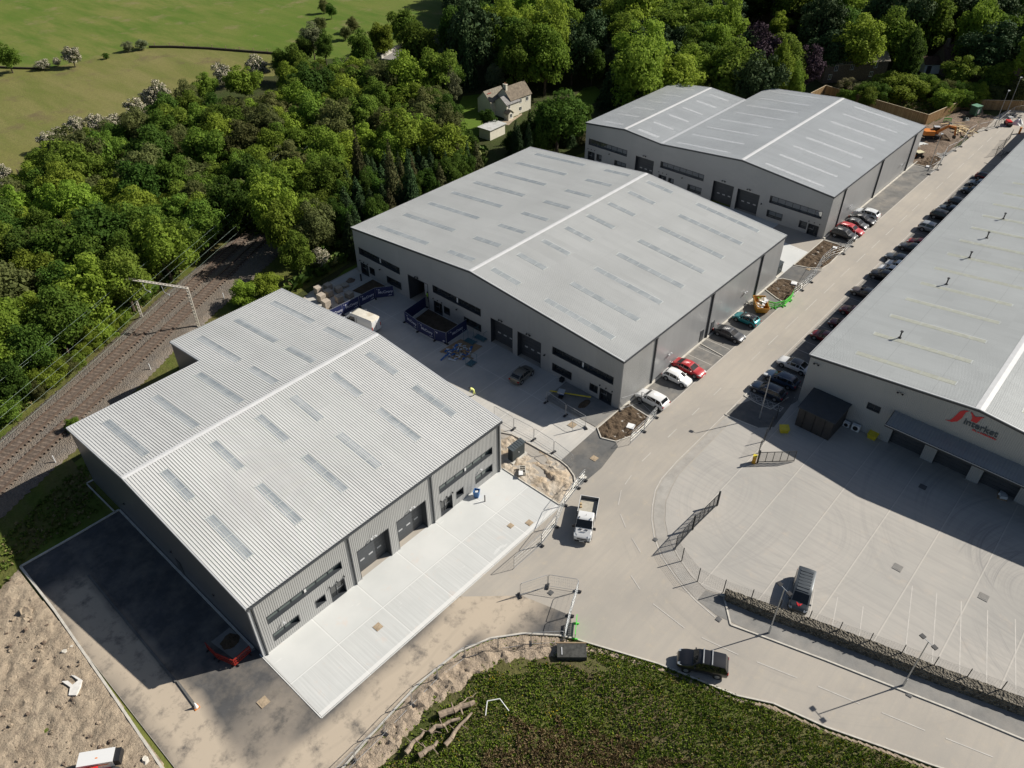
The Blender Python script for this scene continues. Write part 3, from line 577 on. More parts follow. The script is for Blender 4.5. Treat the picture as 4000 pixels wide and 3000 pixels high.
def wall_window(parent, axis, fixed, out, a0, a1, z0, z1, n=2, rec=0.32, glass=None, name='window', mid=False):
    f = MB(); t = 0.07
    def bx(p0, p1, q0, q1, d0, d1, mb=f, mi=0):
        if axis == 'x': mb.box(p0, p1, min(fixed+out*d0, fixed+out*d1), max(fixed+out*d0, fixed+out*d1), q0, q1, mi)
        else: mb.box(min(fixed+out*d0, fixed+out*d1), max(fixed+out*d0, fixed+out*d1), p0, p1, q0, q1, mi)
    bx(a0, a0+t, z0, z1, -rec-.06, 0.055); bx(a1-t, a1, z0, z1, -rec-.06, 0.055); bx(a0+t, a1-t, z1-t, z1, -rec-.06, 0.055); bx(a0+t, a1-t, z0, z0+t, -rec-.06, 0.065)
    bx(a0+t, a1-t, z0+t, z1-t, -rec-.10, -rec-.062)
    for k in range(1, n):
        a = a0+(a1-a0)*k/n; w = 0.035; bx(a-w, a+w, z0+t, z1-t, -rec-.055, -rec+.03)
    if mid: a = (a0+a1)/2+0.1; bx(a-.12, a+.12, z0+t, z1-t, -rec+.031, -rec+.10, mi=1)
    fo = f.build(name, [m_trim, m_white], parent, world=True)
    gl = MB(); bx(a0+t, a1-t, z0+t, z1-t, -rec-.058, -rec-.02, gl); g_ = gl.build('pane', glass or m_glass, fo); g_.location = -WL[fo]; WL[g_] = WL[fo]
    return fo
def wall_door(parent, axis, fixed, out, a0, a1, z1, rec=0.35):
    fo = wall_window(parent, axis, fixed, out, a0, a1, 0.10, z1, 2, rec, name='entrance_door'); h = MB()
    def bx(p0, p1, q0, q1, d0, d1):
        if axis == 'x': h.box(p0, p1, min(fixed+out*d0, fixed+out*d1), max(fixed+out*d0, fixed+out*d1), q0, q1)
        else: h.box(min(fixed+out*d0, fixed+out*d1), max(fixed+out*d0, fixed+out*d1), p0, p1, q0, q1)
    m = (a0+a1)/2; bx(m+.06, m+.10, 0.9, 1.5, -rec+.035, -rec+.075); bx(m+.05, a1-.07, 0.95, 1.05, -rec-.018, -rec+.01)
    ho = h.build('door_handle', m_steel, fo); ho.location = -WL[fo]; WL[ho] = WL[fo]; return fo
def roller(parent, axis, fixed, out, a0, a1, z1, rec=0.8, lights=True):
    d = MB()
    def bx(p0, p1, q0, q1, d0, d1, mb, mi=0):
        if axis == 'x': mb.box(p0, p1, min(fixed+out*d0, fixed+out*d1), max(fixed+out*d0, fixed+out*d1), q0, q1, mi)
        else: mb.box(min(fixed+out*d0, fixed+out*d1), max(fixed+out*d0, fixed+out*d1), p0, p1, q0, q1, mi)
    n = 8; h = (z1-.06)/n
    for k in range(n): bx(a0+.05, a1-.05, .03+k*h, .03+(k+1)*h-.025, -rec-.05, -rec+.01, d)
    bx(a0+.05, a1-.05, .03, z1-.04, -rec-.10, -rec-.055, d)
    w = (a1-a0)
    if lights:
        for k in range(3): bx(a0+w*(.17+.27*k), a0+w*(.17+.27*k)+.55, 1.65, 1.85, -rec+.012, -rec+.03, d, 1)
    do = d.build('roller_door', [m_door, m_ltrim], parent, world=True)
    s = MB(); bx(a0, a0+.045, 0, z1, -rec-.05, .05, s); bx(a1-.045, a1, 0, z1, -rec-.05, .05, s); bx(a0+.045, a1-.045, z1-.045, z1, -rec-.05, .05, s)
    s.build('door_surround', m_trim, parent, world=True)
    return do
def downpipe(parent, x, y, z1, s=0.13):
    b = MB(); b.box(x-s/2, x+s/2, y-s/2, y+s/2, 0.1, z1); b.box(x-s*.8, x+s*.8, y-s*.8, y+s*.8, z1-.25, z1); b.build('downpipe', m_trim, parent, world=True)
def wall_light(parent, axis, fixed, out, a, z, twin=True):
    b = MB()
    for s in ((-1, 1) if twin else (0,)):
        if axis == 'x': b.box(a+s*.28-.11, a+s*.28+.11, fixed+out*.30-.10, fixed+out*.30+.10, z-.10, z+.03)
        else: b.box(fixed+out*.30-.10, fixed+out*.30+.10, a+s*.28-.11, a+s*.28+.11, z-.10, z+.03)
    if twin:
        if axis == 'x': b.box(a-.3, a+.3, fixed+out*.22-.02, fixed+out*.22+.02, z-.03, z+.01)
        else: b.box(fixed+out*.22-.02, fixed+out*.22+.02, a-.3, a+.3, z-.03, z+.01)
    if axis == 'x': b.box(a-.03, a+.03, min(fixed, fixed+out*.2), max(fixed, fixed+out*.2), z-.03, z+.03)
    else: b.box(min(fixed, fixed+out*.2), max(fixed, fixed+out*.2), a-.03, a+.03, z-.03, z+.03)
    b.build('wall_light', m_ltrim if axis == 'x' else m_dksteel, parent, world=True)
def lin(ya, za, yb, zb): return lambda y: za+(zb-za)*(y-ya)/(yb-ya)

# ---- unit A : nearest, lit long side with two roller doors, stepped far corner
A0, A1, AY0, AY1, AC, AN, AHE, AHR, AR = 15.27, 48.89, 45.49, 87.79, 80.12, 31.77, 7.87, 9.955, 66.64
ua = thing('industrial_unit', 'nearest pale-roofed unit with a stepped corner beside the railway', 'warehouse', (A0, AY0, 0), group='grey industrial units')
nearA = lin(AY0, AHE, AR, AHR); farA = lin(AR, AHR, AY1, AHE)
holesA = [(38.85, 47.4, 3.8, 4.93), (16.65, 25.38, 3.85, 4.95), (44.45, 47.35, .98, 2.2), (16.72, 19.7, 1.05, 2.15), (41.3, 42.5, 1.0, 2.15), (21.65, 22.9, 1.05, 2.15), (38.85, 40.7, 0, 2.35), (23.5, 25.35, 0, 2.35), (32.6, 36.8, 0, 4.5), (27.3, 31.5, 0, 4.55)]
b = MB(); ribwall(b, 'x', AY0, -1, A0, A1, lambda a: AHE-.02, holesA); b.build('wall', m_clad, ua, world=True)
b = MB()
def gable(b, x, ys, zs, mi=0): b.add([(x, y, 0) for y in ys]+[(x, y, z) for y, z in zip(ys, zs)], [(i, i+1, i+1+len(ys), i+len(ys)) for i in range(len(ys)-1)], mi)
gable(b, A0+.02, [AY0, AR, AC], [nearA(AY0)-.05, AHR-.05, farA(AC)-.05]); gable(b, AN, [AC, AY1], [farA(AC)-.05, AHE-.05]); gable(b, A1-.02, [AY0, AR, AY1], [AHE-.05, AHR-.05, AHE-.05])
b.quad((A0, AC, 0), (AN, AC, 0), (AN, AC, farA(AC)-.05), (A0, AC, farA(AC)-.05)); b.quad((AN, AY1, 0), (A1, AY1, 0), (A1, AY1, AHE-.05), (AN, AY1, AHE-.05))
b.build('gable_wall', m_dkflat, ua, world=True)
b = MB(); ribroof(b, A0-.12, A1+.12, AY0-.12, nearA(AY0-.12), AR, AHR, .30, .065); ribroof(b, A0-.12, AN, AR, AHR, AC+.1, farA(AC+.1), .30, .065); ribroof(b, AN, A1+.12, AR, AHR, AY1+.12, farA(AY1+.12), .30, .065); b.build('roof', m_roofA, ua, world=True)
b = MB(); b.add([(A0-.15, AR-.35, nearA(AR-.35)+.075), (A1+.15, AR-.35, nearA(AR-.35)+.075), (A1+.15, AR, AHR+.095), (A0-.15, AR, AHR+.095), (A0-.15, AR+.35, farA(AR+.35)+.075), (A1+.15, AR+.35, farA(AR+.35)+.075)], [(0, 1, 2, 3), (3, 2, 5, 4)]); b.build('ridge_cap', m_ridge, ua, world=True)
b = MB()   # verge flashings and gutters
for x, s in ((A0-.14, -1), (A1+.14, 1)):
    b.beam((x, AY0-.12, nearA(AY0-.12)-.06), (x, AR, AHR-.06), .12, .30); b.beam((x, AR, AHR-.06), (x, (AC if s < 0 else AY1)+.1, farA((AC if s < 0 else AY1)+.1)-.06), .12, .30)
b.beam((A0-.14, AC+.14, farA(AC)-.08), (AN, AC+.14, farA(AC)-.08), .12, .26); b.beam((AN-.06, AC+.1, farA(AC)-.08), (AN-.06, AY1, AHE-.08), .12, .26); b.build('verge_flashing', m_ltrim, ua, world=True, split=6)
b = MB(); b.box(A0-.1, A1+.1, AY0-.24, AY0-.06, AHE-.26, AHE-.06); b.box(AN, A1, AY1+.06, AY1+.22, AHE-.26, AHE-.06); b.build('gutter', m_trim, ua, world=True, split=6)
for a0, a1, z0, z1 in holesA[:2]: wall_window(ua, 'x', AY0, -1, a0, a1, z0, z1, 6, 0.38, m_glassA, mid=True)
for a0, a1, z0, z1 in holesA[2:4]: wall_window(ua, 'x', AY0, -1, a0, a1, z0, z1, 2, 0.38, m_glassA)
for a0, a1, z0, z1 in holesA[4:6]: wall_window(ua, 'x', AY0, -1, a0, a1, z0, z1, 1, 0.38)
for a0, a1, z0, z1 in holesA[6:8]: wall_door(ua, 'x', AY0, -1, a0, a1, z1)
for a0, a1, z0, z1 in holesA[8:10]: roller(ua, 'x', AY0, -1, a0, a1, z1)
for x in (48.45, 37.72, 26.55, 15.66): downpipe(ua, x, AY0-.13, AHE-.2)
b = MB(); b.box(A0-.05, A0+.22, AY0-.06, AY0+.05, 0, AHE-.1); b.box(A0-.05, A0+.02, AY0+.05, AY0+.25, 0, AHE-.1); b.build('corner_flashing', m_ltrim, ua, world=True)
for a, z in ((34.7, 5.1), (29.4, 5.15), (45.2, 3.0), (18.0, 2.9)): wall_light(ua, 'x', AY0, -1, a, z, z > 4)
for a in (38.9, 39.8, 40.7, 23.5, 24.4, 25.3): 
    b = MB(); b.box(a-.06, a+.06, AY0-.2, AY0-.05, 2.55, 2.7); b.build('wall_light', m_dksteel, ua, world=True)
b = MB(); 
for y in (71, 61, 53): b.box(A0-.12, A0, y-.10, y+.10, 2.8, 3.0)
b.box(A0-.03, A0+.01, 59.6, 60.6, 0, 2.2); b.build('side_door', m_trim, ua, world=True, split=6)
for x in (18.5, 24.2, 29.9, 34.5, 40.1, 45.7):
    skylight(ua, x, 49.75, 56.4, nearA); skylight(ua, x, 59.5, 64.65, nearA)
for x in (18.5, 24.3, 30.0): skylight(ua, x, 68.1, 77.7, farA)
for x in (34.6, 40.2, 45.8): skylight(ua, x, 76.05, 85.55, farA); skylight(ua, x, 68.1, 73.5, farA)

# ---- unit B
def gabled_unit(parent, x0, x1, secs, m_roof, side_pipes, holes, glass, skys, rib_end, mhaze, ridge_m=m_ridge):
    """secs: list of (y_eave_near, z, y_ridge, z, y_eave_far, z, x_back); front wall at x0 facing -x"""
    def ztop(y):
        for s in secs:
            if s[0]-1e-6 <= y <= s[4]+1e-6: return lin(s[0], s[1], s[2], s[3])(y) if y < s[2] else lin(s[2], s[3], s[4], s[5])(y)
        return secs[0][1]
    ylo, yhi = secs[0][0], secs[-1][4]
    b = MB(); ribwall(b, 'y', x0, -1, ylo, yhi, lambda y: ztop(y)-.04, holes['all']); b.build('wall', m_clad, parent, world=True)
    b = MB(); s0 = secs[0]
    if rib_end: ribwall(b, 'x', ylo, -1, x0, rib_end, lambda a: s0[1]-.04)
    if rib_end: b.build('corner_wall', m_clad, parent, world=True)
    b = MB(); xs = rib_end or x0
    b.quad((xs, ylo, 0), (s0[6], ylo, 0), (s0[6], ylo, s0[1]-.03), (xs, ylo, s0[1]-.03))
    for s in secs: gable(b, s[6], [s[0], s[2], s[4]], [s[1]-.05, s[3]-.05, s[5]-.05])
    for s, t in zip(secs, secs[1:]): b.quad((t[6], t[0], 0), (s[6], t[0], 0), (s[6], t[0], t[1]-.05), (t[6], t[0], t[1]-.05))
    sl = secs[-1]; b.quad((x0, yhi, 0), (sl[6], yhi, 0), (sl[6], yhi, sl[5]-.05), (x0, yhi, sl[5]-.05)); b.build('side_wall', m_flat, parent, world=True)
    b = MB(); rc = MB(); tr = MB(); gt = MB(); lt = MB()
    for i, s in enumerate(secs):
        e0 = .12 if i == 0 else 0; e1 = .12 if i == len(secs)-1 else 0; f0 = lin(s[0], s[1], s[2], s[3]); f1 = lin(s[2], s[3], s[4], s[5])
        ribroof(b, x0-.10, s[6]+.1, s[0]-e0, f0(s[0]-e0), s[2], s[3]); ribroof(b, x0-.10, s[6]+.1, s[2], s[3], s[4]+e1, f1(s[4]+e1))
        rc.add([(x0-.13, s[2]-.35, f0(s[2]-.35)+.075), (s[6]+.13, s[2]-.35, f0(s[2]-.35)+.075), (s[6]+.13, s[2], s[3]+.095), (x0-.13, s[2], s[3]+.095), (x0-.13, s[2]+.35, f1(s[2]+.35)+.075), (s[6]+.13, s[2]+.35, f1(s[2]+.35)+.075)], [(0, 1, 2, 3), (3, 2, 5, 4)])
        for x in (x0-.12, s[6]+.12):
            tr.beam((x, s[0]-e0, f0(s[0]-e0)-.16), (x, s[2], s[3]-.16), .12, .28); tr.beam((x, s[2], s[3]-.16), (x, s[4]+e1, f1(s[4]+e1)-.16), .12, .28)
            lt.beam((x, s[0]-e0, f0(s[0]-e0)+.035), (x, s[2], s[3]+.035), .14, .10); lt.beam((x, s[2], s[3]+.035), (x, s[4]+e1, f1(s[4]+e1)+.035), .14, .10)
    b.build('roof', m_roof, parent, world=True); rc.build('ridge_cap', ridge_m, parent, world=True)
    tr.build('gable_trim', m_trim, parent, world=True, split=6); lt.build('verge_flashing', m_ltrim, parent, world=True, split=6)
    gt.box(x0-.05, s0[6], ylo-.22, ylo-.05, s0[1]-.24, s0[1]-.06); gt.box(x0, sl[6], yhi+.05, yhi+.2, sl[5]-.24, sl[5]-.06); gt.build('gutter', m_trim, parent, world=True, split=6)
    if len(secs) > 1:
        v = MB(); t = secs[1]; v.box(x0, t[6], t[0]-.28, t[0]+.28, t[1]-.02, t[1]+.10); v.build('valley_gutter', m_ltrim, parent, world=True)
    for x in side_pipes: downpipe(parent, x, ylo-.12, s0[1]-.2, .2)
    for h in holes['strip']: wall_window(parent, 'y', x0, -1, *h, 7, .38, glass, mid=holes.get('mid', True))
    for h in holes['low']: wall_window(parent, 'y', x0, -1, *h, 2, .38, glass)
    for h in holes['small']: wall_window(parent, 'y', x0, -1, *h, 1, .38, glass)
    for h in holes['door']: wall_door(parent, 'y', x0, -1, h[0], h[1], h[3])
    for h in holes['roller']:
        roller(parent, 'y', x0, -1, h[0], h[1], h[3]); wall_light(parent, 'y', x0, -1, (h[0]+h[1])/2, h[3]+.55)
    for h in holes['low']: wall_light(parent, 'y', x0, -1, h[1]+1.3, 2.9, False)
    for h in holes['door']:
        for k in (0, .5, 1): b = MB(); a = h[0]+(h[1]-h[0])*k; b.box(x0-.2, x0-.05, a-.06, a+.06, 2.45, 2.6); b.build('wall_light', m_dksteel, parent, world=True)
    for x, y0, y1, m in skys: skylight(parent, x, y0, y1, ztop, m, w=1.0 if m is m_skyB else .75, bars=(m is m_skyB))
def pack(**k): k['all'] = [h for kk in ('strip', 'low', 'small', 'door', 'roller', 'open') for h in k.get(kk, [])]; return k
ub = thing('industrial_unit', 'middle grey unit with blue printed hoardings standing before its gable', 'warehouse', (67.28, 41.37, 0), group='grey industrial units')
hb_ = pack(strip=[(83.6, 93.5, 3.7, 4.95), (66.2, 76.2, 3.65, 4.93), (42.6, 52.8, 3.6, 4.85)], low=[(83.6, 87.05, .9, 2.2), (66.2, 69.7, .9, 2.15), (49.3, 52.7, .82, 2.1)], small=[(90.0, 91.3, .9, 2.2), (72.7, 74.0, .85, 2.15), (44.9, 46.25, .85, 2.05)],
           door=[(91.6, 93.5, 0, 2.2), (74.35, 76.2, 0, 2.2), (42.6, 44.6, 0, 2.1)], roller=[(60.05, 64.25, 0, 4.35), (54.8, 59.1, 0, 4.38)], open=[(77.4, 81.7, 0, 4.45)])
bx_ = [69.9, 75.5, 81.0, 86.5, 92.0, 97.6, 103.2, 108.6]
skb = [(x, 44.95, 56.35, m_skyB) for x in bx_]+[(x, 61.1, 66.2, m_skyB) for x in bx_]+[(x, 79.5, 91.1, m_skyB) for x in bx_]+[(x, 69.8, 75.1, m_skyB) for x in bx_]
gabled_unit(ub, 67.28, 110.92, [(41.37, 8.11, 67.96, 10.56, 94.55, 8.11, 110.92)], m_roofB, (74.6, 89.0, 103.6), hb_, m_glass, skb, 74.5, None)
b = MB()   # the open loading doorway: reveals, inner lobby with a white door frame
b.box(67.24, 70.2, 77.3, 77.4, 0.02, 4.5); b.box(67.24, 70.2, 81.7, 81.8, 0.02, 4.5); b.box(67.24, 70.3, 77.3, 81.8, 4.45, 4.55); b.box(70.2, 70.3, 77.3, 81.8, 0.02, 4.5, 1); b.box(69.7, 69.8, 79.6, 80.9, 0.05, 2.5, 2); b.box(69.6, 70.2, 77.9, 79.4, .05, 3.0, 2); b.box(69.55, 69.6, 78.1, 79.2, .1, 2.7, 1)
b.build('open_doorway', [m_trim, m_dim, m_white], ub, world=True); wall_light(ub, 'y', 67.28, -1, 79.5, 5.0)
b = MB()
for x in (87.6, 90.6): b.box(x-.45, x+.45, 41.30, 41.36, .15, 2.25)
b.build('side_door', m_trim, ub, world=True, split=6)
for x in (78.5, 99.6): wall_light(ub, 'x', 41.37, -1, x, 3.1)

# ---- unit C : far, two joined gables
uc = thing('industrial_unit', 'farthest blue-grey unit with two joined gables of unequal length', 'warehouse', (129.2, 41.6, 0), group='grey industrial units')
hc_ = pack(strip=[(84.2, 93.9, 3.4, 4.72), (66.4, 76.2, 3.45, 4.75), (42.75, 52.7, 3.5, 4.9)], low=[(84.2, 87.1, .7, 1.95), (66.5, 69.6, .7, 1.98), (49.65, 52.7, .8, 2.12)], small=[(90.4, 91.7, .6, 1.98), (72.75, 74.0, .7, 1.98), (44.95, 46.4, .8, 2.12)],
           door=[(92.2, 93.95, 0, 2.0), (74.5, 76.3, 0, 2.0), (42.7, 44.7, 0, 2.1)], roller=[(77.75, 82.05, 0, 4.25), (60.0, 64.3, 0, 4.3), (54.7, 59.15, 0, 4.25)], mid=False)
m_glassC = make_glass('mirror_window_glass', (0.10, 0.105, 0.095), 3.2)
cx_ = [131.1, 136.5, 142.0, 147.5, 153.1, 158.6, 164.3, 169.9]
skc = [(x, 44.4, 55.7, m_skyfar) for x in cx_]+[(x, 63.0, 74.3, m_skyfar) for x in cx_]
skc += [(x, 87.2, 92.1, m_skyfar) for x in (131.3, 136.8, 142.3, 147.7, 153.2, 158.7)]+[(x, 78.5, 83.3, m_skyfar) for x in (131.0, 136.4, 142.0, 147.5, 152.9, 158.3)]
gabled_unit(uc, 129.2, 172.4, [(41.6, 8.15, 59.3, 9.75, 76.5, 8.20, 172.4), (76.5, 8.20, 85.2, 8.87, 94.8, 7.82, 162.0)], m_roofC, (134.2, 151.0, 167.8), hc_, m_glassC, skc, 134.0, None)
for x in (163.3, 139.0): wall_light(uc, 'x', 41.6, -1, x, 3.0)

# ---- unit D : the long neighbour on the right with canopy, logo and roof vents
ud = thing('industrial_unit', 'long unit on the right with a red logo above its canopy', 'warehouse', (84.44, -14.4, 0), group='grey industrial units')
DE, DR, DF, DX1 = 24.6, 5.1, -14.4, 215.0
fD1 = lin(DE, 7.88, DR, 9.92); fD0 = lin(DR, 9.92, DF, 7.88); zD = lambda y: fD1(y) if y > DR else fD0(y)
hD = [(14.7, 16.35, 3.7, 4.7), (8.65, 12.55, 0, 4.3), (3.3, 7.2, 0, 4.3), (-2.0, 1.95, 0, 4.3), (-7.3, -3.4, 0, 4.3), (-12.6, -8.7, 0, 4.3), (19.2, 22.6, 0.3, 3.4)]
b = MB(); ribwall(b, 'y', 84.44, -1, DF, DE, lambda y: zD(y)-.04, hD); b.build('wall', m_clad, ud, world=True)
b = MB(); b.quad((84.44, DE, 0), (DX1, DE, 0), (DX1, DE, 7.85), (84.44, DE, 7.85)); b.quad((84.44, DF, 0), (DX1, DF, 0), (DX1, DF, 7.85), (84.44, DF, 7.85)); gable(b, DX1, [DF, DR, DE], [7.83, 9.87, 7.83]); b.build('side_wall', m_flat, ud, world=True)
b = MB(); ribroof(b, 84.34, DX1, DE+.12, fD1(DE+.12), DR, 9.92); ribroof(b, 84.34, DX1, DR, 9.92, DF-.12, fD0(DF-.12)); b.build('roof', m_roofD, ud, world=True)
b = MB(); b.add([(84.3, DR-.5, fD0(DR-.5)+.075), (DX1, DR-.5, fD0(DR-.5)+.075), (DX1, DR, 10.02), (84.3, DR, 10.02), (84.3, DR+.5, fD1(DR+.5)+.075), (DX1, DR+.5, fD1(DR+.5)+.075)], [(0, 1, 2, 3), (3, 2, 5, 4)]); b.build('ridge_cap', m_ridge, ud, world=True)
b = MB(); b.beam((84.32, DE+.1, fD1(DE)-.16), (84.32, DR, 9.76), .12, .3); b.beam((84.32, DR, 9.76), (84.32, DF-.1, fD0(DF)-.16), .12, .3); b.box(84.4, DX1, DE+.05, DE+.22, 7.62, 7.80); b.build('gable_trim', m_trim, ud, world=True, split=6)
b = MB(); b.beam((84.31, DE+.1, fD1(DE)+.035), (84.31, DR, 9.955), .16, .10); b.beam((84.31, DR, 9.955), (84.31, DF-.1, fD0(DF)+.035), .16, .10); b.box(84.4, DX1, DE+.23, DE+.29, 7.7, 7.86); b.build('verge_flashing', m_ltrim, ud, world=True, split=6)
wall_window(ud, 'y', 84.44, -1, 14.7, 16.35, 3.7, 4.7, 2, .1)
for h in hD[1:6]: roller(ud, 'y', 84.44, -1, h[0], h[1], h[3], .5, False)
wall_window(ud, 'y', 84.44, -1, 19.2, 22.6, 0.3, 3.4, 2, .12)
b = MB(); ribroof(b, 0, 1, 0, 0, 1, 0) if False else None
def canopy_rib(b):
    pr = rib_profile(-14.2, 13.15, 0.333, 0.045)
    for (p, dp), (q, dq) in zip(pr, pr[1:]): b.quad((81.95, p, 4.55+dp), (81.95, q, 4.55+dq), (84.38, q, 5.15+dq), (84.38, p, 5.15+dp))
canopy_rib(b); b.build('canopy', m_flat, ud, world=True)
b = MB(); b.box(81.86, 81.94, -14.2, 13.2, 4.25, 4.56); b.box(81.86, 84.4, 13.16, 13.24, 4.25, 4.6); b.add([(81.94, 13.2, 4.56), (84.4, 13.2, 4.56), (84.4, 13.2, 5.2)], [(0, 1, 2)]); b.box(81.95, 84.4, -14.2, 13.15, 4.30, 4.36); b.build('canopy_fascia', m_trim, ud, world=True)
b = MB(); b.box(81.80, 81.85, -14.2, 13.2, 4.50, 4.58); b.build('canopy_edge', m_ltrim, ud, world=True)
for k in range(15):
    x = 87.9+5.58*k; skylight(ud, x, 8.7, 20.4, fD1, m_skyD, w=.8, step=2.0); skylight(ud, x, 1.5, -10.2, fD0, m_skyD, w=.8, step=2.0)
for x in (94.2, 111.6, 121.6, 129.8, 138.3):
    b = MB(); z = fD1(17.4); b.tube((x, 17.4, z), (x, 17.4, z+1.0), .10); b.tube((x, 17.4, z+1.0), (x, 17.4, z+1.12), .20); b.box(x-.2, x+.2, 17.2, 17.6, z-.05, z+.1); b.build('roof_vent', m_black, ud, world=True)
for a, z in ((23.6, 7.0), (13.3, 7.9)): wall_light(ud, 'y', 84.44, -1, a, z)
# logo on the gable
lg = MB()
def wallpoly(pts, x=84.34, mi=0, th=.05):
    n = len(pts); lg.add([(x, y, z) for y, z in pts]+[(x+th, y, z) for y, z in pts], [tuple(range(n))]+[(i, i+n, (i+1) % n+n, (i+1) % n) for i in range(n)], mi)
wallpoly([(7.83,6.80), (7.37,6.98), (7.13,7.59), (6.96,8.22), (6.81,8.70), (6.48,9.02), (5.98,9.20), (6.26,8.85), (6.29,8.48), (6.35,7.92), (6.63,7.26), (7.14,6.87)])
wallpoly([(5.84,9.17), (5.57,9.11), (5.39,8.87), (5.12,8.80), (4.85,8.99), (4.36,9.17), (4.60,8.81), (4.69,8.46), (4.80,8.06), (5.45,8.05), (5.43,8.45), (5.55,8.78)])
m_red = M('red_sign_enamel', (0.62, 0.03, 0.035), 0.4, var=0.04); m_signdk = M('dark_sign_lettering', (0.05, 0.07, 0.085), 0.4)
lgo = lg.build('logo_emblem', m_red, ud, world=True)
def text_mesh(name, s, size, m, parent, origin, ux, uz, ext=.02, bold=0.0, sx=1.0):
    cu = bpy.data.curves.new(name, 'FONT'); cu.body = s; cu.size = size; cu.extrude = ext; cu.offset = bold; cu.resolution_u = 3
    o = bpy.data.objects.new(name+'_src', cu); C.objects.link(o); dg = bpy.context.evaluated_depsgraph_get(); me = bpy.data.meshes.new_from_object(o.evaluated_get(dg)); bpy.data.objects.remove(o)
    ux = Vector(ux); uz = Vector(uz); n = ux.cross(uz); mt = Matrix(((ux.x*sx, uz.x, n.x, origin[0]), (ux.y*sx, uz.y, n.y, origin[1]), (ux.z*sx, uz.z, n.z, origin[2]), (0, 0, 0, 1)))
    me.transform(mt); off = WL[parent] if parent else Vector((0, 0, 0)); me.transform(Matrix.Translation(-off)); me.materials.clear(); me.materials.append(m)
    for p in me.polygons: p.material_index = 0
    t = bpy.data.objects.new(name, me); C.objects.link(t); t.parent = parent; WL[t] = off; me.name = name; return t
text_mesh('sign_lettering', 'interket', 1.15, m_signdk, ud, (84.33, 6.05, 7.35), (0, -1, 0), (0, 0, 1), bold=.018, sx=0.98)
b = MB(); random.seed(3); y = 4.9
while y > 2.35:
    w = random.uniform(.07, .16); h = random.choice((.14, .14, .22)); b.box(84.30, 84.35, y-w, y, 6.95, 6.95+h); y -= w+random.choice((.04, .04, .12))
b.build('sign_tagline', m_red, ud, world=True)
# lean-to store against unit D
ls = thing('store_shed', 'dark panelled lean-to store in the shade beside the white air units', 'shed', (80.0, 18.3, 0))
b = MB(); b.prism([(79.9, 22.8), (79.85, 18.3), (84.35, 18.2), (84.35, 22.9)], 0.1, 3.0); b.build('wall', M('charcoal_store_panel', (0.05, 0.045, 0.042), .6), ls, world=True)
b = MB(); b.add([(79.7, 23.0, 3.02), (79.65, 18.1, 3.02), (84.35, 18.0, 3.30), (84.35, 23.1, 3.30), (79.7, 23.0, 3.12), (79.65, 18.1, 3.12), (84.35, 18.0, 3.40), (84.35, 23.1, 3.40)], [(3, 2, 1, 0), (4, 5, 6, 7), (0, 1, 5, 4), (1, 2, 6, 5), (2, 3, 7, 6), (3, 0, 4, 7)]); b.build('roof', M('charcoal_store_roof', (0.045, 0.05, 0.055), .6), ls, world=True)
b = MB()
for y in (21.9, 20.6, 19.3): b.box(79.80, 79.88, y-.03, y+.03, .15, 2.95)
b.build('panel_joint', m_black, ls, world=True, split=6)

# ================================================================== VEHICLES
def paint(name, col, coat=0.6, metal=0.0, rough=0.35):
    if name in MATS: return MATS[name]
    t = NT(name); t.b.inputs['Coat Roughness'].default_value = 0.06; MATS[name] = t.done(col, rough, metal, 0.5, coat); return MATS[name]
PAINT = {'white': (.72, .72, .71), 'pearl': (.66, .68, .69), 'black': (.012, .012, .014), 'charcoal': (.05, .052, .056), 'navy': (.010, .020, .042), 'blue': (.03, .055, .10), 'silver': (.34, .36, .38), 'slate': (.10, .115, .13), 'red': (.42, .02, .025), 'darkred': (.17, .012, .014), 'maroon': (.11, .010, .013), 'teal': (.02, .24, .26), 'bronze': (.20, .185, .155), 'brown': (.075, .060, .055), 'vangrey': (.075, .085, .092)}
def P_(c): return paint('paint_'+c, PAINT[c], metal=0.35 if c in ('silver', 'slate', 'bronze', 'vangrey', 'teal') else 0.0)
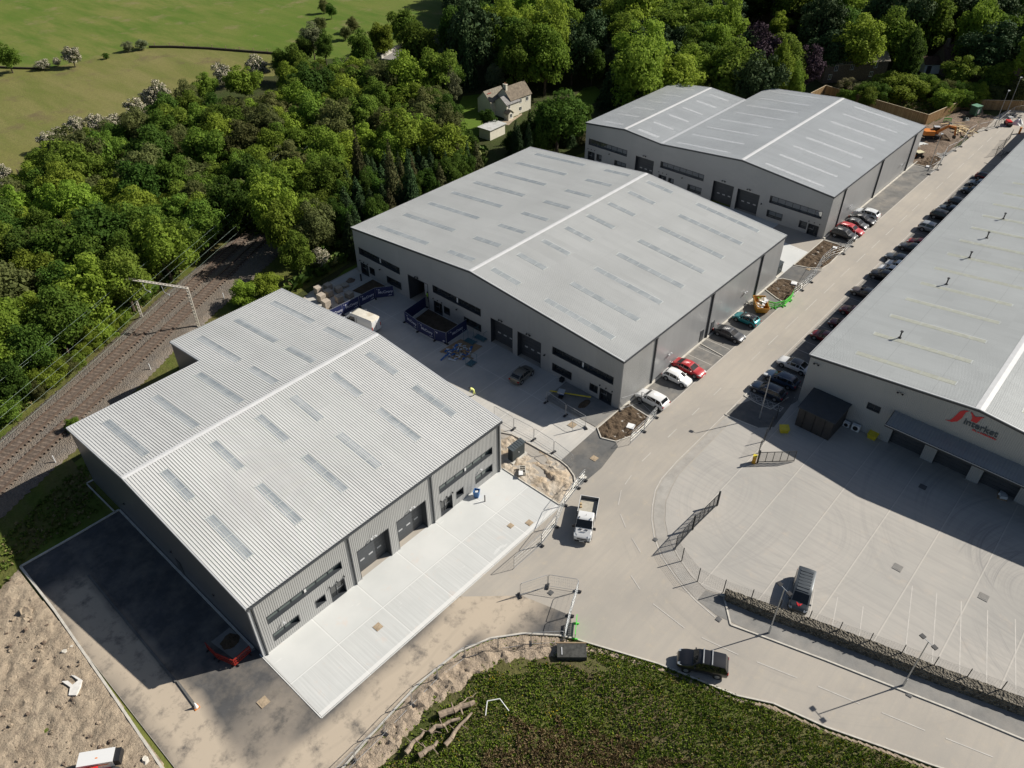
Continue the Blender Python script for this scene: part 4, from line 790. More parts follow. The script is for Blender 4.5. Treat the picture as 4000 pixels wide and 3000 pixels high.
CAR = {  # L, W, H, stations (x 0 rear..1 front, low, shoulder, top, width)   cabin indices: rear glass base, roof rear, roof front, screen base
 'hatch': (4.05, 1.76, 1.47, [(0, .34, .60, .66, .84), (.03, .22, .80, .98, .95), (.075, .20, .90, 1.04, .98), (.16, .20, .93, 1.40, 1), (.30, .20, .93, 1.46, 1), (.45, .20, .92, 1.47, 1), (.58, .20, .90, 1.38, 1), (.735, .20, .88, .99, 1), (.84, .20, .80, .90, .99), (.93, .22, .72, .80, .95), (.98, .26, .60, .66, .88), (1, .32, .50, .54, .78)], 2, 3, 6, 7),
 'suv': (4.5, 1.86, 1.66, [(0, .40, .72, .80, .86), (.02, .28, .95, 1.12, .95), (.055, .26, 1.03, 1.18, .98), (.13, .26, 1.06, 1.58, 1), (.28, .26, 1.06, 1.65, 1), (.45, .26, 1.04, 1.66, 1), (.59, .26, 1.02, 1.57, 1), (.725, .26, 1.0, 1.15, 1), (.83, .26, .95, 1.06, .99), (.93, .28, .86, .96, .96), (.98, .32, .72, .80, .90), (1, .38, .60, .66, .80)], 2, 3, 6, 7),
 'saloon': (4.72, 1.83, 1.44, [(0, .36, .62, .70, .84), (.03, .22, .84, .98, .95), (.13, .20, .92, 1.06, .98), (.30, .20, .93, 1.38, 1), (.40, .20, .93, 1.43, 1), (.50, .20, .92, 1.44, 1), (.58, .20, .90, 1.37, 1), (.725, .20, .88, .98, 1), (.84, .20, .81, .90, .99), (.93, .22, .72, .80, .95), (.98, .26, .60, .66, .88), (1, .32, .50, .54, .78)], 2, 3, 6, 7),
 'estate': (4.75, 1.83, 1.50, [(0, .36, .64, .72, .84), (.02, .24, .88, 1.02, .95), (.05, .20, .93, 1.08, .98), (.13, .20, .95, 1.40, 1), (.26, .20, .95, 1.47, 1), (.45, .20, .94, 1.50, 1), (.585, .20, .92, 1.40, 1), (.72, .20, .89, 1.00, 1), (.84, .20, .82, .92, .99), (.93, .22, .73, .82, .95), (.98, .26, .60, .68, .88), (1, .32, .50, .54, .78)], 2, 3, 6, 7),
 'bigsuv': (4.72, 1.94, 1.80, [(0, .42, .80, .90, .84), (.015, .30, 1.02, 1.20, .97), (.035, .28, 1.10, 1.26, .99), (.085, .28, 1.12, 1.74, 1), (.25, .28, 1.12, 1.79, 1), (.45, .28, 1.11, 1.80, 1), (.60, .28, 1.10, 1.72, 1), (.70, .28, 1.09, 1.24, 1), (.83, .28, 1.04, 1.16, 1), (.94, .30, .94, 1.03, .95), (.98, .34, .80, .88, .85), (1, .40, .64, .70, .70)], 2, 3, 6, 7),
 'van': (5.0, 1.92, 1.97, [(0, .42, .95, 1.05, .96), (.012, .30, 1.08, 1.30, .98), (.02, .28, 1.12, 1.36, .99), (.04, .26, 1.14, 1.88, 1), (.2, .26, 1.14, 1.95, 1), (.5, .26, 1.12, 1.97, 1), (.70, .26, 1.10, 1.90, 1), (.86, .26, 1.06, 1.20, 1), (.92, .26, 1.00, 1.10, .98), (.965, .28, .86, .95, .95), (.985, .32, .74, .80, .92), (1, .38, .62, .66, .85)], 2, 3, 6, 7)}
def make_vehicle(kind, col, label, name='parked_car', cat='car', roofcol=None, rails=False, panel_sides=False):
    L, W, H, st, ia, ib, ic, idd = CAR[kind]; t = thing(name, label, cat); w = W/2
    def ring(s):
        u, zl, zs, zt, wf = s; ww = w*wf; k = 0
        cab = zt-zs > .25; tw = ww*(.80 if kind != 'van' else .90) if cab else ww*.90
        return [(0, zl), (ww*.86, zl), (ww*.97, zl+.14), (ww, (zl+zs)*.55), (ww*.985, zs-.05), (ww*.955, zs), (tw, zt-(.05 if cab else .04)), (tw*.84, zt-.008), (0, zt+.025)]
    rows = [ring(s) for s in st]; X = [s[0]*L-L/2 for s in st]; n = len(rows[0]); b = MB(); V = []
    for x, r in zip(X, rows):
        for y, z in r: V.append((x, y, z))
        for y, z in r[1:-1][::-1]: V.append((x, -y, z))
    m = 2*n-2; F = []; MI = []
    for i in range(len(rows)-1):
        for j in range(m):
            k = (j+1) % m; F.append((i*m+j, i*m+k, (i+1)*m+k, (i+1)*m+j)); jj = j if j < n-1 else m-1-j
            MI.append(1 if jj in (0, 1) else (2 if (roofcol and jj in (6, 7) and ib <= i < ic) else 0))
    F.append(tuple(range(m))[::-1]); MI.append(0); F.append(tuple(range((len(rows)-1)*m, len(rows)*m))); MI.append(0)
    b.v, b.f, b.m = V, [f[::-1] for f in F], MI
    mats = [P_(col), m_black, P_(roofcol) if roofcol else m_black]; b.build('body', mats, t, smooth=True)
    # glass panels inset on the cabin
    def pane(mb, a, bb, c, d, inset=.07, lift=.012):
        a, bb, c, d = map(Vector, (a, bb, c, d)); ce = (a+bb+c+d)/4; nn = (c-a).cross(d-bb)
        if nn.length < 1e-6: return
        nn.normalize()
        if nn.dot(ce-Vector((0, 0, .6))) < 0: nn = -nn
        q = [p+(ce-p)*inset+nn*lift for p in (a, bb, c, d)]
        if (q[2]-q[0]).cross(q[3]-q[1]).dot(nn) < 0: q = q[::-1]
        mb.quad(*q)
    def pt(i, j, s=1): return (X[i], s*rows[i][j][0], rows[i][j][1])
    for nm, i0, i1 in (('windscreen', ic, idd), ('rear_window', ia, ib)):
        if panel_sides and nm == 'rear_window': continue
        g = MB(); x0, x1 = X[i0], X[i1]; ya, yb = rows[i0][7][0]*.98, rows[i1][7][0]*1.0; za, zb = rows[i0][7][1], rows[i1][7][1]
        zc = lambda z: z+.012
        A = [(x0, -ya, zc(za)), (x0, 0, zc(za+.03)), (x0, ya, zc(za))]; B = [(x1, -yb*1.05, zc(zb)), (x1, 0, zc(zb+.03)), (x1, yb*1.05, zc(zb))]
        f = .06
        lerp = lambda p, q, s: tuple(p[k]+(q[k]-p[k])*s for k in range(3))
        for s0, s1 in ((0, 1), (1, 2)):
            p = [lerp(A[s0], B[s0], f), lerp(A[s1], B[s1], f), lerp(A[s1], B[s1], 1-f*.5), lerp(A[s0], B[s0], 1-f*.5)]
            nn = (Vector(p[2])-Vector(p[0])).cross(Vector(p[3])-Vector(p[1]))
            g.quad(*(p if nn.z > 0 else p[::-1]))
        g.build(nm, m_carglass, t)
    for s in (-1, 1):
        for (i0, i1) in ([(ic, idd), (ic-1, ic)] if panel_sides else [(ia, ib), (ib, ib+1), (ib+1, ic), (ic, idd)]):
            g = MB(); pane(g, pt(i0, 5, s), pt(i1, 5, s), pt(i1, 6, s), pt(i0, 6, s), .10); g.build('side_window', m_carglass, t)
    r = .33 if kind in ('hatch', 'saloon', 'estate') else .37
    for x in (-L*.30, L*.305):
        for s in (-1, 1):
            y = s*(w-.10); a = MB(); a.tube((x, s*(w-.03), r+.02), (x, s*(w+.004), r+.02), r+.075, None, 18); a.build('wheel_arch', m_black, t)
            a = MB(); a.tube((x, s*(w-.20), r), (x, s*(w+.02), r), r, None, 18); wo_ = a.build('wheel', m_tyre, t)
            a = MB(); a.tube((x, s*(w+.0), r), (x, s*(w+.035), r), r*.66, r*.62, 12)
            a.build('rim', m_rim, wo_)
            a = MB(); a.box(x, x, y, y, 0, 0) if False else None
    zf = st[-3][2]-.02; xf = X[-3]
    for s in (-1, 1):
        a = MB(); wf = rows[-3][5][0]; a.add([(X[-4]+.10, s*wf*1.01, zf+.10), (X[-3], s*wf*1.0, zf+.06), (X[-2]+.02, s*wf*.86, zf-.04), (X[-2]+.03, s*wf*.62, zf-.02), (X[-3]+.02, s*wf*.66, zf+.105), (X[-3], s*wf*.985, zf-.09), (X[-2]+.03, s*wf*.80, zf-.14), (X[-2]+.03, s*wf*.62, zf-.12)], [(0, 1, 4), (1, 2, 3, 4), (0, 5, 1), (1, 5, 6, 2), (2, 6, 7, 3)]); a.build('headlight', m_lamp_w, t)
        a = MB(); wr = rows[1][4][0]; z0 = st[1][2]; a.box(X[0]+.01, X[1]+.12, min(s*wr*.70, s*(wr+.012)), max(s*wr*.70, s*(wr+.012)), z0-.20, z0+.02); a.build('tail_light', m_lamp_r, t)
        a = MB(); xm = X[idd]-.22; a.box(xm-.06, xm+.06, min(s*(w-.06), s*(w+.17)), max(s*(w-.06), s*(w+.17)), st[idd][2]-.02, st[idd][2]+.13); a.build('door_mirror', P_(col), t)
    a = MB(); a.box(X[-1]-.03, X[-1]+.015, -.26, .26, .40, .50); a.build('number_plate', m_white, t)
    if rails:
        for s in (-1, 1):
            a = MB(); yy = s*rows[ib][6][0]*.96; a.beam((X[ib]+.05, yy, st[ib][3]+.04), (X[ic]-.1, yy, st[ic][3]+.02), .05, .05); a.build('roof_rail', m_steel, t)
    return t
def settle(t, x, y, rz): t.location = (x, y, 0.11); t.rotation_euler = (0, 0, rz); WL[t] = Vector((x, y, .11))
NEAR, OPP = 'cars parked in bays beside the grey units', 'cars parked nose out along the neighbouring unit'
rows_ = [  # x, y, heading, kind, colour, label, group, roof, rails
 (71.3, 38.9, 90, 'suv', 'white', 'white crossover car nearest the topsoil bed and fence', NEAR, None, False),
 (77.5, 39.0, -90, 'hatch', 'white', 'white hatchback beside the bright red car', NEAR, None, False),
 (80.4, 38.9, -90, 'saloon', 'red', 'bright red saloon parked beside the white hatchback', NEAR, None, False),
 (91.5, 38.9, -90, 'saloon', 'charcoal', 'black saloon with sun glare between red saloon and teal car', NEAR, None, False),
 (96.6, 38.9, 90, 'hatch', 'teal', 'teal hatchback with a black roof near the green barriers', NEAR, 'black', False),
 (132.0, 39.0, -90, 'suv', 'black', 'black car behind the mesh fence at the far bays', NEAR, None, False),
 (134.7, 39.0, -90, 'estate', 'red', 'bright red estate in the far bays beside a black car', NEAR, None, False),
 (137.4, 39.0, -90, 'hatch', 'charcoal', 'dark grey hatchback between the red estate and a black car', NEAR, None, False),
 (140.0, 39.0, -90, 'saloon', 'black', 'black saloon next to the far white car', NEAR, None, False),
 (142.5, 39.2, 90, 'suv', 'pearl', 'pale silver car at the far end of the bays', NEAR, None, False),
 (90.8, 28.3, 90, 'saloon', 'white', 'white coupe-like saloon in front of the neighbour corner', OPP, 'charcoal', False),
 (86.7, 28.2, 90, 'estate', 'blue', 'dark blue estate with chrome rails next to the white saloon', OPP, None, True),
 (82.6+.6, 28.4, 90, 'estate', 'navy', 'navy estate beside the hatched accessible bay', OPP, None, True),
 (100.0, 28.0, 90, 'hatch', 'darkred', 'dark red hatchback, first red car along the neighbour row', OPP, None, False),
 (104.7, 27.4, 90, 'hatch', 'maroon', 'small maroon hatchback between two other red cars', OPP, None, False),
 (109.2, 27.6, 90, 'hatch', 'darkred', 'third dark red hatchback along the row, set slightly back', OPP, None, False),
 (115.6, 28.3, 90, 'saloon', 'brown', 'brown saloon parked alone between empty bays', OPP, None, False),
 (122.6, 28.2, 90, 'suv', 'black', 'black car beside the two white cars of the row', OPP, None, False),
 (125.2, 28.1, 90, 'hatch', 'white', 'nearer of two neighbouring white hatchbacks in the row', OPP, None, False),
 (127.6, 27.8, 90, 'hatch', 'pearl', 'farther of two neighbouring white hatchbacks, in the row', OPP, None, False),
 (130.0, 28.5, 90, 'saloon', 'slate', 'slate grey saloon just past the two white hatchbacks', OPP, None, False),
 (135.2, 28.1, 90, 'saloon', 'charcoal', 'charcoal saloon beside the lone scarlet car', OPP, None, False),
 (137.7, 27.9, 90, 'hatch', 'red', 'scarlet hatchback beside a charcoal saloon', OPP, None, False),
 (144.6, 28.2, -90, 'suv', 'silver', 'silver blue car standing alone in the far row', OPP, None, False),
 (150.9, 28.3, -90, 'suv', 'black', 'large black car with a shaded roof in the far row', OPP, None, False),
 (154.8, 28.1, 90, 'saloon', 'slate', 'slate car with a sunlit bonnet in the far row', OPP, None, False),
 (158.9, 27.9, -90, 'hatch', 'charcoal', 'dark hatchback after the slate car, far row', OPP, None, False),
 (165.8, 27.8, 90, 'hatch', 'slate', 'grey hatchback next to the silver car, far row', OPP, None, False),
 (170.2, 27.8, 90, 'hatch', 'silver', 'silver hatchback second from the far end of the row', OPP, None, False),
 (174.4, 27.8, -90, 'hatch', 'darkred', 'red-ended dark car at the far end of the row', OPP, 'black', False),
 (63.9, 55.3, 5, 'hatch', 'bronze', 'bronze hatchback in the shaded yard by the shutter doors', None, None, False)]
protos = {}
for x, y, h, kind, col, lab, grp, rc, rl in rows_:
    key = (kind, col, rc, rl)
    if key in protos: dup(protos[key], (x, y, .11), R(h+random.uniform(-1.5, 1.5)), lab, grp)
    else:
        t = make_vehicle(kind, col, lab, roofcol=rc, rails=rl); protos[key] = t
        if grp: t['group'] = grp
        settle(t, x, y, R(h+random.uniform(-1.5, 1.5)))
t = make_vehicle('hatch', 'silver', 'silver car on the drive below the outbuilding among trees') ; settle(t, 222.7, 60.0, R(150)); t.location.z = 0.05
# black off-roader with two silver roof bars on the bend
t = make_vehicle('bigsuv', 'black', 'black off-roader with two silver roof bars driving on the road', rails=False); settle(t, 42.15, 13.75, math.atan2(15.7-11.75, 41.05-43.15))
for k in (-.55, .25):
    b = MB(); b.beam((k-.2, -.80, 1.90), (k-.2, .80, 1.90), .09, .05); b.box(k-.25, k-.15, -.80, -.72, 1.76, 1.9); b.box(k-.25, k-.15, .72, .80, 1.76, 1.9); b.build('roof_bar', m_steel, t)
# grey panel van with a red emblem on its bonnet
t = make_vehicle('van', 'vangrey', 'grey panel van with a red bonnet emblem in the service yard', name='panel_van', cat='van', panel_sides=True); settle(t, 55.75, 10.4, math.atan2(9.6-10.78, 53.4-57.6))
b = MB()
for k in range(7): b.box(-1.9+k*.42, -1.65+k*.42, -.62, .62, 1.985, 2.0)
b.build('roof_rib', m_black if False else P_('vangrey'), t)
b = MB(); b.add([(1.82, .30, 1.20), (1.95, .0, 1.17), (1.82, -.30, 1.20), (2.10, -.16, 1.12), (2.18, .0, 1.05), (2.10, .16, 1.12)], [(0, 1, 5), (1, 2, 3), (1, 3, 4, 5)]); b.v = [(x, y, z+.03) for x, y, z in b.v]; b.build('bonnet_emblem', m_red, t)

# white high-roof site van in the middle yard, seen from behind
def box_van(name, label, x, y, rz, L=5.9, W=2.0, H=2.55, dirty=True):
    t = thing(name, label, 'van', (x, y, .11), rz); w = W/2
    prof = [(-L/2, .45, H-.25), (-L/2+.10, .30, H-.04), (-L/2+.5, .28, H), (L/2-2.1, .28, H), (L/2-1.75, .28, H-.10), (L/2-1.05, .28, 1.50), (L/2-.30, .30, 1.20), (L/2-.05, .34, .95), (L/2, .42, .6)]
    b = MB(); V = []; N = 10
    for x_, zl, zt in prof:
        tall = zt > 1.6; tw = w*(.90 if tall else .94); sh = min(zt-.05, 1.25)
        half = [(w*.95, zl), (w, zl+.2), (w, sh*.8), (w*.985, sh), (tw, zt-.10)]; half.append((tw*.92, zt))
        rg = [(x_, yy, zz) for yy, zz in half]+[(x_, -yy, zz) for yy, zz in half[::-1]]; V += rg
    m = 12; F = [(i*m+j, (i+1)*m+j, (i+1)*m+(j+1) % m, i*m+(j+1) % m) for i in range(len(prof)-1) for j in range(m)]; F += [tuple(range(m)), tuple(range((len(prof)-1)*m, len(prof)*m))[::-1]]
    mi = [1 if (dirty and j == 5 and i < 4) else 0 for i in range(len(prof)-1) for j in range(m)]+[0, 0]
    b.v, b.f, b.m = V, [f[::-1] for f in F], mi
    mr = M('rust_stained_white_roof', (.70, .66, .56), .5, var=.10, scale=.8, dirt=((.36, .24, .10), .75))
    b.build('body', [P_('white'), mr], t, smooth=True)
    g = MB(); xa, xb = L/2-1.72, L/2-1.08; g.quad((xa, -w*.80, H-.13), (xb, -w*.86, 1.56), (xb, w*.86, 1.56), (xa, w*.80, H-.13)); g.build('windscreen', m_carglass, t)
    for s in (-1, 1):
        g = MB(); yb, yt = s*(w*.99+.012), s*(w*.93+.012); q = [(L/2-2.5, yb, 1.3), (L/2-1.25, yb, 1.28), (L/2-1.65, yt, 2.05), (L/2-2.5, yt, 2.10)]; g.quad(*(q if s < 0 else q[::-1])); g.build('side_window', m_carglass, t)
        g = MB(); g.box(-.02, .02, s*w-.008, s*w+.008, .5, 2.2); g.box(L/2-2.62, L/2-2.58, s*w-.008, s*w+.008, .5, 2.2); g.build('door_seam', m_black, t)
        for xx in (-L*.32, L*.33):
            a = MB(); a.tube((xx, s*(w-.2), .36), (xx, s*(w+.02), .36), .36, None, 16); q_ = a.build('wheel', m_tyre, t); a = MB(); a.tube((xx, s*w, .36), (xx, s*(w+.035), .36), .22, None, 12); a.build('rim', m_rim, q_)
        a = MB(); a.box(-L/2-.015, -L/2+.06, min(s*w*.82, s*w*.98), max(s*w*.82, s*w*.98), .9, 1.5); a.build('tail_light', m_lamp_r, t)
        a = MB(); a.box(L/2-.32, L/2-.06, min(s*w*.6, s*w*.97), max(s*w*.6, s*w*.97), .92, 1.12); a.build('headlight', m_lamp_w, t)
        a = MB(); a.box(L/2-1.35, L/2-1.2, min(s*w, s*(w+.25)), max(s*w, s*(w+.25)), 1.35, 1.65); a.build('door_mirror', m_black, t)
    g = MB(); g.box(-L/2-.012, -L/2, -.015, .015, .5, 2.2); g.build('door_seam', m_black, t)
    g = MB(); g.box(L/2-2.4, L/2-2.34, -w-.95, -w-.05, .7, 1.3); g.box(L/2-2.4, L/2-2.34, -w-.95, -w-.9, 1.3, 1.95); g.beam((L/2-2.37, -w-.9, 1.95), (L/2-2.37, -w-.1, 2.0), .05, .05); g.build('open_door', P_('white'), t)
    return t
box_van('site_van', 'white high-roof van with a rust-stained roof and one door open', 57.15, 81.3, R(99))

# white tipper truck facing down the lane
t = thing('tipper_truck', 'white tipper truck with an open grey load bed at the junction', 'truck', (48.82, 32.65, .09), math.atan2(-2.75, -4.98))
L, w = 5.9, 1.0; b = MB(); V = []
prof = [(.05, .45, 2.15, 1.0), (.15, .40, 2.25, 1.0), (1.0, .40, 2.28, 1.0), (1.25, .40, 2.18, .99), (1.95, .40, 1.48, .98), (2.60, .40, 1.22, .96), (2.86, .42, 1.02, .92), (2.95, .46, .62, .86)]
for x_, zl, zt, wf in prof:
    ww = w*wf; tall = zt > 1.6; tw = ww*(.88 if tall else .93); sh = min(zt-.05, 1.22); half = [(ww*.95, zl), (ww, zl+.2), (ww, sh*.8), (ww*.985, sh), (tw, zt-.10), (tw*.90, zt)]
    V += [(x_, yy, zz) for yy, zz in half]+[(x_, -yy, zz) for yy, zz in half[::-1]]
m = 12; F = [(i*m+j, (i+1)*m+j, (i+1)*m+(j+1) % m, i*m+(j+1) % m)[::-1] for i in range(len(prof)-1) for j in range(m)]+[tuple(range(m))[::-1], tuple(range(7*m, 8*m))]
b.v, b.f, b.m = V, F, [0]*len(F); b.build('cab', P_('white'), t, smooth=True)
g = MB(); g.quad((1.30, -.84, 2.155), (1.93, -.90, 1.53), (1.93, .90, 1.53), (1.30, .84, 2.155)); g.build('windscreen', m_carglass, t)
for s in (-1, 1):
    g = MB(); q = [(.45, s*1.0, 1.26), (1.70, s*1.0, 1.24), (1.30, s*.90, 2.02), (.45, s*.90, 2.05)]; g.quad(*(q if s < 0 else q[::-1])); g.build('side_window', m_carglass, t)
    a = MB(); a.box(1.72, 1.86, min(s*1.0, s*1.30), max(s*1.0, s*1.30), 1.30, 1.62); a.build('door_mirror', m_black, t)
    a = MB(); a.add([(2.45, s*.95, 1.27), (2.80, s*.90, 1.08), (2.88, s*.62, 1.03), (2.66, s*.60, 1.21), (2.80, s*.92, .92), (2.90, s*.62, .88)], [(0, 1, 2, 3), (1, 4, 5, 2)]); a.v = [(x+.02, y*1.015, z+.02) for x, y, z in a.v]; a.build('headlight', m_lamp_w, t)
    for xx in (-1.85, 1.95):
        a = MB(); a.tube((xx, s*.74, .36), (xx, s*.985, .36), .36, None, 16); q_ = a.build('wheel', m_tyre, t); a = MB(); a.tube((xx, s*.96, .36), (xx, s*1.0, .36), .2, None, 12); a.build('rim', m_rim, q_)
b = MB(); b.box(2.70, 2.93, -.55, .55, .62, .86); b.box(2.94, 2.99, -.78, .78, .46, .60); b.box(2.05, 2.16, .12, .5, 1.485, 1.50); b.box(2.05, 2.16, -.5, -.12, 1.485, 1.50); b.build('grille', m_black, t)
b = MB(); b.box(2.32, 2.34, -.30, .30, 1.36, 1.46); b.box(2.96, 3.0, -.28, .28, .48, .58); b.build('number_plate', m_white, t)
b = MB(); b.tube((.78, .05, 2.28), (.74, .05, 2.50), .02); b.box(1.05, 1.2, -.68, -.56, 2.27, 2.33); b.box(1.05, 1.2, .56, .68, 2.27, 2.33); b.build('roof_aerial', m_black, t)
b = MB(); b.box(-2.85, .0, -.42, .42, .55, .78); b.build('chassis', m_black, t)
bx = MB(); bx.box(-2.9, .03, -1.04, 1.04, .80, .90); bx.box(-2.9, .03, -1.04, -.99, .90, 1.36); bx.box(-2.9, .03, .99, 1.04, .90, 1.36); bx.box(-2.95, -2.9, -1.04, 1.04, .85, 1.36); bx.box(.03, .08, -1.04, 1.04, .80, 1.75)
bo = bx.build('load_bed', [M('grey_bed_inside', (.14, .145, .15), .6)], t)
b = MB(); b.box(-2.86, 0, -.985, .985, .905, .925); b.build('bed_floor', M('worn_plywood_floor', (.40, .37, .30), .8, dirt=((.55, .50, .40), .5)), t)
b = MB(); b.box(-2.98, .08, -1.07, -1.03, 1.34, 1.40); b.box(-2.98, .08, 1.03, 1.07, 1.34, 1.40); b.box(-2.98, -2.93, -1.03, 1.03, 1.34, 1.40); b.build('bed_rail', P_('white'), t)
b = MB(); b.tube((.12, 1.02, 1.2), (.12, 1.02, 2.0), .04); b.tube((.12, -1.02, 1.2), (.12, -1.02, 2.0), .04); b.beam((.12, -1.02, 2.0), (.12, 1.02, 2.0), .06, .06); b.build('headboard_bar', m_black, t)
b = MB(); b.box(-.45, -.1, .2, .6, .93, .98); b.build('red_tool_box', m_red, t)
b = MB(); 
for q in ((-2.0, -.9), (-1.55, -.82)): b.box(q[0]-.14, q[0]+.14, q[1]-.1, q[1]+.1, .93, 1.08, rot=.5)
b.build('rubble_sack', M('tan_sack', (.45, .33, .18), .9), t)

# cut-off white and red machine at the lower left
mc = (0.20,46.81); t = thing('site_dumper', 'white and red machine partly cut off at the lower left corner', 'dumper', (mc[0], mc[1], .12), R(-38))
b = MB(); b.box(-1.6, 1.25, -.62, .62, .75, 1.65); b.build('engine_cover', P_('white'), t); b = MB(); b.box(1.25, 1.75, -.58, .58, .8, 1.55); b.build('radiator_grille', m_black, t)
b = MB(); b.box(-1.4, 1.0, -.70, -.62, .6, .8); b.beam((-1.2, -1.1, 1.5), (.1, -.85, 1.35), .30, .22); b.box(-1.9, -.6, -1.3, -.66, .5, 1.2); b.build('lift_arm', m_red, t)
for xx in (-1.1, 1.1):
    for s in (-1, 1): a = MB(); a.tube((xx, s*.62, .42), (xx, s*.98, .42), .42, None, 16); a.build('wheel', m_tyre, t)
b = MB(); b.box(-1.2, .9, -.632, -.622, 1.28, 1.40); b.box(-.2, .0, -.15, -.05, 1.65, 1.66); b.build('side_stripe', M('orange_stripe', (.75, .22, .03), .5), t)

# orange excavator and skip
def wheelset(t, pts, r, wd, nm='wheel'):
    for x, y in pts: a = MB(); a.tube((x, y-wd/2, r), (x, y+wd/2, r), r, None, 14); a.build(nm, m_tyre, t)
m_org = M('orange_plant_paint', (.62, .20, .025), .45, var=.1, dirt=((.25, .18, .12), .4)); m_yel = M('yellow_plastic', (.62, .50, .03), .5)
ex = thing('excavator', 'orange wheeled excavator digging the soil heap near the timber fence', 'excavator', (*(188.53,43.76), .35), R(-52))
wheelset(ex, [(-1.0, -.9), (-1.0, .9), (1.0, -.9), (1.0, .9)], .5, .4)
b = MB(); b.box(-1.5, 1.5, -.75, .75, .5, .95); b.build('undercarriage', m_black, ex)
b = MB(); b.prism([(-1.7, -1.0), (.4, -1.0), (.4, 1.0), (-1.7, 1.0), (-1.95, .6), (-1.95, -.6)], .97, 1.9); b.build('engine_cover', m_org, ex)
b = MB(); b.box(.4, 1.6, .05, 1.0, .97, 1.25); b.box(.42, 1.55, .08, .97, 1.25, 2.45, 1); b.box(.38, 1.62, .03, 1.02, 2.45, 2.55, 2); b.build('cab', [m_org, m_carglass, m_ltrim], ex)
b = MB(); b.beam((.9, -.35, 1.5), (3.0, -.35, 3.0), .35, .5); b.beam((3.0, -.35, 3.0), (4.6, -.35, 2.7), .3, .4); b.beam((4.6, -.35, 2.75), (5.0, -.35, .9), .25, .32); b.build('boom', m_org, ex)
b = MB(); b.prism([(4.7, -.7), (5.2, -.7), (5.2, 0), (4.7, 0)], .3, .9); b.build('bucket', m_black, ex)
sk = thing('skip', 'rusty orange open skip full of plasterboard waste inside green barriers', 'skip', (101.2, 39.0, .10), R(38))
b = MB(); s0 = [(-1.2, -.8), (1.2, -.8), (1.2, .8), (-1.2, .8)]; s1 = [(-1.9, -.95), (1.9, -.95), (1.9, .95), (-1.9, .95)]
b.add([(x, y, .1) for x, y in s0]+[(x, y, 1.35) for x, y in s1]+[(x*.96, y*.94, 1.35) for x, y in s1]+[(x*.95, y*.93, .2) for x, y in s0], [(3, 2, 1, 0), (0, 1, 5, 4), (1, 2, 6, 5), (2, 3, 7, 6), (3, 0, 4, 7), (4, 5, 9, 8), (5, 6, 10, 9), (6, 7, 11, 10), (7, 4, 8, 11), (9, 13, 12, 8), (10, 14, 13, 9), (11, 15, 14, 10), (8, 12, 15, 11), (12, 13, 14, 15)]); b.build('skip_body', M('rusty_orange_steel', (.50, .24, .03), .6, var=.2, dirt=((.20, .10, .03), .6)), sk)
random.seed(5); b = MB(); mw = [M('plasterboard', (.62, .56, .46), .9), M('cardboard', (.34, .23, .13), .9), m_white]
for k in range(34):
    x, y = random.uniform(-1.3, 1.3), random.uniform(-.6, .6); l, ww = random.uniform(.25, .75), random.uniform(.15, .4); z = 1.0+random.uniform(0, .45); a = random.uniform(0, 3.1); tl = random.uniform(-.25, .25); c_, s_ = math.cos(a), math.sin(a)
    b.add([(x+c_*p*l-s_*q*ww, y+s_*p*l+c_*q*ww, z+p*tl+h) for h in (0, .05) for p, q in ((-.5, -.5), (.5, -.5), (.5, .5), (-.5, .5))], [(3, 2, 1, 0), (4, 5, 6, 7), (0, 1, 5, 4), (1, 2, 6, 5), (2, 3, 7, 6), (3, 0, 4, 7)], k % 3)
tag(b.build('waste_load', mw), 'heap of broken plasterboard and cardboard heaped inside the orange skip', 'rubbish', kind='stuff').location = (101.2, 39.0, .12)
md = thing('mini_dumper', 'small cream-topped dumper beside the soil heap at the road edge', 'dumper', (176.3, 42.0, .15), R(-30))
b = MB(); b.box(-.9, .5, -.6, .6, .4, 1.3); b.build('body', m_black, md); b = MB(); b.box(-.8, .9, -.7, .7, 1.3, 1.42); b.build('canopy', M('cream_canopy', (.55, .50, .33), .6), md); wheelset(md, [(-.7, -.6), (-.7, .6), (.7, -.6), (.7, .6)], .35, .3); b = MB(); b.box(-1.6, -.9, -.4, .4, .5, .95); b.build('skip_bucket', m_org, md)

# ================================================================== TREES
def leaf_mat(name, c1, c2, c3, trans=0.42):
    t = NT(name); g = t.n('ShaderNodeNewGeometry'); v = t.pos(False); oi = t.n('ShaderNodeObjectInfo')
    c = t.mix(g.outputs['Random Per Island'], c1, c2)
    c = t.mix(t.noise(v, 0.35, 3, 0.6, 0.45, 0.6), c, c3)
    hv = t.n('ShaderNodeHueSaturation'); mr = t.n('ShaderNodeMapRange'); mr.inputs[3].default_value = 0.478; mr.inputs[4].default_value = 0.508; t.L(oi.outputs['Random'], mr.inputs[0]); t.L(mr.outputs[0], hv.inputs['Hue'])
    mv = t.n('ShaderNodeMapRange'); mv.inputs[3].default_value = 0.80; mv.inputs[4].default_value = 1.45; t.L(t.math('FRACT', t.math('MULTIPLY', oi.outputs['Random'], 7.31)), mv.inputs[0]); t.L(mv.outputs[0], hv.inputs['Value'])
    hv.inputs['Saturation'].default_value = 1.0; t.L(c, hv.inputs['Color']); t.done(hv.outputs[0], 0.75, spec=0.10)
    tr = t.n('ShaderNodeBsdfTranslucent'); t.L(hv.outputs[0], tr.inputs[0]); ms = t.n('ShaderNodeMixShader'); ms.inputs[0].default_value = trans
    t.L(t.b.outputs[0], ms.inputs[1]); t.L(tr.outputs[0], ms.inputs[2]); t.L(ms.outputs[0], t.t.nodes['Material Output'].inputs[0]); return t.m
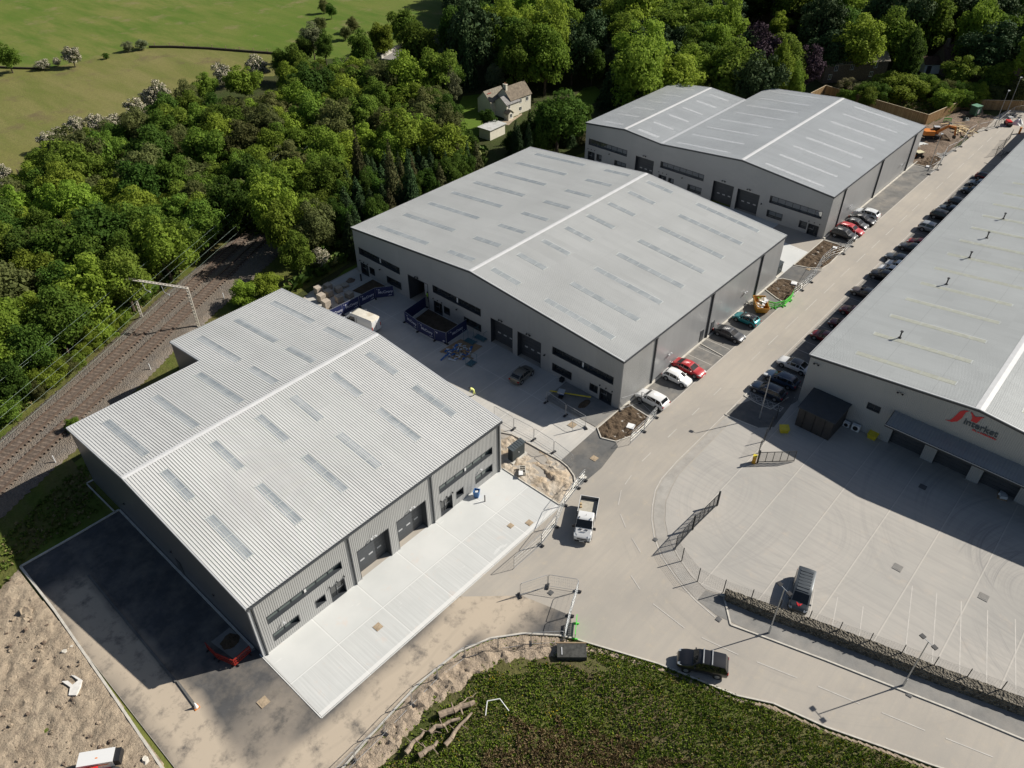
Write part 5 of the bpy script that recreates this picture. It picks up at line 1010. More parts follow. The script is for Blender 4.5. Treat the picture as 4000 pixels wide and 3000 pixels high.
def blossom_mat():
    t = NT('hawthorn_blossom_leaves'); g = t.n('ShaderNodeNewGeometry'); v = t.pos(False)
    c = t.mix(g.outputs['Random Per Island'], (0.04, 0.065, 0.015), (0.08, 0.10, 0.03))
    f = t.math('MULTIPLY', t.math('GREATER_THAN', t.math('FRACT', t.math('MULTIPLY', g.outputs['Random Per Island'], 13.7)), 0.45), t.math('GREATER_THAN', t.sep(v)[2], 2.2))
    c = t.mix(f, c, (0.60, 0.54, 0.41)); return t.done(c, 0.7, spec=0.2)
LM = {'mid': leaf_mat('mid_green_leaves', (0.080, 0.138, 0.020), (0.167, 0.239, 0.036), (0.109, 0.181, 0.026)),
      'bright': leaf_mat('bright_green_leaves', (0.128, 0.203, 0.024), (0.230, 0.317, 0.043), (0.169, 0.250, 0.032)),
      'deep': leaf_mat('deep_green_leaves', (0.042, 0.093, 0.016), (0.093, 0.160, 0.026), (0.061, 0.118, 0.019)),
      'dark': leaf_mat('dark_evergreen_needles', (0.023, 0.049, 0.019), (0.053, 0.085, 0.030), (0.038, 0.067, 0.023), 0.08),
      'olive': leaf_mat('olive_leaves', (0.094, 0.112, 0.037), (0.150, 0.163, 0.056), (0.112, 0.131, 0.044)),
      'silver': leaf_mat('silver_green_leaves', (0.138, 0.163, 0.081), (0.225, 0.250, 0.138), (0.163, 0.188, 0.100)),
      'purple': leaf_mat('purple_beech_leaves', (0.030, 0.019, 0.025), (0.085, 0.055, 0.070), (0.042, 0.026, 0.034), 0.05),
      'larch': leaf_mat('brownish_green_needles', (0.058, 0.065, 0.023), (0.098, 0.098, 0.039), (0.072, 0.072, 0.029), 0.1),
      'cream': leaf_mat('cream_flowering_leaves', (0.20, 0.19, 0.10), (0.34, 0.30, 0.18), (0.14, 0.16, 0.05)),
      'blossom': blossom_mat()}
def quads_mesh(name, P, Nn, S, rgen, aspect=0.8):
    n = len(P); Nn = Nn/np.linalg.norm(Nn, axis=1, keepdims=True); rv = rgen.normal(size=(n, 3)); a = np.cross(Nn, rv); a /= np.linalg.norm(a, axis=1, keepdims=True); b_ = np.cross(Nn, a)
    S = S[:, None]; V = np.empty((n, 4, 3)); bend = Nn*S*0.25
    V[:, 0] = P-a*S-bend; V[:, 1] = P-b_*S*aspect; V[:, 2] = P+a*S-bend; V[:, 3] = P+b_*S*aspect
    me = bpy.data.meshes.new(name); me.vertices.add(4*n); me.vertices.foreach_set('co', V.reshape(-1).astype(np.float32))
    me.loops.add(4*n); me.loops.foreach_set('vertex_index', np.arange(4*n, dtype=np.int32)); me.polygons.add(n); me.polygons.foreach_set('loop_start', np.arange(0, 4*n, 4, dtype=np.int32)); me.polygons.foreach_set('loop_total', np.full(n, 4, dtype=np.int32))
    me.update(); me.validate(); return me
def crown(kind, seed):
    """unit tree: radius 4 m, height 10 m"""
    r = np.random.default_rng(seed); pts = []; nrm = []; siz = []
    if kind in ('broad', 'tall', 'bush'):
        cz, rz, nl = {'broad': (5.3, 4.3, 56), 'tall': (5.4, 4.5, 62), 'bush': (4.4, 5.0, 36)}[kind]; lumps = []
        for k in range(nl):
            d = r.normal(size=3); d /= np.linalg.norm(d)
            if d[2] < -.80: d[2] *= -.6
            q = r.uniform(.42, .95); R_ = r.uniform(.60, 1.55) if kind != 'bush' else r.uniform(.8, 1.7); sq = 1.0 if kind != 'tall' else (1.0-.30*max(0, d[2]))
            lumps.append((np.array([d[0]*4*q*sq, d[1]*4*q*sq, cz+d[2]*rz*q]), R_))
        for c, R_ in lumps:
            n = int(135*R_*R_); d = r.normal(size=(n, 3)); d /= np.linalg.norm(d, axis=1, keepdims=True); d[:, 2] = np.where(d[:, 2] < -.55, -d[:, 2]*.5, d[:, 2])
            rad = R_*(1-.35*r.random(n)**2); rad = rad*(1+.18*np.sin(d[:, 0]*6+c[0])*np.cos(d[:, 1]*5+c[1])); p = c+d*rad[:, None]*np.array([1, 1, .85])
            pts.append(p); nrm.append(d+r.normal(size=(n, 3))*.55+np.array([0, 0, .25])); siz.append(r.uniform(.09, .22, n))
        n = 900; d = r.normal(size=(n, 3)); d /= np.linalg.norm(d, axis=1, keepdims=True); p = np.array([0, 0, cz])+d*(r.random(n)**.4)[:, None]*np.array([3.0, 3.0, rz*.75])
        pts.append(p); nrm.append(d+r.normal(size=(n, 3))*.6); siz.append(r.uniform(.22, .42, n))
    else:
        lay = 26 if kind == 'conifer' else 30
        for k in range(lay):
            f = k/(lay-1); z = 1.0+8.9*f; R_ = (4.0*(1-f)**.75+.15) if kind == 'conifer' else 4.0*(math.sin(math.pi*min(1, .18+f*.80))**.7)*(1 if f < .55 else (1-(f-.55)/.47)**.6+.03)
            nb = max(4, int(R_*5.5)) if kind == 'conifer' else max(5, int(R_*9))
            for j in range(nb):
                a = r.uniform(0, 2*math.pi); L = R_*r.uniform(.72, 1.12); n = max(6, int(L*15)); s = r.random(n)**.6; w = (1-s)*.45+.12
                x = L*s; y = r.normal(size=n)*w*.8; dz = (-.28*L*s*s+.05) if kind == 'conifer' else (.25*L*s); p = np.stack([x*math.cos(a)-y*math.sin(a), x*math.sin(a)+y*math.cos(a), z+dz+r.normal(size=n)*.14], 1)
                pts.append(p); o = np.stack([np.full(n, math.cos(a)*.6), np.full(n, math.sin(a)*.6), np.full(n, .9)], 1); nrm.append(o+r.normal(size=(n, 3))*.45); siz.append(r.uniform(.08, .21, n))
    P = np.concatenate(pts); N_ = np.concatenate(nrm); S_ = np.concatenate(siz); P[:, 2] = np.clip(P[:, 2], .15, 10.2)
    return quads_mesh('crown', P, N_, S_, r)
def trunk_mesh(kind, seed):
    random.seed(seed); b = MB(); top = 9.3 if kind in ('conifer', 'cypress') else 6.5; b.tube((0, 0, -.3), (.1, .05, top*.5), .26, .17, 7); b.tube((.1, .05, top*.5), (0, .1, top), .17, .04, 6)
    if kind in ('broad', 'tall', 'bush'):
        for k in range(8):
            a = k*.785+random.random(); z = 1.5+random.random()*3.2; e = (math.cos(a)*2.6, math.sin(a)*2.6, z+2.6); m_ = (math.cos(a)*1.1, math.sin(a)*1.1, z+1.0); b.tube((0, 0, z), m_, .11, .08, 5); b.tube(m_, e, .08, .025, 5)
    me = bpy.data.meshes.new('trunk'); me.from_pydata(b.v, [], b.f); me.materials.append(m_bark); me.update(); return me
SHAPES = {'broad': [crown('broad', s) for s in (1, 2, 3)], 'tall': [crown('tall', s) for s in (4, 5)], 'bush': [crown('bush', s) for s in (6, 7)], 'conifer': [crown('conifer', 8), crown('conifer', 9)], 'cypress': [crown('cypress', 10)]}
for l in SHAPES.values():
    for me in l: me.materials.append(LM['mid'])
TRUNK = {k: trunk_mesh(k, 3) for k in SHAPES}
KINDS = {'b': ('broad', 'mid'), 'B': ('broad', 'bright'), 'd': ('broad', 'deep'), 'o': ('broad', 'olive'), 't': ('tall', 'mid'), 'T': ('tall', 'bright'), 'D': ('tall', 'deep'), 'c': ('conifer', 'dark'), 'l': ('conifer', 'larch'), 'y': ('cypress', 'deep'), 'Y': ('cypress', 'bright'),
         'u': ('bush', 'mid'), 'U': ('bush', 'bright'), 'v': ('bush', 'olive'), 'w': ('bush', 'deep'), 'h': ('bush', 'blossom'), 'H': ('broad', 'blossom'), 'p': ('broad', 'purple'), 's': ('broad', 'silver'), 'k': ('bush', 'cream'), 'S': ('bush', 'silver'), 'x': ('broad', 'dark')}
TN = {'b': 'broadleaf_tree', 'B': 'broadleaf_tree', 'd': 'broadleaf_tree', 'o': 'broadleaf_tree', 't': 'broadleaf_tree', 'T': 'broadleaf_tree', 'D': 'broadleaf_tree', 'c': 'conifer', 'l': 'conifer', 'y': 'cypress_tree', 'Y': 'cypress_tree', 'u': 'shrub', 'U': 'shrub', 'v': 'shrub', 'w': 'shrub', 'h': 'hawthorn_bush', 'H': 'hawthorn_tree', 'p': 'purple_beech', 's': 'willow_tree', 'k': 'flowering_shrub', 'S': 'willow_shrub', 'x': 'evergreen_tree'}
def tree(x, y, r, h, k, label, group=None, rnd=random.Random(11)):
    shp, lm = KINDS[k]; t = thing(TN[k], label, 'bush' if shp == 'bush' else 'tree', (x, y, 0.03), rnd.uniform(0, 6.28), group)
    t.scale = (r/4*rnd.uniform(.92, 1.08), r/4*rnd.uniform(.92, 1.08), h/10)
    me = rnd.choice(SHAPES[shp])
    c = bpy.data.objects.new('crown', me); C.objects.link(c); c.parent = t; c.material_slots[0].link = 'OBJECT'; c.material_slots[0].material = LM[lm]
    s = bpy.data.objects.new('trunk', TRUNK[shp]); C.objects.link(s); s.parent = t
    return t
TREES = [
 ((72.0,245.2,3.0,8.0), 'b', 'tall leafy tree cut by the left edge where the two fields meet'),
 ((78.8,241.8,1.9,3.0), 'h', 'low blossoming hawthorn leftmost of the small bushes on the field boundary'),
 ((82.7,241.8,1.1,2.6), 'h', 'smallest pale hawthorn clump between two larger ones on the field boundary'),
 ((85.5,237.5,2.4,6.0), 'H', 'round white hawthorn standing alone on the field boundary'),
 ((94.8,238.3,0.9,1.8), 'w', 'single dark round bush on the field boundary ditch'),
 ((102.5,240.5,1.7,3.0), 'S', 'thin grey bush above the ditch on the field boundary'),
 ((106.0,239.4,2.1,3.2), 'S', 'sparse greenish bush at the start of the dark field ditch'),
 ((41.6,170.7,1.8,5.0), 'H', 'white hawthorn cut by the left edge beside the wooden field gate'),
 ((55.5,183.9,2.0,4.5), 'H', 'white-topped hawthorn nearest the gate on the lower field edge'),
 ((58.5,185.2,1.6,4.5), 'h', 'dark hawthorn just right of the white one by the gate'),
 ((63.1,187.1,2.3,5.0), 'H', 'broad cream hawthorn on the lower field edge'),
 ((66.9,185.3,2.5,5.0), 'h', 'flat-topped hawthorn between two cream ones on the field edge'),
 ((69.9,182.0,2.1,5.0), 'H', 'hawthorn with pale top right of the flat-topped one'),
 ((76.6,185.2,2.4,6.0), 'H', 'pinkish cream hawthorn below the tallest white hawthorn'),
 ((81.8,188.3,2.2,6.5), 'H', 'hawthorn merging with the tallest white one on the field edge'),
 ((84.1,186.9,2.6,7.5), 'H', 'tallest white hawthorn on the curved field edge'),
 ((86.9,181.0,3.5,8.0), 'o', 'yellowish green tree right of the tallest white hawthorn'),
 ((93.7,183.2,3.4,8.0), 'b', 'leafy tree at the field corner left of the dark hawthorn'),
 ((104.1,192.0,2.7,7.0), 'h', 'dark hawthorn with a white top jutting into the field'),
 ((101.3,178.5,4.1,9.0), 'B', 'bright yellow-green tree beside the dark field-corner hawthorn'),
 ((112.1,188.7,2.9,7.0), 'H', 'hawthorn with pale sprays above the bright green tree'),
 ((116.7,184.5,2.4,9.0), 'b', 'slim tree at the right end of the field ditch'),
 ((118.7,180.4,3.1,10.0), 'b', 'full green tree second from the field ditch end'),
 ((133.6,194.0,3.3,10.0), 's', 'grey-green willow casting a shadow on the upper field'),
 ((129.3,192.1,2.5,8.0), 'd', 'dark low tree whose shadow falls on the field'),
 ((132.8,187.5,3.0,9.0), 'd', 'dark tree right of the grey-green willow'),
 ((150.1,212.9,2.3,6.0), 'v', 'small olive tree on the hedge between the upper fields'),
 ((163.7,224.7,1.8,5.0), 'd', 'dark round bush at the top of the hedge'),
 ((166.4,232.4,1.7,5.0), 'v', 'thin bush at the very top of the hedge'),
 ((158.4,207.1,2.0,5.0), 'v', 'small olive tree alone in the grass strip'),
 ((151.6,202.6,1.9,4.5), 'v', 'small tree with a round shadow in the grass strip'),
 ((133.3,171.5,3.9,12.0), 'b', 'tall tree with visible limbs beside the road bridge'),
 ((145.5,178.6,3.8,11.0), 'B', 'bright leafy tree above the road bridge'),
 ((156.4,181.2,4.5,12.0), 'b', 'large tree at the edge of the top meadow'),
 ((141.6,158.7,5.5,14.0), 'b', 'very tall pale green tree beside the dark conifers'),
 ((129.9,140.5,5.3,15.0), 'b', 'tall pale green tree left of the cottage'),
 ((123.4,143.0,4.5,14.0), 'B', 'broad bright tree in front of the road bridge'),
 ((121.3,108.7,2.2,5.0), 'w', 'dark bush hiding the right side of the garage'),
 ((124.5,106.8,2.8,7.0), 'w', 'dark bush between the garage and the huge round tree'),
 ((126.9,103.7,2.8,7.0), 'w', 'dark bush in front of the huge round tree'),
 ((131.9,137.2,2.2,10.0), 's', 'pale willow close to the cottage lawn'),
 ((116.3,129.5,3.5,11.0), 'o', 'soft olive tree left of the cottage'),
 ((127.6,121.4,2.1,5.0), 'd', 'small rounded tree against the cottage wall'),
 ((128.3,101.7,6.0,13.0), 'd', 'huge dark round tree right of the cottage'),
 ((146.7,136.7,2.5,8.0), 's', 'silvery shrub tree behind the cottage'),
 ((144.3,144.4,3.0,22.0), 'c', 'tallest dark conifer at the left of the rear trees'),
 ((158.6,165.9,2.6,12.0), 'D', 'dark tree left of the tallest conifer'),
 ((163.6,149.6,6.2,18.0), 'B', 'tall bright tree against the dark rear wood'),
 ((159.2,130.8,6.0,22.0), 'B', 'largest bright green tree left of centre at the top'),
 ((149.3,131.3,5.4,18.0), 't', 'green tree below the largest bright one'),
 ((157.3,107.8,4.2,13.0), 'c', 'dark evergreen left behind the farthest unit'),
 ((162.9,104.3,4.0,12.0), 'c', 'dark evergreen behind the first ridge of the farthest unit'),
 ((174.1,121.5,2.6,10.0), 's', 'silver willow among dark evergreens'),
 ((157.4,107.1,1.5,6.0), 'U', 'small young tree in front of the dark evergreens'),
 ((167.0,121.8,3.5,11.0), 'd', 'dark tree with yellow tips behind the garden lawn'),
 ((198.1,103.7,6.3,20.0), 'B', 'big yellow-green tree at the top centre right'),
 ((183.2,102.5,5.1,16.0), 'b', 'rounded green tree behind the farthest unit roof'),
 ((186.5,90.1,4.5,16.0), 'x', 'near-black evergreen behind the farthest unit'),
 ((186.4,87.1,6.3,17.0), 'p', 'purple beech, broad dark crown behind the farthest unit'),
 ((195.7,77.8,3.9,13.0), 'p', 'smaller purple tree right of the bright cypress'),
 ((181.8,78.7,3.2,17.0), 'Y', 'tall bright green cypress-shaped tree in front of the purple beech'),
 ((186.1,75.9,2.6,11.0), 'b', 'narrow green tree right of the bright cypress shape'),
 ((235.2,104.7,3.3,9.0), 'B', 'small yellow-green tree left of the stone roof ridge'),
 ((211.7,79.9,5.5,14.0), 'x', 'big dark evergreen above the stone barn'),
 ((247.1,85.6,4.3,11.0), 'B', 'bright rounded tree above the small cypress'),
 ((235.0,81.8,2.8,9.0), 'Y', 'bright conical conifer above the stone barn roof'),
 ((229.0,69.6,6.1,16.0), 'b', 'wide green tree in the rear garden wood'),
 ((242.4,53.8,5.8,20.0), 'T', 'tall yellow-green poplar-like tree at the upper right'),
 ((242.5,45.2,4.3,14.0), 'x', 'dark evergreen at the right edge of the photo'),
 ((216.4,61.0,3.4,16.0), 'y', 'dark pointed cypress right of the stone barn'),
 ((225.5,50.7,4.2,9.0), 'b', 'rounded tree in front of the brown barn roof'),
 ((228.1,42.2,3.9,9.0), 'b', 'loose green tree right of the brown barn roof'),
 ((249.9,54.5,4.3,7.0), 'b', 'low round tree above the brown barn roof'),
 ((203.5,69.7,2.5,5.0), 'k', 'cream flowering shrub behind the timber fence'),
 ((209.5,59.4,5.2,7.0), 'U', 'big yellow-green bush left of the outbuilding drive'),
 ((204.0,64.9,2.7,5.0), 'w', 'dark bush below the stone barn'),
 ((63.5,110.5,3.7,14.0), 'B', 'big bright tree right of the railway cutting'),
 ((61.5,105.1,3.5,12.0), 'B', 'lower bright tree right of the railway cutting'),
 ((59.5,99.5,2.7,9.0), 'b', 'leafy tree nearest the block pallets'),
 ((63.8,99.9,1.5,4.0), 'h', 'white flowering shrub beside the block pallets'),
 ((48.8,99.6,2.1,5.0), 'U', 'bright shrub at the stepped corner of the nearest unit'),
 ((52.6,98.4,2.2,5.0), 'U', 'bright shrub between the railway and the block pallets'),
 ((17.7,90.4,1.0,2.6), 'U', 'small bright shrub at the corner of the nearest roof'),
 ((65.3,131.1,1.6,5.0), 'H', 'white blossoming hawthorn above the railway cutting'),
 ((67.3,137.1,3.0,7.0), 'b', 'dense tree above the white railway hawthorn'),
 ((49.4,122.4,3.0,7.0), 'd', 'round dark green tree beside the overhead wires'),
 ((42.1,120.4,2.3,6.0), 'k', 'yellowish flowering bush left of the railway gantry'),
 ((45.0,130.7,1.9,5.0), 'k', 'cream flowering bush above the yellowish one'),
 ((83.8,113.0,2.2,15.0), 'l', 'brownish larch left of the dark conifers'),
 ((83.8,103.8,2.1,15.0), 'l', 'bare-branched larch nearest the middle unit'),
 ((84.9,100.2,2.0,14.0), 'c', 'dark conifer nearest the middle unit roof edge'),
 ((99.6,118.4,5.6,13.0), 'B', 'broad bright horse chestnut left of the white garage'),
 ((102.9,109.9,4.8,12.0), 'B', 'bright chestnut in front of the white garage'),
 ((79.1,106.3,1.2,3.5), 'H', 'small white shrub at the far corner of the middle unit'),
]
for (x, y, r, h), k, lab in TREES:
    if r > 0: tree(x, y, r, h, k, lab)
FILLS = {'W1': '47.4 146.2 3 6.6 d 0 0 0;28.7 123.5 4.3 10 B 2 6 0;53.1 161.2 4.8 12 o 0 5 1;99.6 155.4 3.4 6.7 B 4 6 4;40.4 126.3 4.8 12 d 0 3 8;45 114.9 4.8 11.5 B 0 2 8;90.1 159.2 3.1 7.9 B 0 7 3;14.7 100.4 3 8.7 d 0 2 22;20.3 118.7 3.4 7.2 o 0 3 11;54.8 168.1 3.2 7.3 b 0 5 1;96 125.9 3.4 9.3 B 3 2 12;114 119.3 3.7 7.5 b 0 4 13;71.7 110.2 3.9 8 u 0 3 12;75.9 133.6 4.2 8.6 B 0 2 9;85.3 144.2 4.7 11.6 o 1 1 7;72.8 114.7 3.3 6.9 u 0 0 9;68.4 151 3.2 9.2 o 0 6 2;31.5 110.7 4.6 12 B 0 4 8;37.1 132.3 3.4 8 o 0 3 8;61.8 149.6 4.6 12 d 0 3 7;87.2 151.4 3.1 6.9 B 2 1 7;70.3 143.7 4.5 12 b 0 2 7;102.3 134.1 4.5 11.6 b 1 2 12;45.2 134.3 3.1 8.2 b 1 3 8;18.9 109.9 4.8 12 B 1 3 11;87.3 135.8 4 9.2 B 1 1 9;23.7 114.2 3.1 7.9 B 0 2 11;118.3 136.2 4.7 9.6 B 0 3 13;59.2 128 3.4 8.3 o 0 4 7;62.4 132.3 3.6 8.1 b 0 4 7;49.9 156.6 4.7 12 u 0 5 1;89.4 142.3 3.5 9.5 B 3 2 9;80.7 118.8 4.1 11.2 u 1 1 9;37.7 116.5 3 6.2 o 0 4 8;73.9 119.7 3.9 11 B 0 1 9;24.2 120.4 4.3 10.2 o 1 6 0;19.5 104.4 3.4 9.6 d 1 3 11;80.8 155.9 3.8 9.5 b 0 6 3;96.3 136.4 4.7 12 o 2 6 4;74.6 126.8 3.4 9.3 u 0 2 9;63.6 139.3 4.2 8.5 o 0 3 7;103.7 149.6 3.1 8.1 B 2 5 5;89 147.5 3.3 9.6 B 3 1 7;70.2 127.7 4.4 10.5 d 0 1 7;42 154.8 3.9 8.2 b 0 0 0;65.8 103.4 4 10.8 o 0 4 12;74.5 152.7 3.9 8.2 B 1 2 7;53.5 137.7 4.1 11.9 d 0 4 7;40.8 136.7 3.2 7.2 B 1 3 8;30.8 140.6 3.8 8.1 d 1 6 0;63.3 167.6 3.6 8.2 d 0 7 1;93.2 132.1 3.7 7.7 u 1 2 12;57.3 143.1 4.5 12 o 1 4 7;65.3 124.3 3.5 8 o 0 0 7;80.8 146.2 3.1 7 u 0 1 7;60.6 119.4 4.1 11.8 d 0 7 7;85.3 125.1 4.7 12 B 2 2 12;80.5 131.4 3.5 8.8 o 0 1 7;24.5 106.7 4.8 10.9 b 0 2 11;119.5 147.1 4.1 12 o 0 5 5;95.8 143 4.5 12 b 0 1 9;110.4 125.9 3.9 9.5 o 1 6 5;113.6 159.6 3.5 8 b 1 7 4;30.4 128.7 4.4 10.8 d 2 6 0;87.6 163.3 3.3 8.1 o 0 6 3;111.3 140.8 4.4 12 b 4 5 5;124.1 163.9 3.8 9 B 0 4 5;110.9 150.2 4.1 10.1 B 1 7 4;43.3 140 4 10.2 B 1 6 1;78.6 123.8 3.4 9.4 o 0 1 9;117.1 124.6 4.1 10.2 d 0 3 13;54 126.8 4 8.3 b 1 4 7;74.4 163.6 4.5 10.7 b 0 7 2;59.7 162.1 3.3 8.8 b 0 7 1;65.8 156.6 3.8 8.2 b 1 6 2;57.8 132.4 3.2 8.2 u 0 4 7;102.1 126.6 4.3 10.1 o 1 2 12;30.4 116.8 4 9 d 0 4 8;53.8 118.8 4.5 9.1 b 0 5 7;85.7 156.5 4.7 10.5 o 1 6 3;118.2 158.1 4.5 9.2 o 0 7 4;94.2 155.1 3.4 9.7 B 1 7 3;83.8 139.7 3.5 9.2 b 0 2 9;64.4 143.3 3 7.8 b 0 3 7;114 132.4 3.7 7.6 o 0 6 5;36.3 149.3 3.4 9.2 B 0 6 0;107.9 160.1 4.8 12 d 0 6 4;34.3 124 4.6 12 b 1 7 0;53.3 133.5 3.1 6.7 B 0 4 7;46.2 126.3 4.8 11 u 0 2 8;111.2 172.7 3 7.7 d 0 5 4;27.6 135.5 4 11 b 0 6 0;109.2 129.7 3.2 9.3 b 1 6 5;41.2 117.6 3.5 9.7 b 0 3 8;104.2 120.7 4.5 10.5 B 0 4 13;107.8 147.1 3.8 9.6 u 0 5 5;40.9 143.7 3.9 9.6 B 1 7 0;36.1 144.1 3 7.3 B 0 7 0;80.4 136.7 4.1 10.1 B 1 2 9;36.4 110.9 4.3 10.9 b 0 4 8;124.9 135.1 3.2 7.2 o 0 4 6;77.6 141.6 4.2 11.4 o 0 2 7;55.3 153 3.5 7.1 b 2 6 1;78.3 160.7 3.5 9.4 b 1 7 2;67.8 165.8 3.7 10.6 o 0 0 1;116.7 174.1 3.5 7.8 b 0 6 4;50.2 149.1 3.2 6.5 o 0 6 1;32.1 145.7 4.4 10.6 d 0 6 0;93.7 121.6 3.8 7.6 u 0 2 12;109 115.8 4.2 11.6 o 0 4 13;122.9 151.8 3.1 7.5 b 2 5 5;47.9 163.1 3.5 8.1 B 1 0 0;61.1 158.7 3.2 7.3 B 0 7 1;38.9 121.4 3.3 7.2 u 0 3 8;95.3 148.1 3.3 8.7 o 1 6 4;57.1 158.7 3.4 10.2 b 1 6 1;59.3 170.3 3.3 7.5 b 0 6 1;123.9 156.7 3.3 9.1 o 1 5 5;25.4 130.6 3.8 11.4 u 0 6 0;84.3 120.5 3.1 7.3 B 0 2 12;54.7 146.6 3.1 7.5 u 0 7 1;93 162.1 3.4 7.5 o 0 7 3;32.7 152.6 3 6.7 B 1 6 0;49.4 133.1 3.6 9.2 B 1 4 7;117.6 152.3 4.6 10.9 b 3 5 5;44 148.2 4.2 11.1 B 2 0 0;104.1 154.5 3.1 6.5 d 0 2 9;98.7 150.9 4.4 11.5 B 2 6 4;137.8 143.7 3.6 9.5 b 0 6 14;73.5 137.5 3.3 7.9 b 1 1 7;22.3 124.9 3.1 8.8 b 1 6 0;36.6 155 4.1 8.3 o 0 6 0;49.2 139.6 3.1 9.3 B 0 6 1;57.9 123.9 3.9 8.7 B 0 5 7;48.2 167 3.6 7.9 b 1 0 0;69.9 160.3 4 10.2 b 0 6 2;101 143.5 3.2 6.7 b 0 2 12;106.6 135.5 3 6.5 d 2 6 5;129.9 166.3 3.3 7.2 b 1 5 5;66.5 170.9 3.2 7.4 u 0 0 1;70.3 170.9 3.7 8.8 o 0 5 2;68.8 115.3 2.9 7.9 b 0 0 9;59.5 137.4 3.8 11 b 2 4 7;88.6 130.2 3.2 8.6 o 0 2 12;77.8 115.1 4.3 11.3 u 0 1 9;82.3 167.1 2.9 6.7 B 0 7 2;128.3 149.2 3.3 8.7 b 0 6 5;49.1 116.9 3.3 9.2 b 0 2 8;119.3 131.3 3.6 10.4 u 0 7 5;35.7 137.9 3.4 9.3 b 0 7 0;71.3 133.6 3 8.9 b 0 1 7;72.7 157.3 3.5 7.9 o 0 7 2;33.3 132.7 3.4 8.2 o 0 7 0;140.6 148.2 3.3 6.7 b 0 5 14;70.6 122.3 3.3 9.1 o 0 2 9;104.1 164 3 7.4 B 1 6 4;113.3 137.2 3 6.1 d 1 6 5;119.6 141.4 3.2 8.5 B 1 6 5;122.7 176.7 3.2 6.4 u 0 6 4;125.9 160.6 3.1 7.1 d 1 5 5;46.4 152.8 4.5 10 b 1 5 1;102.3 139.6 3.2 9.3 o 3 2 12;81.4 163.5 3.7 7.7 B 0 6 3;123.7 169.2 3.1 7.8 b 0 7 4;106 128.4 2.9 7.5 B 1 4 13;66.9 119 4.6 12 B 0 3 9;44 160.3 3.9 8.4 B 0 0 0;34.8 119 2.9 8.5 u 0 7 0;77.1 171.4 4.1 10.1 d 0 6 2;109.3 122 3.1 7.1 u 0 4 13;114.8 144.3 3.1 8.7 B 0 5 5;18.7 114.7 3.9 10 d 2 3 11;102.2 159.2 4 9.5 b 0 0 3;122.8 137.9 2.9 6.3 d 0 6 5;26.7 111 3.3 7.6 d 0 2 11;61.3 155 3.4 7.2 o 1 7 1;136.4 148.8 3.6 7.6 o 0 7 5;82.9 159.7 3.1 8.9 o 1 7 2;58.3 166.9 3.1 7.9 d 0 6 1;86.1 167.3 3.4 8.2 d 0 6 3;108.6 165.4 3.2 7.4 B 0 6 4;95.1 117.5 3.8 10.2 B 0 1 12;79.3 151 4.8 12 b 1 6 3;91.4 151.1 4 10.9 o 0 5 4;97.9 158.8 2.9 8.1 B 1 5 4;15.1 104.3 3.8 9.2 B 0 2 22;107 152.6 3 7.9 d 1 6 4;72.1 148.4 3.4 7.7 o 1 3 7;45.7 120.2 3.2 8.7 d 0 2 8;90.2 125.7 4.2 9.1 B 1 2 12;50.7 171.2 3.2 6.6 B 0 1 0;119.9 165.2 3 9 u 0 7 4;99.9 130.5 3.1 7.5 d 1 1 9;127.6 154.7 3.1 7.9 d 0 5 5;67.5 109.2 3.2 8 B 0 7 9;132 150.4 3.2 7.5 B 0 7 5;35.9 128.6 3 6.9 o 1 4 8;81.5 127.5 3 8.4 d 0 1 9;133 161.3 3 6 b 0 5 5;91.5 168.6 3.1 6.4 u 0 6 3;112.4 155.1 3.8 8 b 2 7 4;83.6 172 3.4 8.7 b 0 0 2;63.3 172.6 3.4 7 o 0 7 1;104.7 142.4 3.3 8.3 o 2 7 4;115.7 166.1 3.8 8.2 o 0 6 4;76 146.3 4.2 11.3 B 0 2 7;131.1 155.6 3.2 7.9 B 0 6 5;108 169.2 3.3 9.7 B 0 5 4;52.1 141.4 3 6.4 u 1 7 1',
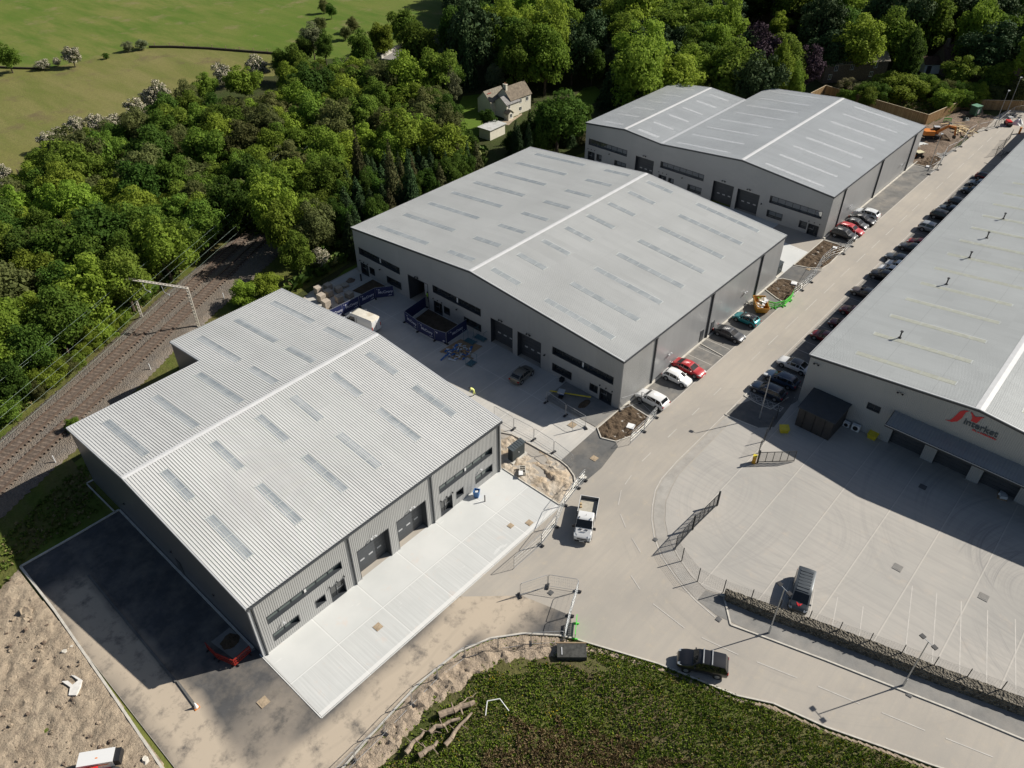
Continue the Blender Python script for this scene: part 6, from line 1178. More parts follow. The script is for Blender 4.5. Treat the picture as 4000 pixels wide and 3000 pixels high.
'W2': '96.8 102.6 2.3 8 d 3 5 13;135.3 103.8 2.8 8 c 0 4 16;137.7 105 2.6 8 c 0 3 16;79.9 109.3 2.7 8 c 3 2 12;80.6 100.9 2.4 8 l 0 1 12;87.9 114.1 1.8 8 c 1 7 4;89.4 111.7 2.3 8 l 0 4 13;95.6 104.3 1.9 8 d 4 5 13;94.2 106.4 2.8 8 c 4 5 13;80.5 112.4 2.3 8 c 4 2 12;106.2 104.4 2 8 l 0 5 13;81.2 103.6 2.4 8 c 3 1 12;83.6 105.9 2.3 8 d 2 1 12;88 103.5 2.3 8 d 3 1 12;76.4 103.7 2.2 8 c 1 1 12;72.6 100.8 2.1 8 c 0 2 12;90.7 105.7 1.8 8 l 3 6 5;103.1 106.5 2.5 8 l 2 5 13;72.2 102.9 2 8 d 0 3 12;77.7 111.1 2.4 8 d 0 2 12;86.6 110.1 2.5 8 c 5 1 12;75.9 107.6 2.7 8 c 0 0 9;99.3 106.1 2.1 8 c 1 5 13;130.2 108.3 2.3 8 c 1 7 6;84.3 110.5 2.2 8 d 2 2 12;96.7 107.3 2.2 8 c 3 5 13;98.3 109.3 2 8 c 2 5 13;102.2 104.2 2.2 8 d 1 5 13;77.9 101 2.1 8 d 1 1 12;86.3 107.8 1.9 8 l 1 1 12;71.7 104.9 2.1 8 d 1 3 12;85.9 101.6 1.8 8 c 5 5 13;120.4 103 2.1 8 c 2 0 13;75.2 102 1.9 8 c 0 1 12;93.2 109 2 8 l 0 6 5;94.8 111.1 2.6 8 c 1 4 13;138.4 102.3 2.1 8 d 0 3 16;132.7 101.9 2.1 8 c 1 4 16;92 103.4 2 8 d 4 1 12;90.8 113.9 2.8 8 c 3 4 13;78.9 104.3 2.1 8 c 2 1 12;131.1 104.8 2.7 8 c 2 4 16;74.4 105 2.2 8 c 1 2 12;85.9 104.4 1.7 8 l 2 1 12;82.1 110.1 1.7 8 d 1 2 12;85.7 114.4 2.4 8 c 0 6 4;90.6 109 1.8 8 l 0 5 14;133.6 107.1 2.5 8 c 0 0 6;81.7 114.6 2.1 8 c 2 0 9;106.5 109.1 2.2 8 l 1 5 13;97.2 111.3 1.8 8 c 0 4 13;126.6 108.1 1.8 8 c 0 7 6;92.7 112.3 2 8 c 2 4 13;99.8 103 1.9 8 d 2 5 13;88.3 116.3 2.4 8 c 0 7 4;105.5 106.3 1.8 8 c 0 5 13;117.8 103.5 2 8 c 1 0 13;70.4 99.4 2.3 8 c 0 5 12;76.1 100 2 8 d 0 1 12;123.5 102.2 1.9 8 d 0 4 16;119.6 105.9 1.9 8 c 0 0 13;83.8 102 1.9 8 c 4 1 12;94.1 102.2 2.1 8 l 3 5 13;134.8 100.9 2 8 l 0 4 16;128.4 106.7 2.4 8 l 0 7 6;88.6 108.6 1.7 8 c 6 1 12;109.2 109.8 2.3 8 d 0 5 13',
'W3': '176 128.9 6.3 16.4 x 0 0 15;207.8 196.8 7.7 17.4 x 4 2 14;173.2 97.2 5.9 13 B 0 4 17;254.2 149.3 7.5 16.3 x 6 3 17;186.4 159.9 5.3 13.2 x 0 3 15;267 44.9 7.1 16.3 B 0 0 19;195.2 144.7 7.9 16.1 x 1 1 15;242.5 35.2 5.7 16.3 B 0 0 21;277.3 111.7 7.4 17.1 x 2 1 17;239.7 159 7 14.2 x 5 1 15;287.8 49.1 6 16.1 T 0 0 19;266 55.5 6.6 16.6 x 1 1 19;262.8 93 8.1 22 x 1 2 18;188.1 189.5 7.2 21.4 x 3 2 14;248.3 95.6 7 15.3 t 0 3 18;201.3 131.9 7 16.1 T 0 0 15;176.9 112.1 7.1 15 x 0 1 16;290.9 69.9 6.2 16.5 x 0 2 19;239 126.1 5.6 14.1 x 2 3 17;155.4 100.1 6.9 19.8 T 0 1 16;269.6 71.1 5.6 13 x 0 4 19;168.5 167 5.8 14.4 x 0 2 14;253.6 39.8 8.1 22 x 0 0 19;193.7 169.7 5.3 14.9 B 1 3 15;248.1 49.4 5.2 14.4 t 0 7 19;245.5 118.7 5.3 13.3 D 0 2 17;320.6 77.1 6 13.6 B 0 2 19;263.1 125 6.2 17.4 D 2 2 17;310.5 91.2 5.3 13.3 D 2 3 21;307.1 75 6.7 15.5 T 1 2 19;248.7 136.7 5.2 14.2 D 1 3 17;270.4 118.6 6.6 17.4 B 1 1 17;192.2 114 7.3 17.7 T 1 4 17;187.2 132.3 5.6 15.7 B 0 0 15;297.1 67 5.3 15 D 0 2 19;204.7 140.3 5.5 16.4 x 1 0 15;321.1 64 6.2 15.8 D 1 1 19;214.7 157.2 5.9 15.6 T 1 1 15;169 138.9 6.7 17.9 b 0 2 15;285.6 107.4 8.2 16.9 T 3 2 18;236.4 47.6 7.5 15.6 x 0 7 19;290.7 93.6 5.5 15.5 x 3 1 18;160.2 158.8 7.4 17.3 D 0 2 14;255.1 68 7.5 22 x 1 3 19;246.8 107.3 7.1 18.8 t 0 1 17;164.9 96.6 6.6 13.8 B 1 4 17;179.3 152.2 7.4 19.1 B 0 3 15;214.5 143.8 6.6 18.5 D 1 1 15;171 146.1 6 16.2 B 0 4 15;209.5 128.7 6.4 16.3 D 2 1 16;201.9 160.9 6.4 17.7 t 0 2 15;267.7 111.5 6.4 14 B 0 1 17;257.3 100.4 7.5 16.7 B 1 2 18;227.2 87.6 6.7 13.5 T 0 3 18;238 72.9 7.6 22 x 0 2 20;242.5 89.6 6.6 18.2 T 0 2 18;213.4 113.8 5.3 13 T 1 3 17;149.5 147.5 7.9 22 x 0 1 14;168.9 153.7 5.7 14.9 T 0 0 14;295.8 46.8 5.4 13.1 D 0 0 19;293.2 123.2 5.3 13 t 3 3 18;180.3 143.6 6.7 17.1 B 0 1 15;201.8 121.9 5.9 16.4 b 1 3 17;274.2 97 6.7 17.8 T 1 2 18;174.7 103.9 5.4 13.6 x 1 4 17;277.7 55.2 8 17.5 D 0 1 19;259.6 47.8 5.2 13.8 t 0 0 19;341.6 60.2 5.8 13 T 2 1 19;260.3 82.6 5.3 13 t 1 3 20;208.6 151.7 7.5 20.9 B 1 1 15;220.5 187.8 6.7 14.8 b 1 2 15;306.8 64.6 7.2 17.1 B 0 1 19;193 126.7 7.2 21.1 T 1 0 15;193.9 180.2 5.8 13 B 0 1 14;157.1 138.6 5.6 15.8 D 0 4 15;184.3 124.6 5.7 14.2 t 0 0 15;231.6 160.2 5.6 13 T 5 1 15;240.3 144.7 6.6 13.7 B 0 3 17;299.1 74.7 6 13.2 D 0 3 19;221.4 149.1 7 15.6 T 2 2 16;268.6 85 6.5 14.7 t 0 2 20;186.2 97.7 5.6 16 T 0 4 17;245 65.8 6.7 19.9 b 0 1 20;175.8 87.1 6.8 15.6 b 0 5 17;280.8 87.7 5.4 13.1 x 1 1 18;265.7 64.5 7.5 17.4 x 0 3 19;216.1 122.9 5.7 13 x 3 3 17;217.3 131.7 7.3 18.4 x 5 3 17;229.5 132.9 6.4 16.6 D 2 3 17;260.7 116.7 6.4 16.3 T 0 2 17;299 57.9 8 19.9 T 0 1 19;232.4 148.3 7.7 16.5 D 2 1 15;173.1 173.8 5.8 14.9 x 1 2 14;206.6 208.6 7.1 14.5 B 0 2 14;212.5 167.9 7.4 18.8 B 0 2 15;333.7 55.4 6.4 15.3 T 3 1 19;312.8 83 6 13.1 t 0 3 19;224 140.2 5.8 15.2 D 2 0 15;258.8 158.6 5.9 13.7 D 3 1 15;202.2 184.7 7.7 17.5 T 0 1 14;173.4 79.3 5.8 15.8 x 0 6 17;309.2 50.8 7.3 20.5 b 0 1 19;224.1 127.4 6.3 16.3 D 0 3 17;164.5 126.3 5.8 16.1 x 0 7 15;232.7 34.1 7.8 20 T 0 0 21;280.4 77.7 5.7 15.8 t 0 3 21;210.3 187.2 5.4 14.7 x 2 3 15;326.3 57.1 6.4 18 B 1 1 19;328.3 65.5 5.7 17 T 1 1 19;252.7 88.2 5.6 16.2 D 0 2 18;280.2 43.3 6.8 15.9 x 2 0 19;203 175.6 6.8 16 B 2 3 15;308.3 105.2 5.3 13 T 0 2 20;231.4 123 6.6 13.4 x 1 3 17;185 116.7 5.6 14.5 x 2 1 16;204.5 108.2 5.5 13 T 0 3 17;183 180.1 7 16.8 D 1 2 14;249 163.6 5.6 14 T 4 3 17;168.9 108.4 6.5 18.8 B 1 1 16;235.4 92.9 5.7 14.1 x 0 1 17;181.2 165.6 6.5 16.2 x 1 1 14;217.8 176 5.8 13 D 0 2 15;301.7 84.6 6.3 15.4 D 1 3 19;236.6 171.7 7 15.3 x 4 1 15;264.2 76.2 6.5 19 D 1 2 20;195.8 194.9 6.6 17.3 x 2 2 14;184.4 109.3 5.3 14.7 x 0 4 17;256.8 55.7 7.6 19 x 0 1 19;280.2 62.6 5.4 13 T 0 2 19;271.1 128.9 5.2 14.1 b 0 2 17;222.1 158 5.9 16.8 T 4 1 15;216.6 84.3 6.7 19.9 x 0 3 18;248.4 74.2 5.4 14.9 D 0 2 20;218.1 203.3 5.8 13.5 x 2 1 14;238.7 179.5 5.3 13 x 3 1 15;291.3 77.5 6.6 16.4 b 0 3 19;157.9 146.1 5.2 13.3 B 0 0 14;268.9 135.1 5.6 16.5 D 3 2 17;330.9 72.9 5.6 13.3 B 1 2 19;272.2 77.8 5.9 13.1 x 0 3 21;178.7 120.6 6 15.2 B 0 1 16;256.2 139.4 6.6 18.7 T 3 3 17;219.6 195.7 5.8 13 t 0 3 15;290.6 85.6 6.1 14 x 2 3 19;237.4 133.8 5.9 14.1 x 4 3 17;197.1 154.5 6.6 19.2 D 0 1 15;288.1 118 5.5 15.1 T 1 3 18;281 123.7 5.4 13 t 2 1 17;227.8 171 6.9 15.7 T 3 1 15;265.1 103.7 6.8 16.2 t 0 2 18;266 146.6 6.4 13.8 D 3 3 17;294.1 105.9 5.7 14 T 2 2 18;313.4 69.9 6.3 14.9 D 1 2 19;188.6 151.7 5.9 15.4 x 0 1 15;223.4 81.1 6.1 15.8 D 0 3 18;248.6 170.9 5.4 13 B 2 1 15;204.7 115.3 5.9 15.7 b 0 3 17;191.1 105 6.9 14.1 D 1 4 17;242.9 79.8 6.4 16.7 T 0 3 20;251.6 128.5 6.9 17.8 T 1 2 17;302.3 92.6 7.5 15.3 D 2 1 18;290.3 61.3 5.3 15.5 x 2 1 19;210.4 136.4 6.4 17.1 D 1 0 15;315.9 94.9 5.8 13.5 x 3 3 19;191.6 82.4 5.4 15.1 t 0 0 17;276.2 139.9 6.2 13 T 2 2 17;220.7 167 6.2 15.3 x 2 1 15;219.6 115.2 5.4 13 x 0 3 17;230.8 179.1 6.7 15.3 T 2 1 15;252.2 116.3 6.5 13.3 D 1 2 17;282.2 130.8 5.4 14 x 1 2 17;251.6 81 5.3 13 t 0 3 20;246.3 152.8 6.2 13.4 B 1 3 17;179.7 96.7 5.3 13 D 0 4 17;174.9 159 6.4 13.3 x 0 0 14;153.7 126.4 6.3 16.9 T 0 6 15;337.5 70.8 6.1 13.1 t 0 1 19;293.5 113.3 5.9 13 T 2 1 17;318.2 57.2 5.2 13 D 2 1 19;299.8 100.9 6.9 16 D 2 2 18;284.1 98.7 6.8 19.3 D 1 3 20;196.5 137 5.2 14.8 D 0 0 15;282.1 69.9 7.1 15.3 B 0 3 19;216.5 74.1 7.5 16.9 B 0 2 18;225 200.5 5.3 13 b 0 3 15;209 120.9 5.5 13.7 T 2 3 17;192.2 90.6 5.4 13 D 0 5 17;234.3 186.1 5.2 13 D 1 2 15;303.6 110.3 5.5 13 x 2 2 18;210.2 179 6.7 17.9 T 0 2 15;258.5 108.8 5.3 13 t 1 1 17;231.9 78.5 5.4 15.5 x 0 2 18;248 143 5.4 15.5 D 4 3 17;209.3 161.1 5.5 15.8 T 0 1 15;298.4 117.9 5.4 13 x 3 1 17;261.9 133.5 5.4 15.7 x 0 2 17;244.9 176.2 5.2 13.3 t 0 1 15;262.4 38.7 5.3 14.1 x 0 0 21',
'W4': '215.5 46.4 2.5 5.5 w 0 1 23;209.6 63.5 2.9 5.5 w 0 7 18;216.4 50.3 2.3 5.5 v 0 5 21;221.5 46.7 2.1 5 u 0 6 21;222.9 40.7 2.1 5 v 0 7 21;213.1 44.9 2.2 5 u 2 6 21;199.1 62.5 2.3 5.3 u 0 4 23;217.8 55.6 3.1 5.5 u 0 2 23;229.1 39.1 1.8 4.2 v 0 7 19;211.2 48.9 2.4 5.4 U 0 5 21;201.5 64.2 2.5 5.5 u 0 6 18;216.5 43.3 2.7 5.5 U 0 0 23;215.1 56.3 1.8 4.6 w 0 2 23;219.8 43.2 2.5 5.5 U 1 7 21;218.4 47.5 2.3 5.5 w 0 6 21;218.6 58.4 1.8 4.2 v 0 6 20;211.8 56.6 1.9 4.7 U 0 3 23;213.2 63.4 2.7 5.5 u 0 5 20;206.9 65.3 2.1 4.8 v 0 7 18;203.2 61.6 2.6 5.5 w 1 3 23;218.2 45.3 1.9 5.5 u 1 6 21;210.9 46.4 2 5.5 U 0 6 21;226.7 37.5 3.1 5.5 v 1 7 19;223.1 43.9 2.7 5.5 w 0 7 21;213.2 59.4 2.1 5.5 u 0 6 20;220.9 49.8 1.8 4.2 v 0 6 21;206.5 62.4 2.4 5.5 w 1 7 18;215.6 53 1.9 5.3 U 1 2 23;207.8 48.2 2.9 5.5 U 0 1 23;226 44.5 2 4.2 U 0 7 21;217.8 52.5 2.1 4.9 u 0 5 21;220.9 54.9 2 4.1 U 0 7 20;198.9 67 1.8 3.8 U 0 6 18;212.9 54.6 1.9 4.6 U 0 2 23;213.7 50.8 2.4 5.5 u 0 1 23;197.1 68 1.8 4.4 u 1 6 18;215.5 58.5 1.9 5.5 w 0 6 20',
'W5': '21.6 107.2 2 4.1 u 3 2 11;21.9 103.4 1.6 3.8 u 0 2 11;17.8 100.7 1.1 3 v 0 3 11;40.3 115.2 1.7 4.2 U 0 3 8;31.4 107.8 1.7 4.2 U 1 5 8;35.3 114.6 2.1 4.2 U 1 4 8;22.9 102.7 1.2 3.3 v 0 2 11;15.6 106.7 2 4.2 u 3 2 22;22.2 112.3 1.4 2.9 u 6 3 11;13.2 102 2 4.2 U 0 2 22;39 112.3 1 2.2 u 0 5 8;18 102 1.4 2.9 U 0 3 11;17.3 104.9 1.2 3.7 v 0 2 22;27.6 107.7 2.1 4.2 v 2 5 8;23.4 104.1 1.1 2.5 u 1 2 11;40.1 113.3 1.6 3.4 u 0 4 8;24.5 109.9 2.2 4.2 u 3 1 22;29.5 112.7 1.4 3.8 U 4 4 8;29.6 106.4 2 4.2 U 2 5 8;12.8 99.2 2.4 4.2 u 0 4 11;18.6 106.9 2 4.2 u 2 3 11;24.5 103.6 1.1 2.8 u 2 2 11;38 114.5 1.6 3.7 v 1 4 8;21 111.7 1 2.2 U 0 6 0;31.2 113.6 2.1 4.2 U 3 4 8;28.8 111.5 1.1 2.7 U 4 5 8;19.1 112.5 1.1 2.7 v 2 2 22;33.4 112.6 1.6 3.4 u 5 4 8;33.9 110.4 1.2 2.7 v 0 5 8;28.7 113.9 1.2 2.9 u 5 7 0;27.6 106 1.8 4.2 U 3 5 8;16.8 102.1 1.5 3.7 U 2 3 11;23 111.1 2 4.2 u 6 2 11;29.1 110.1 1.2 3.2 u 2 5 8;21.4 102.1 1.5 4.2 U 0 2 11;22.7 109.1 1.3 3.4 u 4 2 11;32.8 114.7 2.4 4.2 u 2 7 0;36.9 113.5 1.3 2.9 U 0 4 8;33.6 108.5 1.8 3.6 U 0 5 8;35.7 116 1.1 2.4 u 4 4 8;16.9 106.1 1.2 2.6 U 4 3 11;25.8 113.2 1.1 2.4 u 2 6 0;18.1 105.6 1.1 2.3 u 1 3 11;22 105.1 1 2.8 U 1 2 11;38.6 118.9 1.2 2.5 u 2 4 8;19.6 101.8 1.9 4.2 U 1 3 11;25.9 104.6 1.2 3.2 U 2 2 11;26.3 108.8 1.3 3.7 v 2 2 11;25 111.9 1.1 3 u 4 5 8;28.2 109.4 1.2 3.2 v 1 5 8;17 107.8 1.5 3.3 u 3 3 11;20.1 107 1.1 2.7 v 1 3 11;34.9 116.6 1 2.8 U 2 4 8;33.3 116.3 1 2.1 u 6 4 8;37.7 112.8 1.1 2.8 u 1 4 8;22.3 108.3 1 3 U 3 2 11;21.7 110.1 1.6 4.2 v 0 6 0;17.6 103.6 1.3 3.4 u 0 3 11;21.1 105.3 1 3 v 1 2 11;29.5 107.8 1.1 3.1 u 1 5 8;24.1 112.3 1.2 3.4 u 3 6 0;28.5 112.8 1 2.9 u 5 1 22;16.1 108.7 1.1 2.5 u 5 3 11;12.3 100.8 1.1 2.5 u 0 2 22;38.7 113.3 1.3 2.7 v 0 4 8;27.3 113.8 1.1 2.6 u 1 6 0;34.9 113.3 1 2.4 u 3 4 8;42 115.5 1.9 4.2 v 0 3 8;14.6 102.2 1.1 2.9 U 1 2 22'}
KN = {'b': ('mid green', 'tree'), 'B': ('bright green', 'tree'), 'd': ('deep green', 'tree'), 'o': ('olive', 'tree'), 'u': ('mid green', 'bush'), 'U': ('bright green', 'bush'), 'v': ('olive', 'bush'), 'w': ('dark', 'bush'), 'c': ('dark', 'conifer'), 'l': ('brownish', 'conifer'), 'D': ('tall dark green', 'tree'), 't': ('tall mid green', 'tree'), 'x': ('near-black', 'evergreen'), 'T': ('tall bright', 'tree')}
LMK = ['left-edge hawthorn', 'flat-topped field-edge hawthorn', 'tallest white hawthorn', 'dark field-corner hawthorn', 'grey-green willow', 'road bridge', 'cottage', 'railway hawthorn', 'railway gantry', 'bright tree by the cutting', 'block pallets', 'nearest unit left corner', 'middle unit left corner', 'garage', 'tallest dark conifer', 'largest bright tree', 'farthest unit left corner', 'purple beech', 'stone barn', 'upper right poplar', 'dark cypress', 'brown barn', 'left edge of the rails', 'timber fence corner']
SEC = ['right of', 'above and right of', 'above', 'above and left of', 'left of', 'below and left of', 'below', 'below and right of']
OD = ['nearest', 'second', 'third', 'fourth', 'fifth', 'sixth', 'seventh', 'eighth', 'ninth', 'tenth', 'eleventh', 'twelfth', 'thirteenth', 'fourteenth', 'fifteenth', 'sixteenth']
for z, lst in FILLS.items():
    for q in lst.split(';'):
        x, y, r, h, k, a, d, l = q.split(); tree(float(x), float(y), float(r), float(h), k, '%s %s %s %s the %s' % (OD[int(a)], *KN[k], SEC[int(d)], LMK[int(l)]), {'W1': 'trees of the wood left of the railway', 'W2': 'conifer belt beside the middle unit', 'W3': 'trees of the rear wood', 'W4': 'hedge behind the timber fence', 'W5': 'scrub on the railway bank'}[z])

# ================================================================== STREET FURNITURE, SITE EQUIPMENT, RAILWAY GEAR
def circ(a, b_, n, f=0.0): return None
# timber boundary fence
m_board = NT('weathered_timber_boards'); _g = m_board.n('ShaderNodeNewGeometry'); m_board = m_board.done(m_board.mix(_g.outputs['Random Per Island'], (0.30, 0.19, 0.095), (0.44, 0.29, 0.145)), 0.85, spec=0.2)
tf = thing('timber_fence', 'tall new timber boarded fence with a pale top rail behind the farthest unit', 'fence', (197.1, 47.6, 0))
fp = [(193, 74.4), (200.9, 74.1), (197.1, 47.6), (213.1, 44.9), (221.7, 33.9), (228, 22)]
b = MB(); c_ = MB(); p_ = MB()
for a, q in zip(fp, fp[1:]):
    L = math.hypot(q[0]-a[0], q[1]-a[1]); n = int(L/.16); ux, uy = (q[0]-a[0])/L, (q[1]-a[1])/L
    for k in range(n):
        s = (k+.5)*L/n; o_ = .012 if k % 2 else -.012; b.box(a[0]+ux*s-.075, a[0]+ux*s+.075, a[1]+uy*s-.012+o_, a[1]+uy*s+.012+o_, .05, 2.36, rot=math.atan2(uy, ux))
    c_.beam((*a, 2.42), (*q, 2.42), .14, .06)
    for k in range(int(L/2.7)+1): s = k*2.7; p_.box(a[0]+ux*s-.06, a[0]+ux*s+.06, a[1]+uy*s+.04, a[1]+uy*s+.16, 0, 2.3)
b.build('boards', m_board, tf, world=True, kind='stuff'); c_.build('top_rail', M('pale_timber_rail', (.55, .45, .30), .8), tf, world=True); p_.build('posts', m_board, tf, world=True, kind='stuff')

# steel mesh site fence panels
m_mesh = M('fence_wire', (.36, .38, .39), .4, metal=.4)
def panel(a, b2, label, group='mesh site fence panels', H=2.0, tilt=0.0):
    a = Vector((*a, .12)); q = Vector((*b2, .12)); d = q-a; L = d.length; t = thing('fence_panel', label, 'fence panel', a, math.atan2(d.y, d.x), group)
    def W_(x, z): return (x, tilt*z, z)
    f = MB(); r = .03; f.path([W_(.05, .05), W_(.05, H-.15), W_(.2, H), W_(L-.2, H), W_(L-.05, H-.15), W_(L-.05, .05)], r, 5); f.tube(W_(.05, .15), W_(L-.05, .15), r*.8, None, 5); f.build('frame', m_steel, t)
    f = MB(); n = int(L/.22)
    for k in range(1, n): f.tube(W_(k*L/n, .16), W_(k*L/n, H), .0045, None, 3, caps=False)
    for z in (.6, 1.1, 1.6): f.tube(W_(.05, z), W_(L-.05, z), .006, None, 3, caps=False)
    f.build('wire_mesh', m_mesh, t)
    f = MB(); f.box(-.13, .13, -.36, .36, 0, .13); f.build('rubber_foot', m_black, t)
    return t
ORD = ['first', 'second', 'third', 'fourth', 'fifth', 'sixth', 'seventh', 'eighth', 'ninth', 'tenth', 'eleventh']
def run(pts, desc, end=True):
    for k, (a, q) in enumerate(zip(pts, pts[1:])): panel(a, q, '%s mesh fence panel %s' % (ORD[k], desc))
run([(8.0, 30.7), (11.3, 30.9), (14.7, 31.05), (18.0, 31.1), (21.4, 31.3), (24.7, 31.4), (27.9, 31.0), (30.7, 29.3), (33.2, 27.3), (35.45, 25.05)], 'from the left along the clay bank')
run([(36.7, 31.8), (39.5, 30.4), (41.1, 27.7), (38.3, 26.45), (35.6, 25.1)], 'around the lane end by the green barrier')
run([(54.1, 36.85), (52.6, 36.7), (49.4, 36.15), (46.3, 34.9), (43.2, 34.4), (38.8, 34.5)], 'from the trench along the white apron')
run([(67.2, 41.2), (70.3, 40.0), (69.2, 36.85), (65.9, 36.5), (62.7, 36.4)], 'around the nearest topsoil bed')
run([(55.2, 52.5), (55.2, 49.1), (55.4, 45.9), (55.3, 42.6), (54.9, 39.3)], 'from the yard corner beside the trench')
run([(62.0, 49.4), (61.65, 45.8), (61.5, 42.4), (59.8, 43.3)], 'along the shaded footway')
run([(130.76,41.66), (133.67,41.67)] and [(131.85,37.23), (129.90,36.61), (126.42,36.56), (123.32,37.67), (120.14,37.76), (113.99,36.62), (110.67,36.63), (107.55,36.79)], 'beside the road between the middle and far units')
run([(169.38,37.19), (172.88,36.73), (176.01,37.16), (181.72,38.11), (185.62,37.34), (188.84,37.18), (195.20,37.87), (199.20,37.54)], 'along the soil heap by the far road')
run([(199.93,37.20), (202.67,36.01), (205.95,34.72), (213.98,34.61), (216.84,34.47), (220.23,32.74)], 'in front of the shaded timber fence')

# blue printed hoardings
m_blue = M('navy_printed_hoarding', (.015, .022, .085), .6, var=.08); m_print = M('white_print', (.55, .57, .66), .6)
def hoarding(a, q, label, side, name=True):
    a = Vector((*a, .12)); e = Vector((*q, .12)); d = e-a; L = d.length; t = thing('hoarding_panel', label, 'hoarding', a, math.atan2(d.y, d.x), 'blue printed hoardings')
    b = MB(); b.box(.02, L-.02, -.025, .025, .12, 1.95); b.build('printed_sheet', m_blue, t); b = MB(); b.path([(.03, 0, 0), (.03, 0, 1.98), (L-.03, 0, 1.98), (L-.03, 0, 0)], .028, 5); b.build('frame', m_steel, t)
    b = MB(); b.box(-.13, .13, -.36, .36, 0, .12); b.build('rubber_foot', m_black, t)
    if name:
        o_ = Vector(t.location); t2 = WL[t]; WL[t] = Vector((0, 0, 0)); w = 1.95; x0 = (L-w)/2 if side < 0 else (L+w)/2
        text_mesh('lettering', 'McCrory', .62, m_print, t, (x0, side*.04, .85), (1 if side < 0 else -1, 0, 0), (0, 0, 1), .008, .012); WL[t] = t2
    b = MB(); s = side
    for (x, z, r) in ((L*.22, 1.55, .11), (L*.78, .42, .10), (L*.86, .45, .07), (L*.12, 1.66, .06), (L*.70, .38, .05)):
        n = 9; b.add([(x+r*math.cos(2*math.pi*k/n), s*.045, z+r*math.sin(2*math.pi*k/n)) for k in range(n)], [tuple(range(n)) if s < 0 else tuple(range(n))[::-1]])
    b.build('printed_dots', m_print, t)
r1 = [(66.0, 84.1), (63.6, 85.75), (60.4, 85.8), (57.2, 85.9), (54.6, 86.0)]
for k, (a, q) in enumerate(zip(r1, r1[1:])): hoarding(q, a, ORD[k]+' blue printed hoarding from the doorway behind the white van', -1, k > 0 or True)
r2 = [(67.2, 78.0), (62.3, 77.4), (61.9, 74.1), (62.0, 70.6), (62.5, 68.7), (67.0, 68.95)]
for k, (a, q) in enumerate(zip(r2, r2[1:])): hoarding(a, q, ORD[k]+' blue printed hoarding from the open doorway around the dug-up patch', -1, k != 3)
sheet('dug_up_patch', [(63.0, 69.4), (67.1, 69.4), (67.1, 77.4), (63.2, 76.8), (62.8, 73)], 0.12, m_mud)
sheet('dug_up_patch', [(63.4, 86.4), (67.1, 86.8), (67.1, 90.6), (62.6, 90.4)], 0.12, m_mud)

# pallets of blocks
m_block = M('tan_concrete_blocks', (.42, .36, .29), .9, var=.15, scale=4); m_pal = M('pallet_wood', (.26, .19, .12), .9)
pl = [((58.5, 93.6), 1.25, 'tallest block pallet at the left of the yard corner group'), ((57.5, 91.5), 1.2, 'sunlit block pallet second nearest the near roof edge'), ((56.9, 89.5), 1.2, 'sunlit block pallet nearest the near roof edge'), ((60.5, 93.8), .9, 'shaded block pallet at the back of the group'),
      ((59.2, 91.9), 1.0, 'shaded block pallet in the middle of the group'), ((61.1, 91.9), .95, 'shaded block pallet behind the low kerb'), ((59.3, 89.4), 1.0, 'shaded block pallet closest to the hoarding end'), ((61.2, 89.3), .8, 'low block pallet between the kerb and the hoarding'), ((62.7, 92.4), .25, 'nearly empty pallet with one layer of blocks')]
for (x, y), h, lab in pl:
    t = thing('block_pallet', lab, 'pallet', (x, y, .10), random.uniform(-.15, .15), 'pallets of blocks in the yard corner'); b = MB()
    for k in range(3): b.box(-.55, .55, -.52+k*.44, -.38+k*.44, 0, .08)
    b.box(-.55, .55, -.55, .55, .08, .12); b.build('pallet', m_pal, t); b = MB(); nl = max(1, int(h/.24))
    for k in range(nl): b.box(-.53+.01*(k % 2), .53-.012*(k % 2), -.53, .53, .125+k*.24, .355+k*.24)
    b.build('blocks', m_block, t)
# spoil, debris and rubbish
def heap(name, label, x, y, rx, ry, h, m, cat='heap', seed=1):
    b = MB(); V = [(0, 0, h)]; N = 12; random.seed(seed)
    for r_, z in ((.35, .85), (.7, .45), (1.0, 0)):
        for k in range(N): a = 2*math.pi*k/N; j = random.uniform(.85, 1.15); V.append((rx*r_*j*math.cos(a), ry*r_*j*math.sin(a), h*z*random.uniform(.8, 1.2)))
    F = [(0, 1+k, 1+(k+1) % N) for k in range(N)]
    for q in range(2): F += [(1+q*N+k, 1+(q+1)*N+k, 1+(q+1)*N+(k+1) % N, 1+q*N+(k+1) % N) for k in range(N)]
    b.add(V, F); o = b.build(name, m); o.location = (x, y, .09); return tag(o, label, cat)
heap('spoil_heap', 'small brown spoil heap in front of the left entrance', 64.4, 93.0, .8, .7, .5, m_clay)
def scatter_boards(name, label, cat, cx, cy, n, rx, ry, mats, seed, z=.12, hh=.5, lr=(.3, 1.3)):
    random.seed(seed); b = MB()
    for k in range(n):
        x, y = random.gauss(0, rx), random.gauss(0, ry); l, w = random.uniform(*lr), random.uniform(.08, .4); a = random.uniform(0, 3.14); zz = max(.02, hh*math.exp(-(x*x/rx/rx+y*y/ry/ry))*random.random()); tl = random.uniform(-.2, .2); c, s = math.cos(a), math.sin(a)
        b.add([(x+c*p*l-s*q*w, y+s*p*l+c*q*w, zz+abs(tl)*.5*l+p*tl*l+h) for h in (0, .04) for p, q in ((-.5, -.5), (.5, -.5), (.5, .5), (-.5, .5))], [(3, 2, 1, 0), (4, 5, 6, 7), (0, 1, 5, 4), (1, 2, 6, 5), (2, 3, 7, 6), (3, 0, 4, 7)], random.randrange(len(mats)))
    o = b.build(name, mats); o.location = (cx, cy, z); return tag(o, label, cat, kind='stuff')
